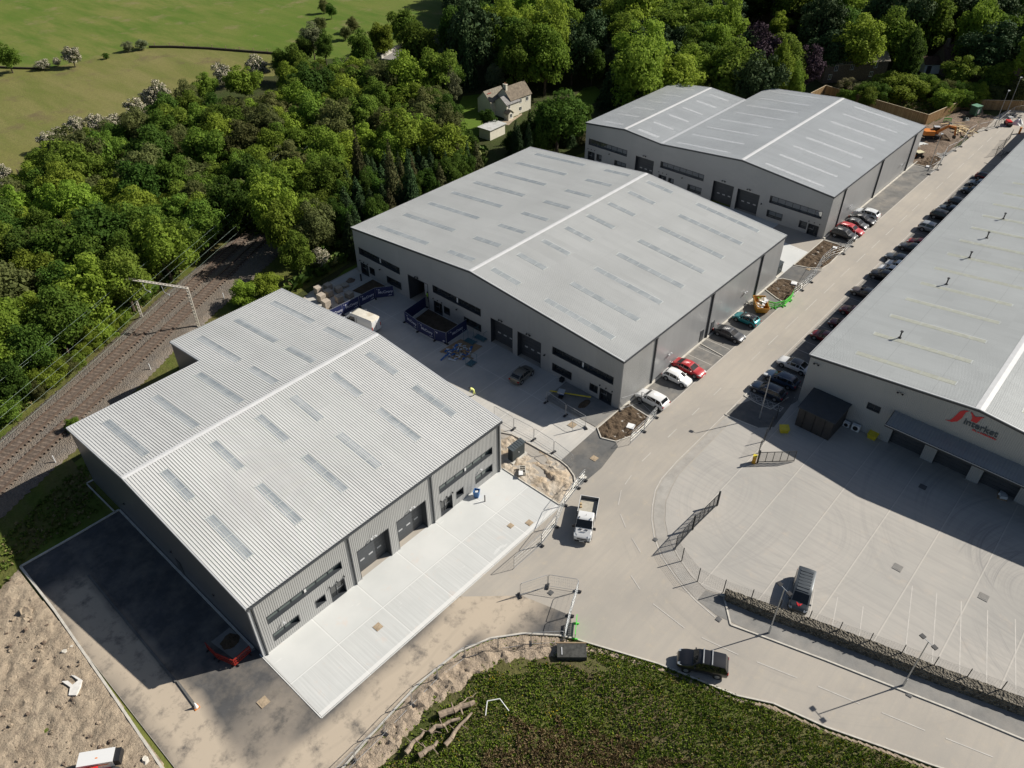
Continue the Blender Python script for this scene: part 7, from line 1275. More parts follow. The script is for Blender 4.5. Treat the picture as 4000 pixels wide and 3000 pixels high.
m_card = M('brown_cardboard', (.34, .23, .13), .9); m_bluep = M('blue_plastic_sheet', (.03, .12, .35), .5); m_wrap = M('white_wrapping', (.60, .63, .65), .5); m_teal = M('teal_painted_steel', (.06, .14, .17), .5)
g1 = (62.06,65.88); scatter_boards('rubbish_pile', 'pile of cardboard, blue plastic and white wrapping beside the hoardings', 'rubbish', g1[0], g1[1], 150, .85, .75, [m_card, m_wrap, m_bluep, m_pal, m_card, m_wrap], 4, hh=1.2)
sheet('timber_sheet', [(60.47,68.16), (64.71,68.04), (65.63,64.41), (63.31,64.31), (61.00,66.23)], .13, m_card)
def stillage(x, y, rz, L, W, H, label):
    t = thing('steel_rack', label, 'rack', (x, y, .12), rz, 'teal steel racks by the shutter door'); b = MB()
    for z in (.12, H*.98): b.path([(0, 0, z), (L, 0, z), (L, W, z), (0, W, z), (0, 0, z)], .03, 4) if z < .5 else (b.path([(0, 0, z), (0, W, z)], .03, 4), b.path([(L, 0, z), (L, W, z)], .03, 4))
    for px, py in ((0, 0), (L, 0), (L, W), (0, W)): b.tube((px, py, 0), (px, py, H), .03, None, 4)
    b.build('frame', m_teal, t); b = MB(); b.box(.05, L-.05, .05, W-.05, .14, .17); b.build('base_board', m_teal, t)
g2 = (64.91,67.47); g3 = (66.40,67.02); g4 = (60.88,62.14)
stillage(g2[0]-.3, g2[1]-.2, -1.5, 1.7, 1.0, 1.6, 'teal steel rack nearest the hoarding'); stillage(g3[0]-.2, g3[1]-.2, -1.5, 1.9, 1.1, 1.6, 'teal steel rack nearest the shutter door'); stillage(g4[0], g4[1], .1, 1.3, 1.0, 1.5, 'teal steel rack standing at the end of the rubbish pile')
# bollards, bin, cabinets
def bollard(x, y, label, m, h=1.0, r=.09): b = MB(); b.tube((0, 0, 0), (0, 0, h), r, None, 10); b.tube((0, 0, h), (0, 0, h+.05), r*1.02, r*.5, 10); o = b.build('bollard', m); o.location = (x, y, .1); tag(o, label, 'bollard')
bollard(65.6, 91.7, 'black bollard by the left entrance of the middle unit', m_black, 1.2, .12)
q = (43.79,43.37); bollard(q[0], q[1], 'thin dark bollard with a brown top on the white apron', M('brown_bollard', (.10, .08, .065), .6), 1.0, .07)
q = (43.75,44.63); t = thing('wheelie_bin', 'blue open-topped wheelie bin against the nearest unit wall', 'bin', (q[0], q[1], .11), .5); b = MB()
b.add([(-.26, -.26, 0), (.26, -.26, 0), (.26, .26, 0), (-.26, .26, 0), (-.36, -.36, .95), (.36, -.36, .95), (.36, .36, .95), (-.36, .36, .95), (-.31, -.31, .95), (.31, -.31, .95), (.31, .31, .95), (-.31, .31, .95), (-.28, -.28, .5), (.28, -.28, .5), (.28, .28, .5), (-.28, .28, .5)], [(3, 2, 1, 0), (0, 1, 5, 4), (1, 2, 6, 5), (2, 3, 7, 6), (3, 0, 4, 7), (4, 5, 9, 8), (5, 6, 10, 9), (6, 7, 11, 10), (7, 4, 8, 11), (8, 9, 13, 12), (9, 10, 14, 13), (10, 11, 15, 14), (11, 8, 12, 15), (12, 13, 14, 15)])
b.build('bin_body', M('blue_bin_plastic', (.05, .16, .38), .5), t); b = MB(); b.box(-.2, .1, -.2, .15, .5, .85, rot=.4); b.build('rubbish', m_wrap, t)
def cabinet(x0, x1, y0, y1, h, label):
    t = thing('service_cabinet', label, 'cabinet', (x0, y0, .1)); m = M('dark_green_grp', (.030, .040, .044), .55); b = MB(); b.box(x0, x1, y0, y1, .18, h); b.build('housing', m, t, world=True)
    b = MB(); b.add([(x0-.08, y0-.08, h), (x1+.08, y0-.08, h), (x1+.08, y1+.08, h+.12), (x0-.08, y1+.08, h+.12), (x0-.08, y0-.08, h+.06), (x1+.08, y0-.08, h+.06), (x1+.08, y1+.08, h+.18), (x0-.08, y1+.08, h+.18)], [(3, 2, 1, 0), (4, 5, 6, 7), (0, 1, 5, 4), (1, 2, 6, 5), (2, 3, 7, 6), (3, 0, 4, 7)])
    n = max(3, round((x1-x0)/.4))
    for k in range(1, n): xx = x0+(x1-x0)*k/n; b.add([(xx-.02, y0-.08, h+.062), (xx+.02, y0-.08, h+.062), (xx+.02, y1+.08, h+.182), (xx-.02, y1+.08, h+.182), (xx-.02, y0-.08, h+.10), (xx+.02, y0-.08, h+.10), (xx+.02, y1+.08, h+.22), (xx-.02, y1+.08, h+.22)], [(4, 5, 6, 7), (0, 1, 5, 4), (1, 2, 6, 5), (3, 0, 4, 7)])
    b.build('ribbed_lid', M('dark_lid', (.055, .068, .075), .5), t, world=True); b = MB(); b.box(x0-.25, x1+.25, y0-.3, y1+.25, .05, .18); b.build('concrete_plinth', m_kerb, t, world=True)
    b = MB(); b.box((x0+x1)/2-.03, (x0+x1)/2+.03, y0-.05, y0, 1.0, 1.2); b.build('door_handle', m_white, t, world=True)
cabinet(50.65, 52.85, 45.2, 45.95, 2.0, 'dark service cabinet with a ribbed lid beside the open trench')
cabinet(111.7, 113.7, 41.7, 42.5, 2.0, 'dark service cabinet at the far corner of the middle unit'); cabinet(172.9, 175.0, 42.5, 43.4, 2.1, 'dark service cabinet at the far corner of the farthest unit')
t = thing('green_kiosk', 'green kiosk with a pale door on the soil heap', 'kiosk', (*(210.06,41.05), .6), R(-20)); b = MB(); b.box(-.9, .9, -.8, .8, 0, 2.0); b.build('housing', M('mid_green_grp', (.03, .10, .06), .5), t); b = MB(); b.box(-1.0, 1.0, -.9, .9, 2.0, 2.12); b.build('lid', M('pale_green_lid', (.12, .26, .17), .5), t); b = MB(); b.box(-.3, .3, -.84, -.8, .4, 1.3); b.build('door_vent', m_ltrim, t)
# trench chamber
t = thing('chamber_frame', 'white topped concrete chamber frame sunk in the open trench', 'chamber', (*(50.21,43.25), .05), R(42)); b = MB(); b.wall([(-.6, -.35), (.6, -.35), (.6, .35), (-.6, .35)], 0, .55, .08, closed=True); b.box(-.12, -.04, -.35, .35, .5, .56); b.box(.2, .28, -.35, .35, .5, .56); b.build('frame', m_kerb, t); b = MB(); b.box(-1.0, -.3, -.05, .45, .56, .62); b.build('slab', m_white, t)
# lamp posts
def lamp(x, y, rz, label, h=7.0, twin=True):
    t = thing('lamp_post', label, 'lamp post', (x, y, .1), rz, 'lamp posts along the road'); b = MB(); b.tube((0, 0, 0), (0, 0, 1.1), .11, .10, 8); b.tube((0, 0, 1.1), (0, 0, h), .065, .045, 8); b.build('column', m_steel, t); b = MB()
    if twin: b.tube((-.5, 0, h), (.5, 0, h), .03, None, 5)
    else: b.tube((0, 0, h), (.5, 0, h+.05), .03, None, 5)
    b.build('bracket', m_steel, t)
    for s in ((-1, 1) if twin else (1,)): b = MB(); b.box(s*.62-.22, s*.62+.22, -.20, .20, h-.02, h+.10); b.build('lamp_head', m_black if twin else m_ltrim, t)
lamp(49.75, 10.75, R(70), 'twin-headed lamp post whose top crosses the grey van shadow'); lamp(52.95, -1.15, R(70), 'twin-headed lamp post casting a long shadow over the road')
lamp(78.0, 26.75, R(100), 'lamp post beside the hatched accessible bay', twin=False); lamp(206.4, 35.3, 0, 'nearer pale lamp post by the shaded timber fence', 8, False); lamp(216.3, 35.6, 0, 'farther pale lamp post by the shaded timber fence', 8.5, False)
lamp(171.5, 38.0, 0, 'thin lamp column in the digging beside the far road', 7.5, False)
# yard mesh fence with posts, gates
fpts = [(52.4, 23.2), (51.56, 21.85), (50.4, 19.2), (50.89, 16.5), (51.67, 13.84), (52.45, 11.17), (53.2, 8.41), (53.96, 5.66), (54.73, 2.98), (55.52, .2), (56.3, -2.53), (57.08, -5.22), (57.86, -7.96), (58.65, -10.7), (59.45, -13.4)]
t = thing('yard_fence', 'black wire fence with posts round the service yard edge', 'fence', (52.4, 23.2, .1))
for p in fpts: b = MB(); b.box(p[0]-.04, p[0]+.04, p[1]-.04, p[1]+.04, .1, 2.25); b.build('post', m_dksteel, t, world=True)
b = MB()
for k in range(13):
    z = .25+k*.15
    for a, q in zip(fpts, fpts[1:]): b.tube((*a, z), (*q, z), .007, None, 3, caps=False)
for a, q in zip(fpts, fpts[1:]):
    for k in range(1, 12): s = k/12; b.tube((a[0]+(q[0]-a[0])*s, a[1]+(q[1]-a[1])*s, .2), (a[0]+(q[0]-a[0])*s, a[1]+(q[1]-a[1])*s, 2.1), .004, None, 3, caps=False)
b.build('wire_mesh', m_dksteel, t, world=True, kind='stuff')
def gate(a, q, H, label, nbar, horiz=8):
    a = Vector((*a, .12)); e = Vector((*q, .12)); d = e-a; L = d.length; t = thing('steel_gate', label, 'gate', a, math.atan2(d.y, d.x)); b = MB()
    b.beam((0, 0, .15), (L, 0, .15), .07, .09); b.beam((0, 0, H), (L, 0, H), .06, .07)
    for k in range(nbar+1): x = .04+(L-.08)*k/nbar; b.beam((x, 0, .1), (x, 0, H), .06, .06)
    b.build('gate_frame', m_dksteel, t); b = MB()
    for k in range(1, horiz): z = .15+(H-.15)*k/horiz; b.beam((0, 0, z), (L, 0, z), .02, .025)
    b.build('gate_bars', m_dksteel, t); b = MB(); b.box(-.09, .09, -.09, .09, 0, H+.3); b.build('gate_post', m_dksteel, t); return t
gate((70.35, 23.0), (73.5, 19.75), 1.75, 'open black barred gate leaf beside the yellow box', 5, 12)
gate((61.05, 23.1), (56.2, 23.3), 2.0, 'long black mesh gate leaf seen edge-on in the yard mouth', 5, 14); gate((56.1, 23.3), (52.5, 23.25), 2.0, 'shorter black mesh gate section joined to the yard fence', 3, 14)
t = thing('gate_control_box', 'orange-yellow gate box beside the open barred gate', 'control box', (70.1, 23.35, .1), .3); b = MB(); b.box(-.22, .22, -.22, .22, 0, 1.15); b.build('housing', M('orange_yellow_box', (.58, .30, .02), .5), t); b = MB(); b.box(-.24, .24, -.24, .24, 1.15, 1.22); b.build('lid', m_yel, t)
t = thing('yard_fence', 'black wire fence beside the hatched bay and lean-to store', 'fence', (72.0, 23.7, .1)); p5 = [(72.0, 23.7), (74.4, 24.2), (76.9, 24.7), (79.4, 25.1)]
for p in p5: b = MB(); b.box(p[0]-.04, p[0]+.04, p[1]-.04, p[1]+.04, .1, 2.2); b.build('post', m_dksteel, t, world=True)
b = MB()
for k in range(12):
    for a, q in zip(p5, p5[1:]): b.tube((*a, .25+k*.16), (*q, .25+k*.16), .008, None, 3, caps=False)
b.build('wire_mesh', m_dksteel, t, world=True)
# gabion retaining strip
gab_t = [(50.9, 16.35), (52.15, 12.1), (53.8, 6.75), (55.2, 1.6), (56.5, -3.4), (58.4, -10), (60.5, -17)]; gab_b = [(50.1, 15.9), (51.1, 11.6), (52.65, 6.2), (53.95, 1.0), (55.2, -3.8), (57.05, -10.4), (59.1, -17.4)]
b = MB(); rows2 = 7; V = []; F = []; random.seed(2); pts = []
for i in range(len(gab_t)-1):
    n = 22
    for k in range(n): s = k/n; pts.append(((gab_b[i][0]+(gab_b[i+1][0]-gab_b[i][0])*s, gab_b[i][1]+(gab_b[i+1][1]-gab_b[i][1])*s), (gab_t[i][0]+(gab_t[i+1][0]-gab_t[i][0])*s, gab_t[i][1]+(gab_t[i+1][1]-gab_t[i][1])*s)))
for (p, q) in pts:
    V.append((p[0], p[1], .05))
    for k in range(rows2): s = .22+.78*k/(rows2-1); V.append((p[0]+(q[0]-p[0])*s+random.uniform(-.03, .03), p[1]+(q[1]-p[1])*s+random.uniform(-.05, .05), 1.0+random.uniform(-.045, .045)))
    V.append((q[0], q[1], .05))
w_ = rows2+2
for i in range(len(pts)-1):
    for k in range(w_-1): F.append((i*w_+k, i*w_+k+1, (i+1)*w_+k+1, (i+1)*w_+k))
b.add(V, [f[::-1] for f in F]); tag(b.build('gabion_wall', m_stones), 'long low stone-filled gabion wall between the road footway and yard', 'gabion wall')
# air units, grit bins, pallet load
for (px, py, s, lab) in (((83.96,17.39)[0]+.1, (83.96,17.39)[1], .85, 'smaller white air unit beside the dark lean-to store'), ((83.85,16.20)[0]+.1, (83.85,16.20)[1], 1.1, 'larger white air unit next to the yellow grit bin')):
    t = thing('air_unit', lab, 'air unit', (83.9, py+.35, .1)); b = MB(); b.box(-.22, .22, -.45*s, .45*s, .08, .85*s+.05); b.build('casing', m_white, t); b = MB(); b.tube((-.221, 0, .48*s), (-.235, 0, .48*s), .30*s, None, 16); b.build('fan_grille', m_black, t); b = MB(); b.box(-.18, .18, -.4*s, -.3*s, 0, .08); b.box(-.18, .18, .3*s, .4*s, 0, .08); b.build('bracket', m_black, t)
for (p, lab) in (((84.01,14.40), 'yellow grit bin against the wall by the loading doors'), ((77.71,23.24), 'yellow grit bin at the yard fence corner')):
    t = thing('grit_bin', lab, 'grit bin', (p[0], p[1], .1), R(0 if p[1] < 17 else 40)); b = MB(); b.add([(-.35, -.45, 0), (.35, -.45, 0), (.35, .45, 0), (-.35, .45, 0), (-.42, -.55, .6), (.42, -.55, .75), (.42, .55, .75), (-.42, .55, .6)], [(3, 2, 1, 0), (0, 1, 5, 4), (1, 2, 6, 5), (2, 3, 7, 6), (3, 0, 4, 7), (4, 5, 6, 7)]); b.build('bin_body', m_yel, t); b = MB(); b.add([(-.47, -.6, .61), (.45, -.6, .78), (.45, .6, .78), (-.47, .6, .61), (-.47, -.6, .66), (.45, -.6, .83), (.45, .6, .83), (-.47, .6, .66)], [(3, 2, 1, 0), (4, 5, 6, 7), (0, 1, 5, 4), (1, 2, 6, 5), (2, 3, 7, 6), (3, 0, 4, 7)]); b.build('lid', m_yel, t)
t = thing('loaded_pallet', 'pallet of wrapped goods outside the third loading door', 'pallet', (*(84.21,-0.86), .1), .2); b = MB(); b.box(-.6, .6, -.5, .5, 0, .13); b.build('pallet', m_pal, t); b = MB(); b.box(-.5, .1, -.42, .3, .13, .5, rot=.2); b.box(-.1, .5, -.2, .42, .13, .4, rot=-.3); b.build('wrapped_goods', m_wrap, t)
# access covers
m_cov = M('tan_cover_frame', (.36, .28, .19), .9, var=.2, scale=5); m_iron = M('iron_cover', (.10, .10, .10), .7)
for p, s, m, lab in (((24.67,39.84), .75, m_cov, 'tan access cover on the white apron nearest the roof corner'), ((12.57,41.60), .9, m_cov, 'tan access cover in the dark asphalt below the apron corner'), ((43.05,38.73), .6, m_cov, 'tan access cover near the middle of the white apron edge'), ((44.76,37.45), .7, m_cov, 'tan access cover at the truck end of the white apron'), ((57.83,38.25), .8, m_cov, 'tan access cover in the dark crossing near the trench'), ((54.36,37.30), .7, m_kerb, 'pale square cover beside the trench kerb'), ((65.48,38.21), .95, m_white, 'white cover slab lying on the nearest topsoil bed'), ((60.83,44.05), .9, m_cov, 'tan access cover in the pale yard concrete by the mesh panels'),
    ((52.13,25.58), .45, m_iron, 'black road gully on the bend near the yard fence'), ((79.68,6.56), .8, m_iron, 'dark access cover in the shaded service yard'), ((66.03,4.33), .9, m_path, 'grey access cover in the sunny service yard'), ((68.15,-3.63), .9, m_path, 'grey access cover at the right of the sunny service yard'), ((52.40,-1.93), .5, m_iron, 'road gully near the foot of the right lamp post'), ((47.82,15.20), .5, m_iron, 'road gully where the footway begins'), ((117.62,38.79), .7, m_cov, 'tan access cover in the far dark crossing'), ((111.65,38.45), .9, m_white, 'white cover slab on the second topsoil bed'), ((127.29,38.50), .7, m_white, 'white cover slab on the third topsoil bed'), ((173.04,38.63), .8, m_white, 'white cover slab on the farthest topsoil bed'), ((39.14,29.69), .5, m_iron, 'thin dark cover lying by the lane end panels')):
    t = thing('access_cover', lab, 'access cover', (p[0], p[1], .112), .0 if m is not m_white else .3); b = MB(); b.box(-s/2, s/2, -s/2, s/2, 0, .035 if m is not m_white else .22); b.build('frame', m, t)
    b = MB(); z = .036 if m is not m_white else .221; b.box(-s*.32, s*.32, -s*.32, s*.32, z, z+.012); b.build('cover_plate', m_iron if m in (m_iron,) else m, t)
# plastic barriers
def barrier(a, q, m, label, grp, H=1.0):
    a = Vector((*a, .12)); e = Vector((*q, .12)); d = e-a; L = d.length; t = thing('plastic_barrier', label, 'barrier', a, math.atan2(d.y, d.x), grp); b = MB()
    b.beam((0, 0, H), (L, 0, H), .07, .20); b.beam((0, 0, .25), (L, 0, .25), .07, .16); b.beam((0, 0, H*.6), (L, 0, H*.6), .05, .08); b.beam((.04, 0, .15), (.04, 0, H), .05, .08); b.beam((L-.04, 0, .15), (L-.04, 0, H), .05, .08); n = max(4, int(L/.22))
    for k in range(1, n): b.beam((L*k/n, 0, .25), (L*k/n, 0, H), .035, .045)
    b.build('barrier_frame', m, t)
    for x in (.25, L-.25): b = MB(); b.box(x-.05, x+.05, -.28, .28, 0, .12); b.build('foot', m_black if m is not m_lime else m, t)
    return t
m_lime = M('lime_plastic', (.10, .62, .07), .4, var=.05); m_redp = M('red_barrier_plastic', (.26, .02, .012), .5)
barrier((36.3, 24.35), (38.2, 25.6), m_lime, 'lime green plastic barrier standing at the lane end', None, 1.1)
gs = [(102.49,40.84), (102.31,39.44), (102.81,37.47), (104.46,36.61), (106.66,36.60), (108.43,37.04)]
for k, (a, q) in enumerate(zip(gs, gs[1:])): barrier(a, q, m_lime, ORD[k]+' lime green barrier from the wall around the skip', 'green barriers round the skip')
rs = [(12.14,50.23), (12.19,48.50), (12.85,46.58), (14.75,46.75)]
for k, (a, q) in enumerate(zip(rs, rs[1:])): barrier(a, q, m_redp, ORD[k]+' red barrier from the left below the nearest unit corner', 'red barriers by the nearest unit')
sheet('pit_slab', [(12.77,50.65), (14.87,50.72), (15.20,46.71), (13.23,47.16)], .12, m_path)
barrier((201.11,45.06), (201.98,43.59), m_lime, 'lime green barrier standing on the distant soil heap', None); heap('sand_heap', 'dark spoil heap on the slab inside the red barriers', *(14.04,49.33), 1.0, .9, .35, m_mud)
heap('spoil_heap', 'brown soil mound beside the orange excavator', *(190.62,41.65), 2.0, 1.7, 1.0, m_mud, seed=8); heap('spoil_heap', 'pale sandy mound behind the green kiosk', *(213.79,41.55), 2.2, 1.6, 1.3, m_clay, seed=9)
scatter_boards('timber_stack', 'yellow timber sheets laid over the excavation near the far fence', 'timber', *(198.80,40.36), 26, 1.7, 1.3, [m_timber, M('pale_ply', (.60, .48, .28), .8)], 6, .5, .3, (1.6, 3.4))
for p, lab in (((200.46,43.32), 'dark green sheet at the left of the timber stack'), ((206.40,41.61), 'dark box beside the timber stack')): heap('sheeted_pile', lab, p[0], p[1], 1.2, .9, .7, M('dark_green_sheet', (.02, .035, .03), .6), 'sheeted pile', 7)
t = thing('road_roller', 'small red roller beside the white bags at the far road end', 'roller', (*(209.36,33.32), .1), .6); b = MB(); b.box(-.8, .8, -.5, .5, .5, 1.1); b.build('body', m_red, t); wheelset(t, [(-.9, 0), (.9, 0)], .4, 1.0, 'drum'); b = MB(); b.box(-.5, .3, -.5, .5, 1.9, 1.97); b.tube((-.4, -.4, 1.1), (-.4, -.4, 1.9), .03); b.tube((-.4, .4, 1.1), (-.4, .4, 1.9), .03); b.build('canopy', m_ltrim, t)
heap('bulk_bag', 'white bulk bags at the far end of the road', *(212.02,31.80), 1.3, 1.1, 1.2, m_white, 'bulk bag', 3)
t = thing('orange_post', 'orange barrier post at the far right edge', 'post', (*(205.62,29.86), .1)); b = MB(); b.box(-.2, .2, -.2, .2, 0, 1.4); b.build('post', m_org, t); b = MB(); b.tube((0, 0, 1.2), (1.0, -1.6, 1.25), .05); b.build('arm', m_white, t)
t = thing('mesh_fence_panel', 'dark mesh fence at the neighbour far corner beside tangled pipes', 'fence panel', (0, 0, 0)); b = MB()
for a, q in (((188.55,30.03), (194.20,30.06)), ((194.20,30.06), (200.58,30.45))): 
    for k in range(12): b.tube((*a, .2+.17*k), (*q, .2+.17*k), .014, None, 3, caps=False)
    b.beam((*a, .1), (*a, 2.3), .1, .1); b.beam((*q, .1), (*q, 2.3), .1, .1)
t.location = (*(188.55,30.03), 0); WL[t] = Vector((*(188.55,30.03), 0)); b.build('mesh', m_dksteel, t, world=True)
b = MB(); random.seed(12)
for k in range(9): p0 = (189.96,28.86); a = random.uniform(0, 3.1); b.tube((p0[0]+random.uniform(-2, 2), p0[1]+random.uniform(-1, 1), .3+random.random()*.6), (p0[0]+random.uniform(-2.5, 2.5), p0[1]+random.uniform(-1, 1), .15+random.random()), .05, None, 5)
tag(b.build('pipe_tangle', m_black), 'tangle of dark pipes on the ground at the neighbour far corner', 'pipes', kind='stuff')
# yellow pipe, blue barrow
t = thing('yellow_pipe', 'long yellow pipe lying across the shaded footway', 'pipe', (*(64.10,50.41), .2)); a = Vector((*(64.10,50.41), 0)); q = Vector((*(66.43,45.34), 0)); b = MB(); b.tube((0, 0, .1), (q.x-a.x, q.y-a.y, .35), .09, None, 8); b.build('pipe', m_yel, t)
t = thing('cement_mixer', 'blue machine under a grey cover straddling the yellow pipe', 'machine', (*(64.24,48.62), .1), .4); b = MB(); b.tube((-.1, 0, .45), (.35, 0, .9), .38, .25, 12); b.build('drum', m_bluep, t); b = MB(); b.box(-.5, .4, -.45, .45, .95, 1.1); b.build('cover', m_ltrim, t); b = MB(); b.box(-.4, .4, -.3, .3, 0, .35); b.build('stand', m_black, t)
heap('spoil_heap', 'dark rubble at the end of the yellow pipe', *(65.21,45.37), 1.3, .6, .3, m_mud, seed=5)
t = thing('planter_box', 'dark box standing on the yard by the middle unit wall', 'box', (*(66.94,50.70), .1), .1); b = MB(); b.box(-.3, .3, -.25, .25, 0, .5); b.build('box', m_black, t); b = MB(); b.box(-.33, .33, -.28, .28, .5, .56); b.build('rim', m_dksteel, t)

# mound things: slab, logs, white frame, log offcuts
t = thing('dark_slab', 'weathered dark chamber slab on the mound beside the road', 'slab', (35.05, 23.75, .62), math.atan2(-2.1, 1.86)); b = MB(); b.box(-1.4, 1.4, -.75, .75, -.5, .12); b.build('slab', M('blackened_concrete', (.05, .05, .045), .9, var=.4, scale=3), t); b = MB(); b.box(-1.45, 1.45, .72, .86, .0, .16); b.build('lintel', m_pal, t); b = MB(); b.box(-1.0, -.9, -.5, .3, .13, .17); b.build('handle', m_ltrim, t)
def log(p, q, r0, r1, label, z=.85, kink=.12, stub=True):
    a = Vector((*p, z)); e = Vector((*q, z+.1)); t = thing('log', label, 'log', a); d = e-a; n = 5; pts_ = []
    random.seed(int(p[0]*100)); 
    for k in range(n+1): s = k/n; pts_.append(d*s+Vector((random.uniform(-1, 1)*kink, random.uniform(-1, 1)*kink, random.uniform(0, 1)*kink*.6)))
    b = MB()
    for k in range(n): b.tube(pts_[k], pts_[k+1], r0+(r1-r0)*k/n, r0+(r1-r0)*(k+1)/n, 9)
    b.build('trunk', m_deadwood, t, smooth=True)
    if stub: b = MB(); b.tube(pts_[3], pts_[3]+Vector((d.y, -d.x, 0)).normalized()*.9+Vector((0, 0, .25)), r1*.6, r1*.25, 6); b.tube(pts_[2], pts_[2]+Vector((-d.y, d.x, 0)).normalized()*.7+Vector((0, 0, .2)), r1*.5, r1*.2, 6); b.build('branch_stub', m_deadwood, t)
log((22.01,28.48), (25.07,26.84), .34, .20, 'thickest bleached log at the top of the log group'); log((20.59,26.16), (24.23,26.47), .22, .10, 'long bleached log leaning to the right side of the group'); log((17.78,28.25), (20.03,28.33), .24, .12, 'bleached log at the lower left of the group'); log((18.44,27.07), (20.33,26.75), .26, .14, 'forked bleached log at the bottom of the group'); log((20.43,27.87), (22.80,26.95), .20, .14, 'middle bleached log of the group', kink=.25); log((23.58,27.86), (25.71,27.46), .07, .03, 'thin twig above the thickest log'); log((20.11,28.71), (21.04,27.19), .06, .03, 'thin pale stick across the middle of the group')
t = thing('pipe_frame', 'white bent tubular frame standing on the mound', 'frame', (*(24.83,25.40), .8)); o0 = Vector((*(24.83,25.40), .8)); P1 = [(24.83,25.40), (25.77,26.06), (26.68,25.37), (26.53,24.14)]; b = MB(); b.path([Vector((*P1[0], .8))-o0, Vector((*P1[1], 1.2))-o0, Vector((*P1[2], 1.2))-o0, Vector((*P1[3], .8))-o0], .045, 6); b.build('tube', m_white, t)
# rubble, boulder, lime spill in the dirt
random.seed(21); b = MB(); dp = [(3.5, 73), (-4, 69.5), (-12, 62), (-18, 54), (-16, 40), (-2, 22), (3, 26)]
def rock(b, x, y, z, r, mi=0):
    V = []; n = 6
    for k in range(n): a = 2*math.pi*k/n; j = random.uniform(.7, 1.2); V.append((x+r*j*math.cos(a), y+r*j*math.sin(a), z))
    for k in range(n): a = 2*math.pi*k/n+.3; j = random.uniform(.4, .8); V.append((x+r*j*math.cos(a), y+r*j*math.sin(a), z+r*random.uniform(.4, .9)))
    b.add(V, [(k, (k+1) % n, n+(k+1) % n, n+k) for k in range(n)]+[tuple(range(n, 2*n))], mi)
k = 0
while k < 1100:
    x, y = random.uniform(-14, 3.4), random.uniform(26, 73)
    if pin(x, y, dp): rock(b, x, y, .18+.15*mn.fractal(Vector((x*.45, y*.45, 1)), .6, 2.1, 4), random.choice((.05, .07, .09, .13, .22)), k % 3); k += 1
tag(b.build('rubble', [m_dirt, m_clay, m_bank]), 'scattered stones and clods over the pale dirt left of the access lane', 'rubble', kind='stuff')
for p, r, lab, m in (((2.16,67.27), .75, 'large round clod lying in the dirt near the kerb', m_dirt), ((2.83,60.10), .38, 'pale broken slab near the kerb of the dirt area', m_kerb), ((2.77,44.62), .4, 'grey stone at the bottom kerb of the dirt area', m_kerb), ((3.53,60.16), .22, 'small pale stone beside the broken slab', m_kerb)):
    b = MB(); random.seed(int(r*100)); rock(b, 0, 0, 0, r); o = b.build('boulder', m); o.location = (*p, .15); tag(o, lab, 'boulder')
lim = [(1.26,57.09), (1.68,56.70), (1.78,55.98), (2.35,56.04), (2.12,57.08), (2.35,56.74), (2.60,55.76), (2.05,55.16), (1.53,54.73), (1.07,55.24), (1.53,55.91)]
heap2 = MB(); cxl = sum(p[0] for p in lim)/len(lim); cyl = sum(p[1] for p in lim)/len(lim); heap2.prism(lim, .1, .42); heap2.build('lime_spill', M('white_lime', (.66, .64, .60), .9), kind='structure')
b = MB(); b.prism([(8.33,49.33), (8.51,49.23), (8.36,45.57), (8.12,45.67)], .09, .22); tag(b.build('dark_plank', m_asph_new), 'long dark drainage kerb strip ending at the white cone', 'kerb strip')
b = MB(); b.beam((*(8.54,67.24), .15), (*(8.33,49.33), .15), .22, .12); b.build('drain_kerb', m_asph_new, kind='structure')
q = (8.25,45.69); t = thing('marker_cone', 'small white and orange cone at the end of the drainage strip', 'cone', (q[0], q[1], .1)); b = MB(); b.tube((0, 0, .05), (0, 0, .75), .2, .04, 10); b.build('cone', m_white, t); b = MB(); b.box(-.25, .25, -.25, .25, 0, .05); b.build('base', m_org, t)

# railway gantry, wires, marker posts
m_cat = M('pale_gantry_steel', (.56, .52, .45), .6, dirt=((.34, .22, .12), .4)); t = thing('rail_gantry', 'pale lattice portal gantry carrying wires over the railway', 'gantry', (36.3, 108.3, .2)); gl = Vector((36.3, 108.2, .2)); gr = Vector((40.75, 99.55, .2)); GH = 6.9
def lattice(mb, a, q, w=.34, up=Vector((0, 0, 1)), step=.55):
    d = (q-a); L = d.length; d.normalize(); s = d.cross(up)
    if s.length < .1: s = (gr-gl).normalized()
    s.normalize(); 
    for k in (-1, 1): mb.beam(a+s*k*w/2, q+s*k*w/2, .13, .13)
    n = int(L/step)
    for k in range(n+1): p = a+d*(L*k/n); mb.beam(p-s*w/2, p+s*w/2, .16, .08)
for a in (gl, gr): b = MB(); lattice(b, a, Vector((a.x, a.y, GH))); b.build('mast', m_cat, t, world=True)
b = MB(); lattice(b, Vector((gl.x-.15, gl.y+.3, GH+.1)), Vector((gr.x, gr.y-.1, GH+.1))); b.build('cross_beam', m_cat, t, world=True)
dr = Vector((gr.x-gl.x, gr.y-gl.y, 0)); 
for s in (.22, .55): p = gl+dr*s; b = MB(); b.tube((p.x, p.y, GH), (p.x+.1, p.y-.2, 5.6), .04); b.tube((p.x+.1, p.y-.2, 5.6), (p.x+.4, p.y-.9, 5.3), .03); b.tube((p.x+.4, p.y-.9, 5.2), (p.x+.4, p.y-.9, 5.45), .09, None, 8); b.build('registration_arm', m_ltrim, t, world=True)
m_wire = M('green_copper_wire', (.16, .24, .19), .5); ws = [(.0, 6.3), (-.1, 5.2), (-3.3, 6.3), (-3.4, 5.2), (3.4, 6.6), (4.2, 5.6)]
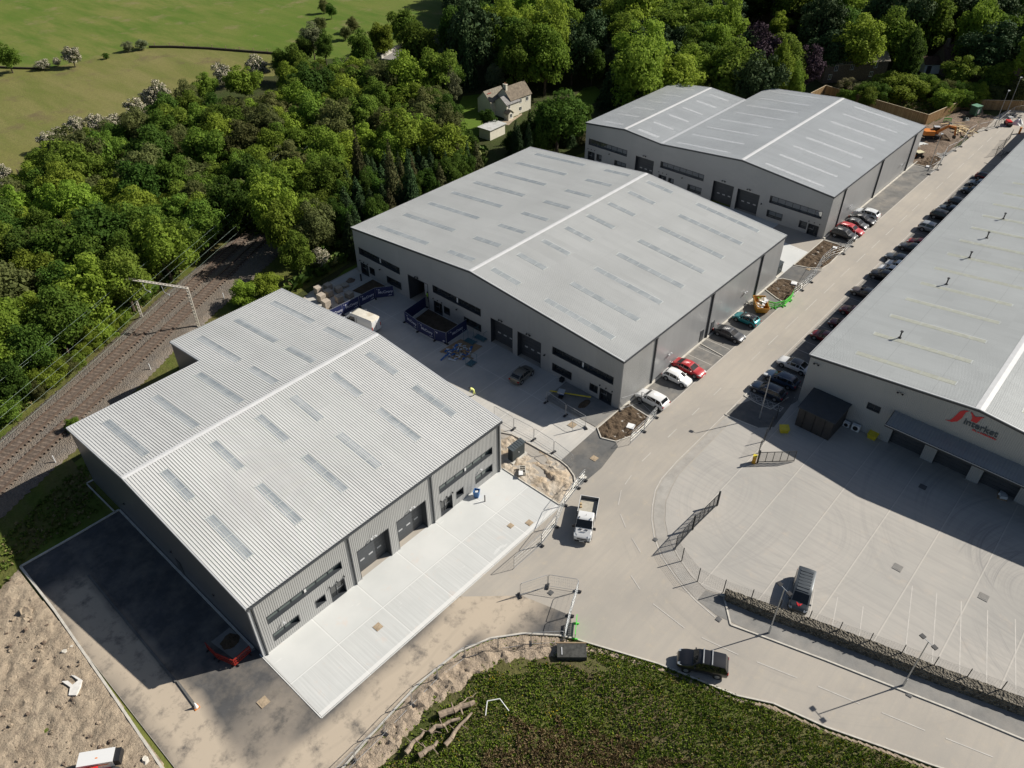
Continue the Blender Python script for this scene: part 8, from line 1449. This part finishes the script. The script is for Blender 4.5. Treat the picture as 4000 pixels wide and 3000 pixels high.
for k, (off, z) in enumerate(ws):
    cl = offset(t1c, off); b = MB(); names = ['upper', 'lower', 'upper', 'lower', 'left outer', 'left low']
    for a, c in zip(cl, cl[1:]): b.tube((*a, z), (*c, z), .011, None, 4, caps=False)
    tag(b.build('overhead_wire', m_wire), '%s overhead wire %s' % (names[k], ['above the track farther from the unit', 'above the track farther from the unit', 'above the track nearest the unit', 'above the track nearest the unit', 'running along the bushes beside the railway', 'running along the bushes beside the railway'][k]), 'wire', 'overhead railway wires')
for p, lab in (((30.58,94.96), 'white marker post beside the ballast near the stepped corner'), ((13.65,86.57), 'white marker post beside the ballast left of the dark gable'), ((47.52,103.39), 'white marker post beside the bright shrub')):
    b = MB(); b.box(-.05, .05, -.08, .08, 0, 1.1); o = b.build('marker_post', m_white); o.location = (*p, .2); tag(o, lab, 'marker post')

# field boundary: ditch bank, fence posts, gates
b = MB(); dt = [(108.34,239.57), (113.08,234.23), (119.04,225.27), (126.20,211.75), (131.86,201.23)]; b.wall(dt, 0, .55, .5); dt2 = [(71.44,252.40), (74.49,247.76), (78.53,242.60)]; b.wall(dt2, 0, .5, .4); b.build('ditch_bank', M('dark_ditch_earth', (.055, .042, .028), .95), kind='structure')
b = MB()
for k in range(13): p = along(dt, k*4.6)[0]; 
t = thing('field_fence', 'low post and wire fence along the dark field ditch', 'fence', (*dt[0], 0)); 
for k in range(12):
    p = along(dt, 2+k*4.4)[0]
    if p: b = MB(); b.box(p[0]-.07, p[0]+.07, p[1]+.4, p[1]+.54, 0, 1.3); b.build('post', m_pal, t, world=True)
b = MB()
for z in (.7, 1.1): 
    for a, c in zip(dt, dt[1:]): b.tube((a[0], a[1]+.45, z), (c[0], c[1]+.45, z), .02, None, 3, caps=False)
b.build('wire', m_pal, t, world=True)
def rail_gate(p, q, lab, nm='field_gate', cat='gate', n=4):
    t = thing(nm, lab, cat, (*p, 0)); b = MB()
    for k in range(n): b.beam((*p, .35+k*.28), (*q, .35+k*.28), .05, .10)
    b.build('rails', M('grey_gate_wood', (.30, .27, .22), .9), t, world=True)
    for a in (p, q): b = MB(); b.box(a[0]-.08, a[0]+.08, a[1]-.08, a[1]+.08, 0, 1.5); b.build('post', m_pal, t, world=True)
rail_gate((45.46,175.81), (48.31,174.31), 'grey wooden field gate beside the cut-off white hawthorn'); rail_gate((77.35,179.01), (86.41,179.89), 'pale rail fence glimpsed among trees beneath the tallest hawthorn', 'rail_fence', 'fence', 3)
sheet('farm_track', [(15.68,118.56), (17.47,119.98), (23.08,120.86), (22.66,123.20), (17.24,122.87)], .09, m_path)

# bridge with road glimpsed among the trees
bp = Vector((*(151.25,177.11), 0)); t = thing('road_bridge', 'small road bridge parapet glimpsed among the tall trees', 'bridge', bp, R(20)); b = MB(); b.box(-6, 6, -3, 3, -.2, 1.0); b.build('deck', m_path, t); b = MB(); b.box(-6, 6, -3.4, -3, 0, 1.9); b.build('parapet', m_kerb, t); b = MB(); b.box(-6, 6, 3, 3.4, 0, 1.9); b.build('parapet', m_kerb, t)

# ---------------- houses
def tiled(name, col): 
    t = NT(name); v = t.pos(False); c = t.mix(t.noise(v, 1.3, 6, .7), tuple(x*.7 for x in col), tuple(min(1, x*1.35) for x in col)); w = t.n('ShaderNodeTexWave', wave_type='BANDS', bands_direction='Z'); w.inputs['Scale'].default_value = 1.6; w.inputs['Distortion'].default_value = 1.2; t.L(v, w.inputs['Vector']); c = t.mix(t.math('MULTIPLY', w.outputs['Fac'], .35), c, tuple(x*.55 for x in col)); return t.done(c, .9, spec=.2)
m_tile1 = tiled('brown_cottage_tiles', (.20, .165, .125)); m_tile2 = tiled('grey_stone_slates', (.24, .215, .17)); m_tile3 = tiled('plain_grey_slates', (.26, .25, .24)); m_tile4 = tiled('red_brown_tiles', (.10, .060, .045))
def gable_block(t, x0, x1, y0, y1, h, rh, axis, mw_, mr, over=.3, nm='wall'):
    b = MB(); b.box(x0, x1, y0, y1, 0, h)
    if axis == 'x': m = (y0+y1)/2; b.add([(x0, y0, h), (x0, y1, h), (x0, m, rh), (x1, y0, h), (x1, y1, h), (x1, m, rh)], [(0, 2, 1), (3, 4, 5)])
    else: m = (x0+x1)/2; b.add([(x0, y0, h), (x1, y0, h), (m, y0, rh), (x0, y1, h), (x1, y1, h), (m, y1, rh)], [(0, 1, 2), (3, 5, 4)])
    b.build(nm, mw_, t); r = MB(); sl = (rh-h)/((y1-y0)/2 if axis == 'x' else (x1-x0)/2); th = .14
    def sl_(a, c): r.add(a+[(p[0], p[1], p[2]+th) for p in a], [(3, 2, 1, 0), (4, 5, 6, 7), (0, 1, 5, 4), (1, 2, 6, 5), (2, 3, 7, 6), (3, 0, 4, 7)])
    e = h-over*sl
    if axis == 'x':
        sl_([(x0-over, y0-over, e), (x1+over, y0-over, e), (x1+over, m, rh), (x0-over, m, rh)], 0); sl_([(x1+over, y1+over, e), (x0-over, y1+over, e), (x0-over, m, rh), (x1+over, m, rh)], 0)
    else:
        sl_([(x0-over, y1+over, e), (x0-over, y0-over, e), (m, y0-over, rh), (m, y1+over, rh)], 0); sl_([(x1+over, y0-over, e), (x1+over, y1+over, e), (m, y1+over, rh), (m, y0-over, rh)], 0)
    return r.build('roof', mr, t)
def hwin(t, x, y, z, w, h, ax, s):
    """casement window on a wall: ax = wall normal axis, s = sign"""
    f = MB(); g = MB()
    def bx(mb, a0, a1, z0, z1, d0, d1):
        if ax == 'y': mb.box(x+a0, x+a1, min(y+s*d0, y+s*d1), max(y+s*d0, y+s*d1), z0, z1)
        else: mb.box(min(x+s*d0, x+s*d1), max(x+s*d0, x+s*d1), y+a0, y+a1, z0, z1)
    bx(f, -w/2, w/2, z-.1, z, 0, .12); bx(f, -w/2, w/2, z+h, z+h+.07, 0, .06)
    for a in (-w/2, 0, w/2-.07): bx(f, a, a+.07, z, z+h, 0, .06)
    fo = f.build('window', m_white, t); bx(g, -w/2+.05, w/2-.05, z, z+h, .005, .03); g.build('pane', m_glass, fo)
c0 = (134.56,122.17)
t = thing('cottage', 'cream cottage with brown roofs and a tall chimney among the trees', 'house', (c0[0], c0[1], .05), R(-2)); t.scale = (.7, .7, .72)
gable_block(t, 1.0, 7.0, .6, 6.2, 4.6, 6.4, 'x', m_render, m_tile3); rm = gable_block(t, 3.6, 13.5, 1.2, 8.0, 5.4, 8.6, 'x', m_render, m_tile1, nm='main_wall'); gable_block(t, -1.0, 6.8, 6.2, 12.4, 4.6, 7.4, 'x', m_render, m_tile2, nm='rear_wall'); gable_block(t, .2, 2.6, -1.0, 1.0, 2.2, 3.1, 'y', m_render, m_tile1, .2, 'porch_wall')
b = MB(); b.box(3.7, 4.5, 3.6, 5.0, 5.5, 9.6); b.box(3.6, 4.6, 3.5, 5.1, 9.6, 9.75); b.build('chimney', m_render, rm); b = MB(); b.tube((4.1, 4.0, 9.75), (4.1, 4.0, 10.2), .14); b.tube((4.1, 4.6, 9.75), (4.1, 4.6, 10.2), .14); b.build('chimney_pot', M('terracotta', (.35, .15, .08), .8), rm)
for x, z, y, w in ((2.2, 3.2, .6, .9), (5.2, 3.5, 1.2, 1.0), (8.2, 3.5, 1.2, 1.4), (8.2, 1.0, 1.2, 1.4), (11.6, 3.5, 1.2, 1.3), (1.4, .9, -1.0, 1.1)): hwin(t, x, y, z, w, 1.1, 'y', -1)
b = MB(); b.box(-.4, 1.4, 8.2, 10.0, 5.4, 6.8); b.build('dormer', M('red_dormer_cheek', (.30, .07, .05), .8), t)
p = (125.94,118.60); t = thing('garage', 'flat pale-roofed garage below the cottage', 'garage', (p[0]-.4, p[1]-.4, .05), R(3)); b = MB(); b.box(-2.6, 2.6, -1.6, 1.6, 0, 2.3); b.build('wall', m_render, t); b = MB(); b.box(-2.9, 2.9, -1.9, 1.9, 2.3, 2.42); b.build('roof', M('dusty_white_sheet', (.50, .50, .48), .7, dirt=((.20, .20, .17), .6)), t)
sheet('garden_path', [(133.01,123.11), (136.14,121.83), (140.49,122.44), (139.86,121.75), (134.96,120.48), (132.64,119.56), (132.43,120.24)], .09, m_bank)
a = Vector((*(208.79,78.17), .05)); q = Vector((*(223.60,67.68), .05)); L = (q-a).length
t = thing('stone_barn', 'long dark stone barn with a grey slate roof behind the timber fence', 'house', (a.x, a.y, .02), math.atan2(q.y-a.y, q.x-a.x)); gable_block(t, 0, L, 0, 7.5, 4.7, 7.9, 'x', m_stonewall, m_tile2)
for x, z in ((L*.17, 3.1), (L*.42, 3.1), (L*.80, 3.1), (L*.10, 1.0), (L*.76, .9)): hwin(t, x, 0, z, 1.0, 1.2, 'y', -1)
for (pa, L_, W_, h, rh, mr, lab, rz) in (((234.33,61.38), 5.5, 5, 2.6, 3.8, m_tile4, 'small outbuilding with a mossy roof left of the brown barn', -47), ((235.41,56.68), 21, 8, 3.2, 7.0, m_tile4, 'brown-roofed barn half hidden by trees at the right', -47), ((257.64,48.46), 7, 8, 3.0, 6.5, m_tile3, 'grey sheet-roofed building behind the right barn', -47), ((256.12,44.01), 9, 8, 3.2, 7.0, m_tile3, 'pale slate-roofed building at the right edge', -47)):
    t = thing('outbuilding', lab, 'building', (pa[0], pa[1], .02), R(rz)); r = gable_block(t, 0, L_, 0, W_, h, rh, 'x', m_stonewall if L_ > 6 else m_white, mr)
    if L_ > 20: b = MB(); b.box(.2, 1.0, 3.4, 4.2, 6.3, 8.6); b.build('chimney', m_stonewall, r)
    else: b = MB(); b.box(.6, 1.8, -.05, .02, .1, 2.1); b.build('door', m_door, t)
for (pa, z, L_, W_, lab) in (((247.92,112.94), 6.5, 15, 8, 'long stone-roofed house half hidden behind the rear trees'), ((329.42,68.32), 7.0, 16, 8, 'brick house with white windows at the top right corner')):
    t = thing('house', lab, 'house', (pa[0], pa[1], .02), R(-42)); r = gable_block(t, 0, L_, 0, W_, z, z+4, 'x', m_stonewall, m_tile2); b = MB(); b.box(1, 1.9, 3.4, 4.6, z+2.5, z+5.2); b.build('chimney', m_stonewall, r)
    for x in (2.5, 6.5, 10.5): hwin(t, x, 0, z-2.2, 1.1, 1.3, 'y', -1)

# ---------------- people
def person(x, y, z, rz, label, pose, top, legs_m, hair):
    t = thing('person', label, 'person', (x, y, z), rz)
    J = pose; me = bpy.data.meshes.new('body'); names = list(J); V = [J[k][0] for k in names]; E = [(names.index(a), names.index(c)) for a, c in SK]
    me.from_pydata(V, E, []); o = bpy.data.objects.new('body', me); C.objects.link(o); sk_ = o.modifiers.new('s', 'SKIN'); o.modifiers.new('u', 'SUBSURF').levels = 1
    for i, k in enumerate(names): me.skin_vertices[0].data[i].radius = (J[k][1], J[k][1]); me.skin_vertices[0].data[i].use_root = (k == 'pelvis')
    dg = bpy.context.evaluated_depsgraph_get(); m2 = bpy.data.meshes.new_from_object(o.evaluated_get(dg)); bpy.data.objects.remove(o); m2.materials.clear()
    for mm in (M('skin', (.42, .25, .18), .6), top, legs_m, m_black): m2.materials.append(mm)
    hd = Vector(J['head'][0]); pv = Vector(J['pelvis'][0]); 
    for f in m2.polygons:
        c = f.center; dh = (c-hd).length; near = min(((c-Vector(J[k][0])).length-J[k][1], k) for k in names)[1]
        f.material_index = 0 if near in ('head', 'neck', 'handL', 'handR') else 3 if near in ('toeL', 'toeR', 'ankL', 'ankR') else 2 if near in ('kneL', 'kneR', 'hipL', 'hipR') else 1; f.use_smooth = True
    bo = bpy.data.objects.new('body', m2); C.objects.link(bo); bo.parent = t
    b = MB(); hx = hd; n = 8; b.tube(hx+Vector((0, 0, .02)), hx+Vector((0, 0, .13)), .135, .07, n); b.build('helmet', hair, t); return t
SK = [('pelvis', 'chest'), ('chest', 'neck'), ('neck', 'head'), ('chest', 'shoL'), ('chest', 'shoR'), ('shoL', 'elbL'), ('shoR', 'elbR'), ('elbL', 'handL'), ('elbR', 'handR'), ('pelvis', 'hipL'), ('pelvis', 'hipR'), ('hipL', 'kneL'), ('hipR', 'kneR'), ('kneL', 'ankL'), ('kneR', 'ankR'), ('ankL', 'toeL'), ('ankR', 'toeR')]
stand = {'pelvis': ((0, 0, .95), .15), 'chest': ((.02, 0, 1.32), .17), 'neck': ((.03, 0, 1.52), .06), 'head': ((.05, 0, 1.68), .105), 'shoL': ((0, .19, 1.43), .07), 'shoR': ((0, -.19, 1.43), .07), 'elbL': ((-.02, .27, 1.15), .05), 'elbR': ((-.02, -.27, 1.15), .05), 'handL': ((.14, .25, .95), .04), 'handR': ((.14, -.25, .95), .04), 'hipL': ((0, .10, .86), .10), 'hipR': ((0, -.10, .86), .10), 'kneL': ((.05, .11, .48), .07), 'kneR': ((-.06, -.11, .48), .07), 'ankL': ((.04, .11, .08), .045), 'ankR': ((-.16, -.11, .10), .045), 'toeL': ((.20, .12, .04), .04), 'toeR': ((.0, -.12, .04), .04)}
bend = dict(stand); bend.update({'chest': ((.30, 0, 1.15), .17), 'neck': ((.45, 0, 1.22), .06), 'head': ((.58, 0, 1.22), .105), 'shoL': ((.36, .19, 1.15), .07), 'shoR': ((.36, -.19, 1.15), .07), 'elbL': ((.45, .25, .9), .05), 'elbR': ((.45, -.25, .9), .05), 'handL': ((.62, .15, .72), .04), 'handR': ((.62, -.15, .72), .04)})
m_hiv = M('hi_vis_yellow_green', (.45, .80, .06), .6); m_hiv2 = M('hi_vis_pale_yellow', (.75, .80, .25), .6); m_trs = M('dark_trousers', (.02, .022, .03), .8)
person(68.6, 79.0, .1, R(180), 'worker in a lime vest and dark trousers standing in the open doorway', stand, m_hiv, m_trs, m_black)
p = (56.18,57.04); person(p[0]+.5, p[1]+.5, .12, R(120), 'worker in a pale yellow jacket bending over beside the near roof edge', bend, m_hiv2, m_hiv2, m_black)

# ---------------- ground vegetation (uncountable)
def tufts(name, poly, dens, hr, mats, label, seed, zf, w=.05, weights=None, mask=None):
    r = random.Random(seed); xs = [p[0] for p in poly]; ys = [p[1] for p in poly]; A = (max(xs)-min(xs))*(max(ys)-min(ys)); n = int(A*dens); b = MB()
    for _ in range(n):
        x, y = r.uniform(min(xs), max(xs)), r.uniform(min(ys), max(ys))
        if not pin(x, y, poly): continue
        nz = mn.noise(Vector((x*.35, y*.35, seed)))
        mi = mask(x, y, nz, r) if mask else r.randrange(len(mats))
        if mi is None: continue
        h = r.uniform(*hr)*(1.5 if mi in (3,) else 1); z = zf(x, y); k_ = 3 if mi != 2 else 1
        for _k in range(k_):
            a = r.uniform(0, 6.28); l = r.uniform(.3, 1.1)*h*(.4 if mi == 2 else 1); ww = w*r.uniform(.7, 1.8)*(.9 if mi == 2 else 1); dx, dy = math.cos(a), math.sin(a); px, py = -dy*ww, dx*ww
            b.add([(x+px, y+py, z), (x-px, y-py, z), (x+dx*l*.6-px, y+dy*l*.6-py, z+h*.8), (x+dx*l+px*.2, y+dy*l+py*.2, z+h*.75), (x+dx*l*.6+px, y+dy*l*.6+py, z+h*.8)], [(0, 1, 2, 3, 4)], mi)
    o = b.build(name, mats); return tag(o, label, 'vegetation', kind='stuff')
def leafy(name, c1, c2):
    t = NT(name); g = t.n('ShaderNodeNewGeometry'); return t.done(t.mix(g.outputs['Random Per Island'], c1, c2), .7, spec=.2)
vg = [leafy('mound_weed_green', (.10, .165, .016), (.25, .31, .04)), leafy('mound_pale_grass', (.20, .19, .07), (.32, .27, .14)), leafy('dandelion_yellow', (.62, .50, .03), (.55, .38, .03)), leafy('brown_rush', (.16, .12, .062), (.34, .25, .14)), leafy('mound_dark_weed', (.045, .085, .012), (.09, .14, .022))]
BP = {}
def mz(x, y):
    d = pdist(x, y, moundp); e = max(0, min(1, d/2.2)); e = e*e*(3-2*e); return .04+.55*e*(.6+.4*mn.noise(Vector((x*.11, y*.11, 3))))+.22*e*mn.fractal(Vector((x*.25, y*.25, 1)), .6, 2.1, 5)
def mm(x, y, nz, r):
    far = (x*.67-y*.75)   # across
    d = pdist(x, y, moundp); low = d > 7.5+4*nz
    if d < 2.0+1.6*nz and x < 36: return None if r.random() < .9 else 0
    u = r.random()
    if low and nz > -.18: return 3 if u < .52 else (1 if u < .72 else 0)
    if u < .06+.45*max(0, mn.noise(Vector((x*.3, y*.3, 9)))): return 2
    return 0 if u < .62 else (4 if u < .86 else 1)
tufts('mound_vegetation', [(14, 31), (24, 31), (31, 30), (36, 25), (40, 16), (42, 9), (44, 2), (46, -4), (47, -8), (40, -8), (28, 8), (20, 18), (10, 22), (8, 28)], 52, (.08, .26), vg, 'weeds, dandelions and brown rushes covering the mound', 1, mz, .03, mask=mm)
vg2 = [leafy('bank_grass', (.06, .11, .015), (.14, .18, .03)), leafy('bank_dry_grass', (.17, .15, .06), (.24, .20, .10))]
tufts('trackside_vegetation', [(-6, 85), (6, 95), (22, 102.5), (42, 113), (54, 119), (50, 122), (38, 116), (20, 106), (4, 98), (-8, 90)], 9, (.2, .55), vg2, 'rough bright grass along the left side of the railway', 3, lambda x, y: .05, .07, mask=lambda x, y, nz, r: 0 if r.random() < .75 else 1)
tufts('trackside_vegetation', [(4, 74.5), (14, 75), (14.5, 81), (31, 81), (31, 88), (44, 97), (38, 95), (20, 86), (6, 80), (-4, 74)], 7, (.15, .4), vg2, 'rough grass between the railway and the nearest unit', 4, lambda x, y: .05, .07, mask=lambda x, y, nz, r: 0 if r.random() < .8 else 1)
tufts('kerbside_weeds', [(-8, 60), (-4, 69), (3, 73), (-6, 71), (-12, 64), (-14, 56), (-10, 52)], 10, (.2, .6), vg2, 'green weeds at the left edge of the dirt area', 6, lambda x, y: .15, .09, mask=lambda x, y, nz, r: 0)
tufts('corner_rough_grass', [(200, 49), (198, 73), (205, 74), (222, 46), (213.5, 45.6)], 3, (.3, .7), vg2, 'rough grass and weeds behind the corner of the timber fence', 7, lambda x, y: .05, .12, mask=lambda x, y, nz, r: 0 if r.random() < .6 else 1)
vg3 = [leafy('undergrowth_leaves', (.04, .08, .012), (.11, .16, .025)), leafy('undergrowth_pale', (.12, .14, .04), (.19, .20, .07))]
ugp = [(-10, 100), (4, 101), (20, 108), (38, 118), (50, 122), (58, 124), (66, 112), (60, 99), (52, 97), (64, 98), (100, 100), (118, 112), (110, 140), (90, 165), (60, 175), (20, 165), (-5, 140), (-20, 115)]
tufts('undergrowth', ugp, .9, (.9, 2.2), vg3, 'tangled green undergrowth filling the gaps between the trees left of the units', 9, lambda x, y: .05, .42, mask=lambda x, y, nz, r: 0 if r.random() < .85 else 1)
tufts('undergrowth', [(2, 96.5), (22, 103.5), (42, 114), (54, 120.5), (52, 124), (38, 119), (20, 109), (-2, 101)], 3.5, (.5, 1.3), vg3, 'bramble and nettle fringe between the wood edge and the track grass', 10, lambda x, y: .05, .2, mask=lambda x, y, nz, r: 0 if r.random() < .8 else 1)
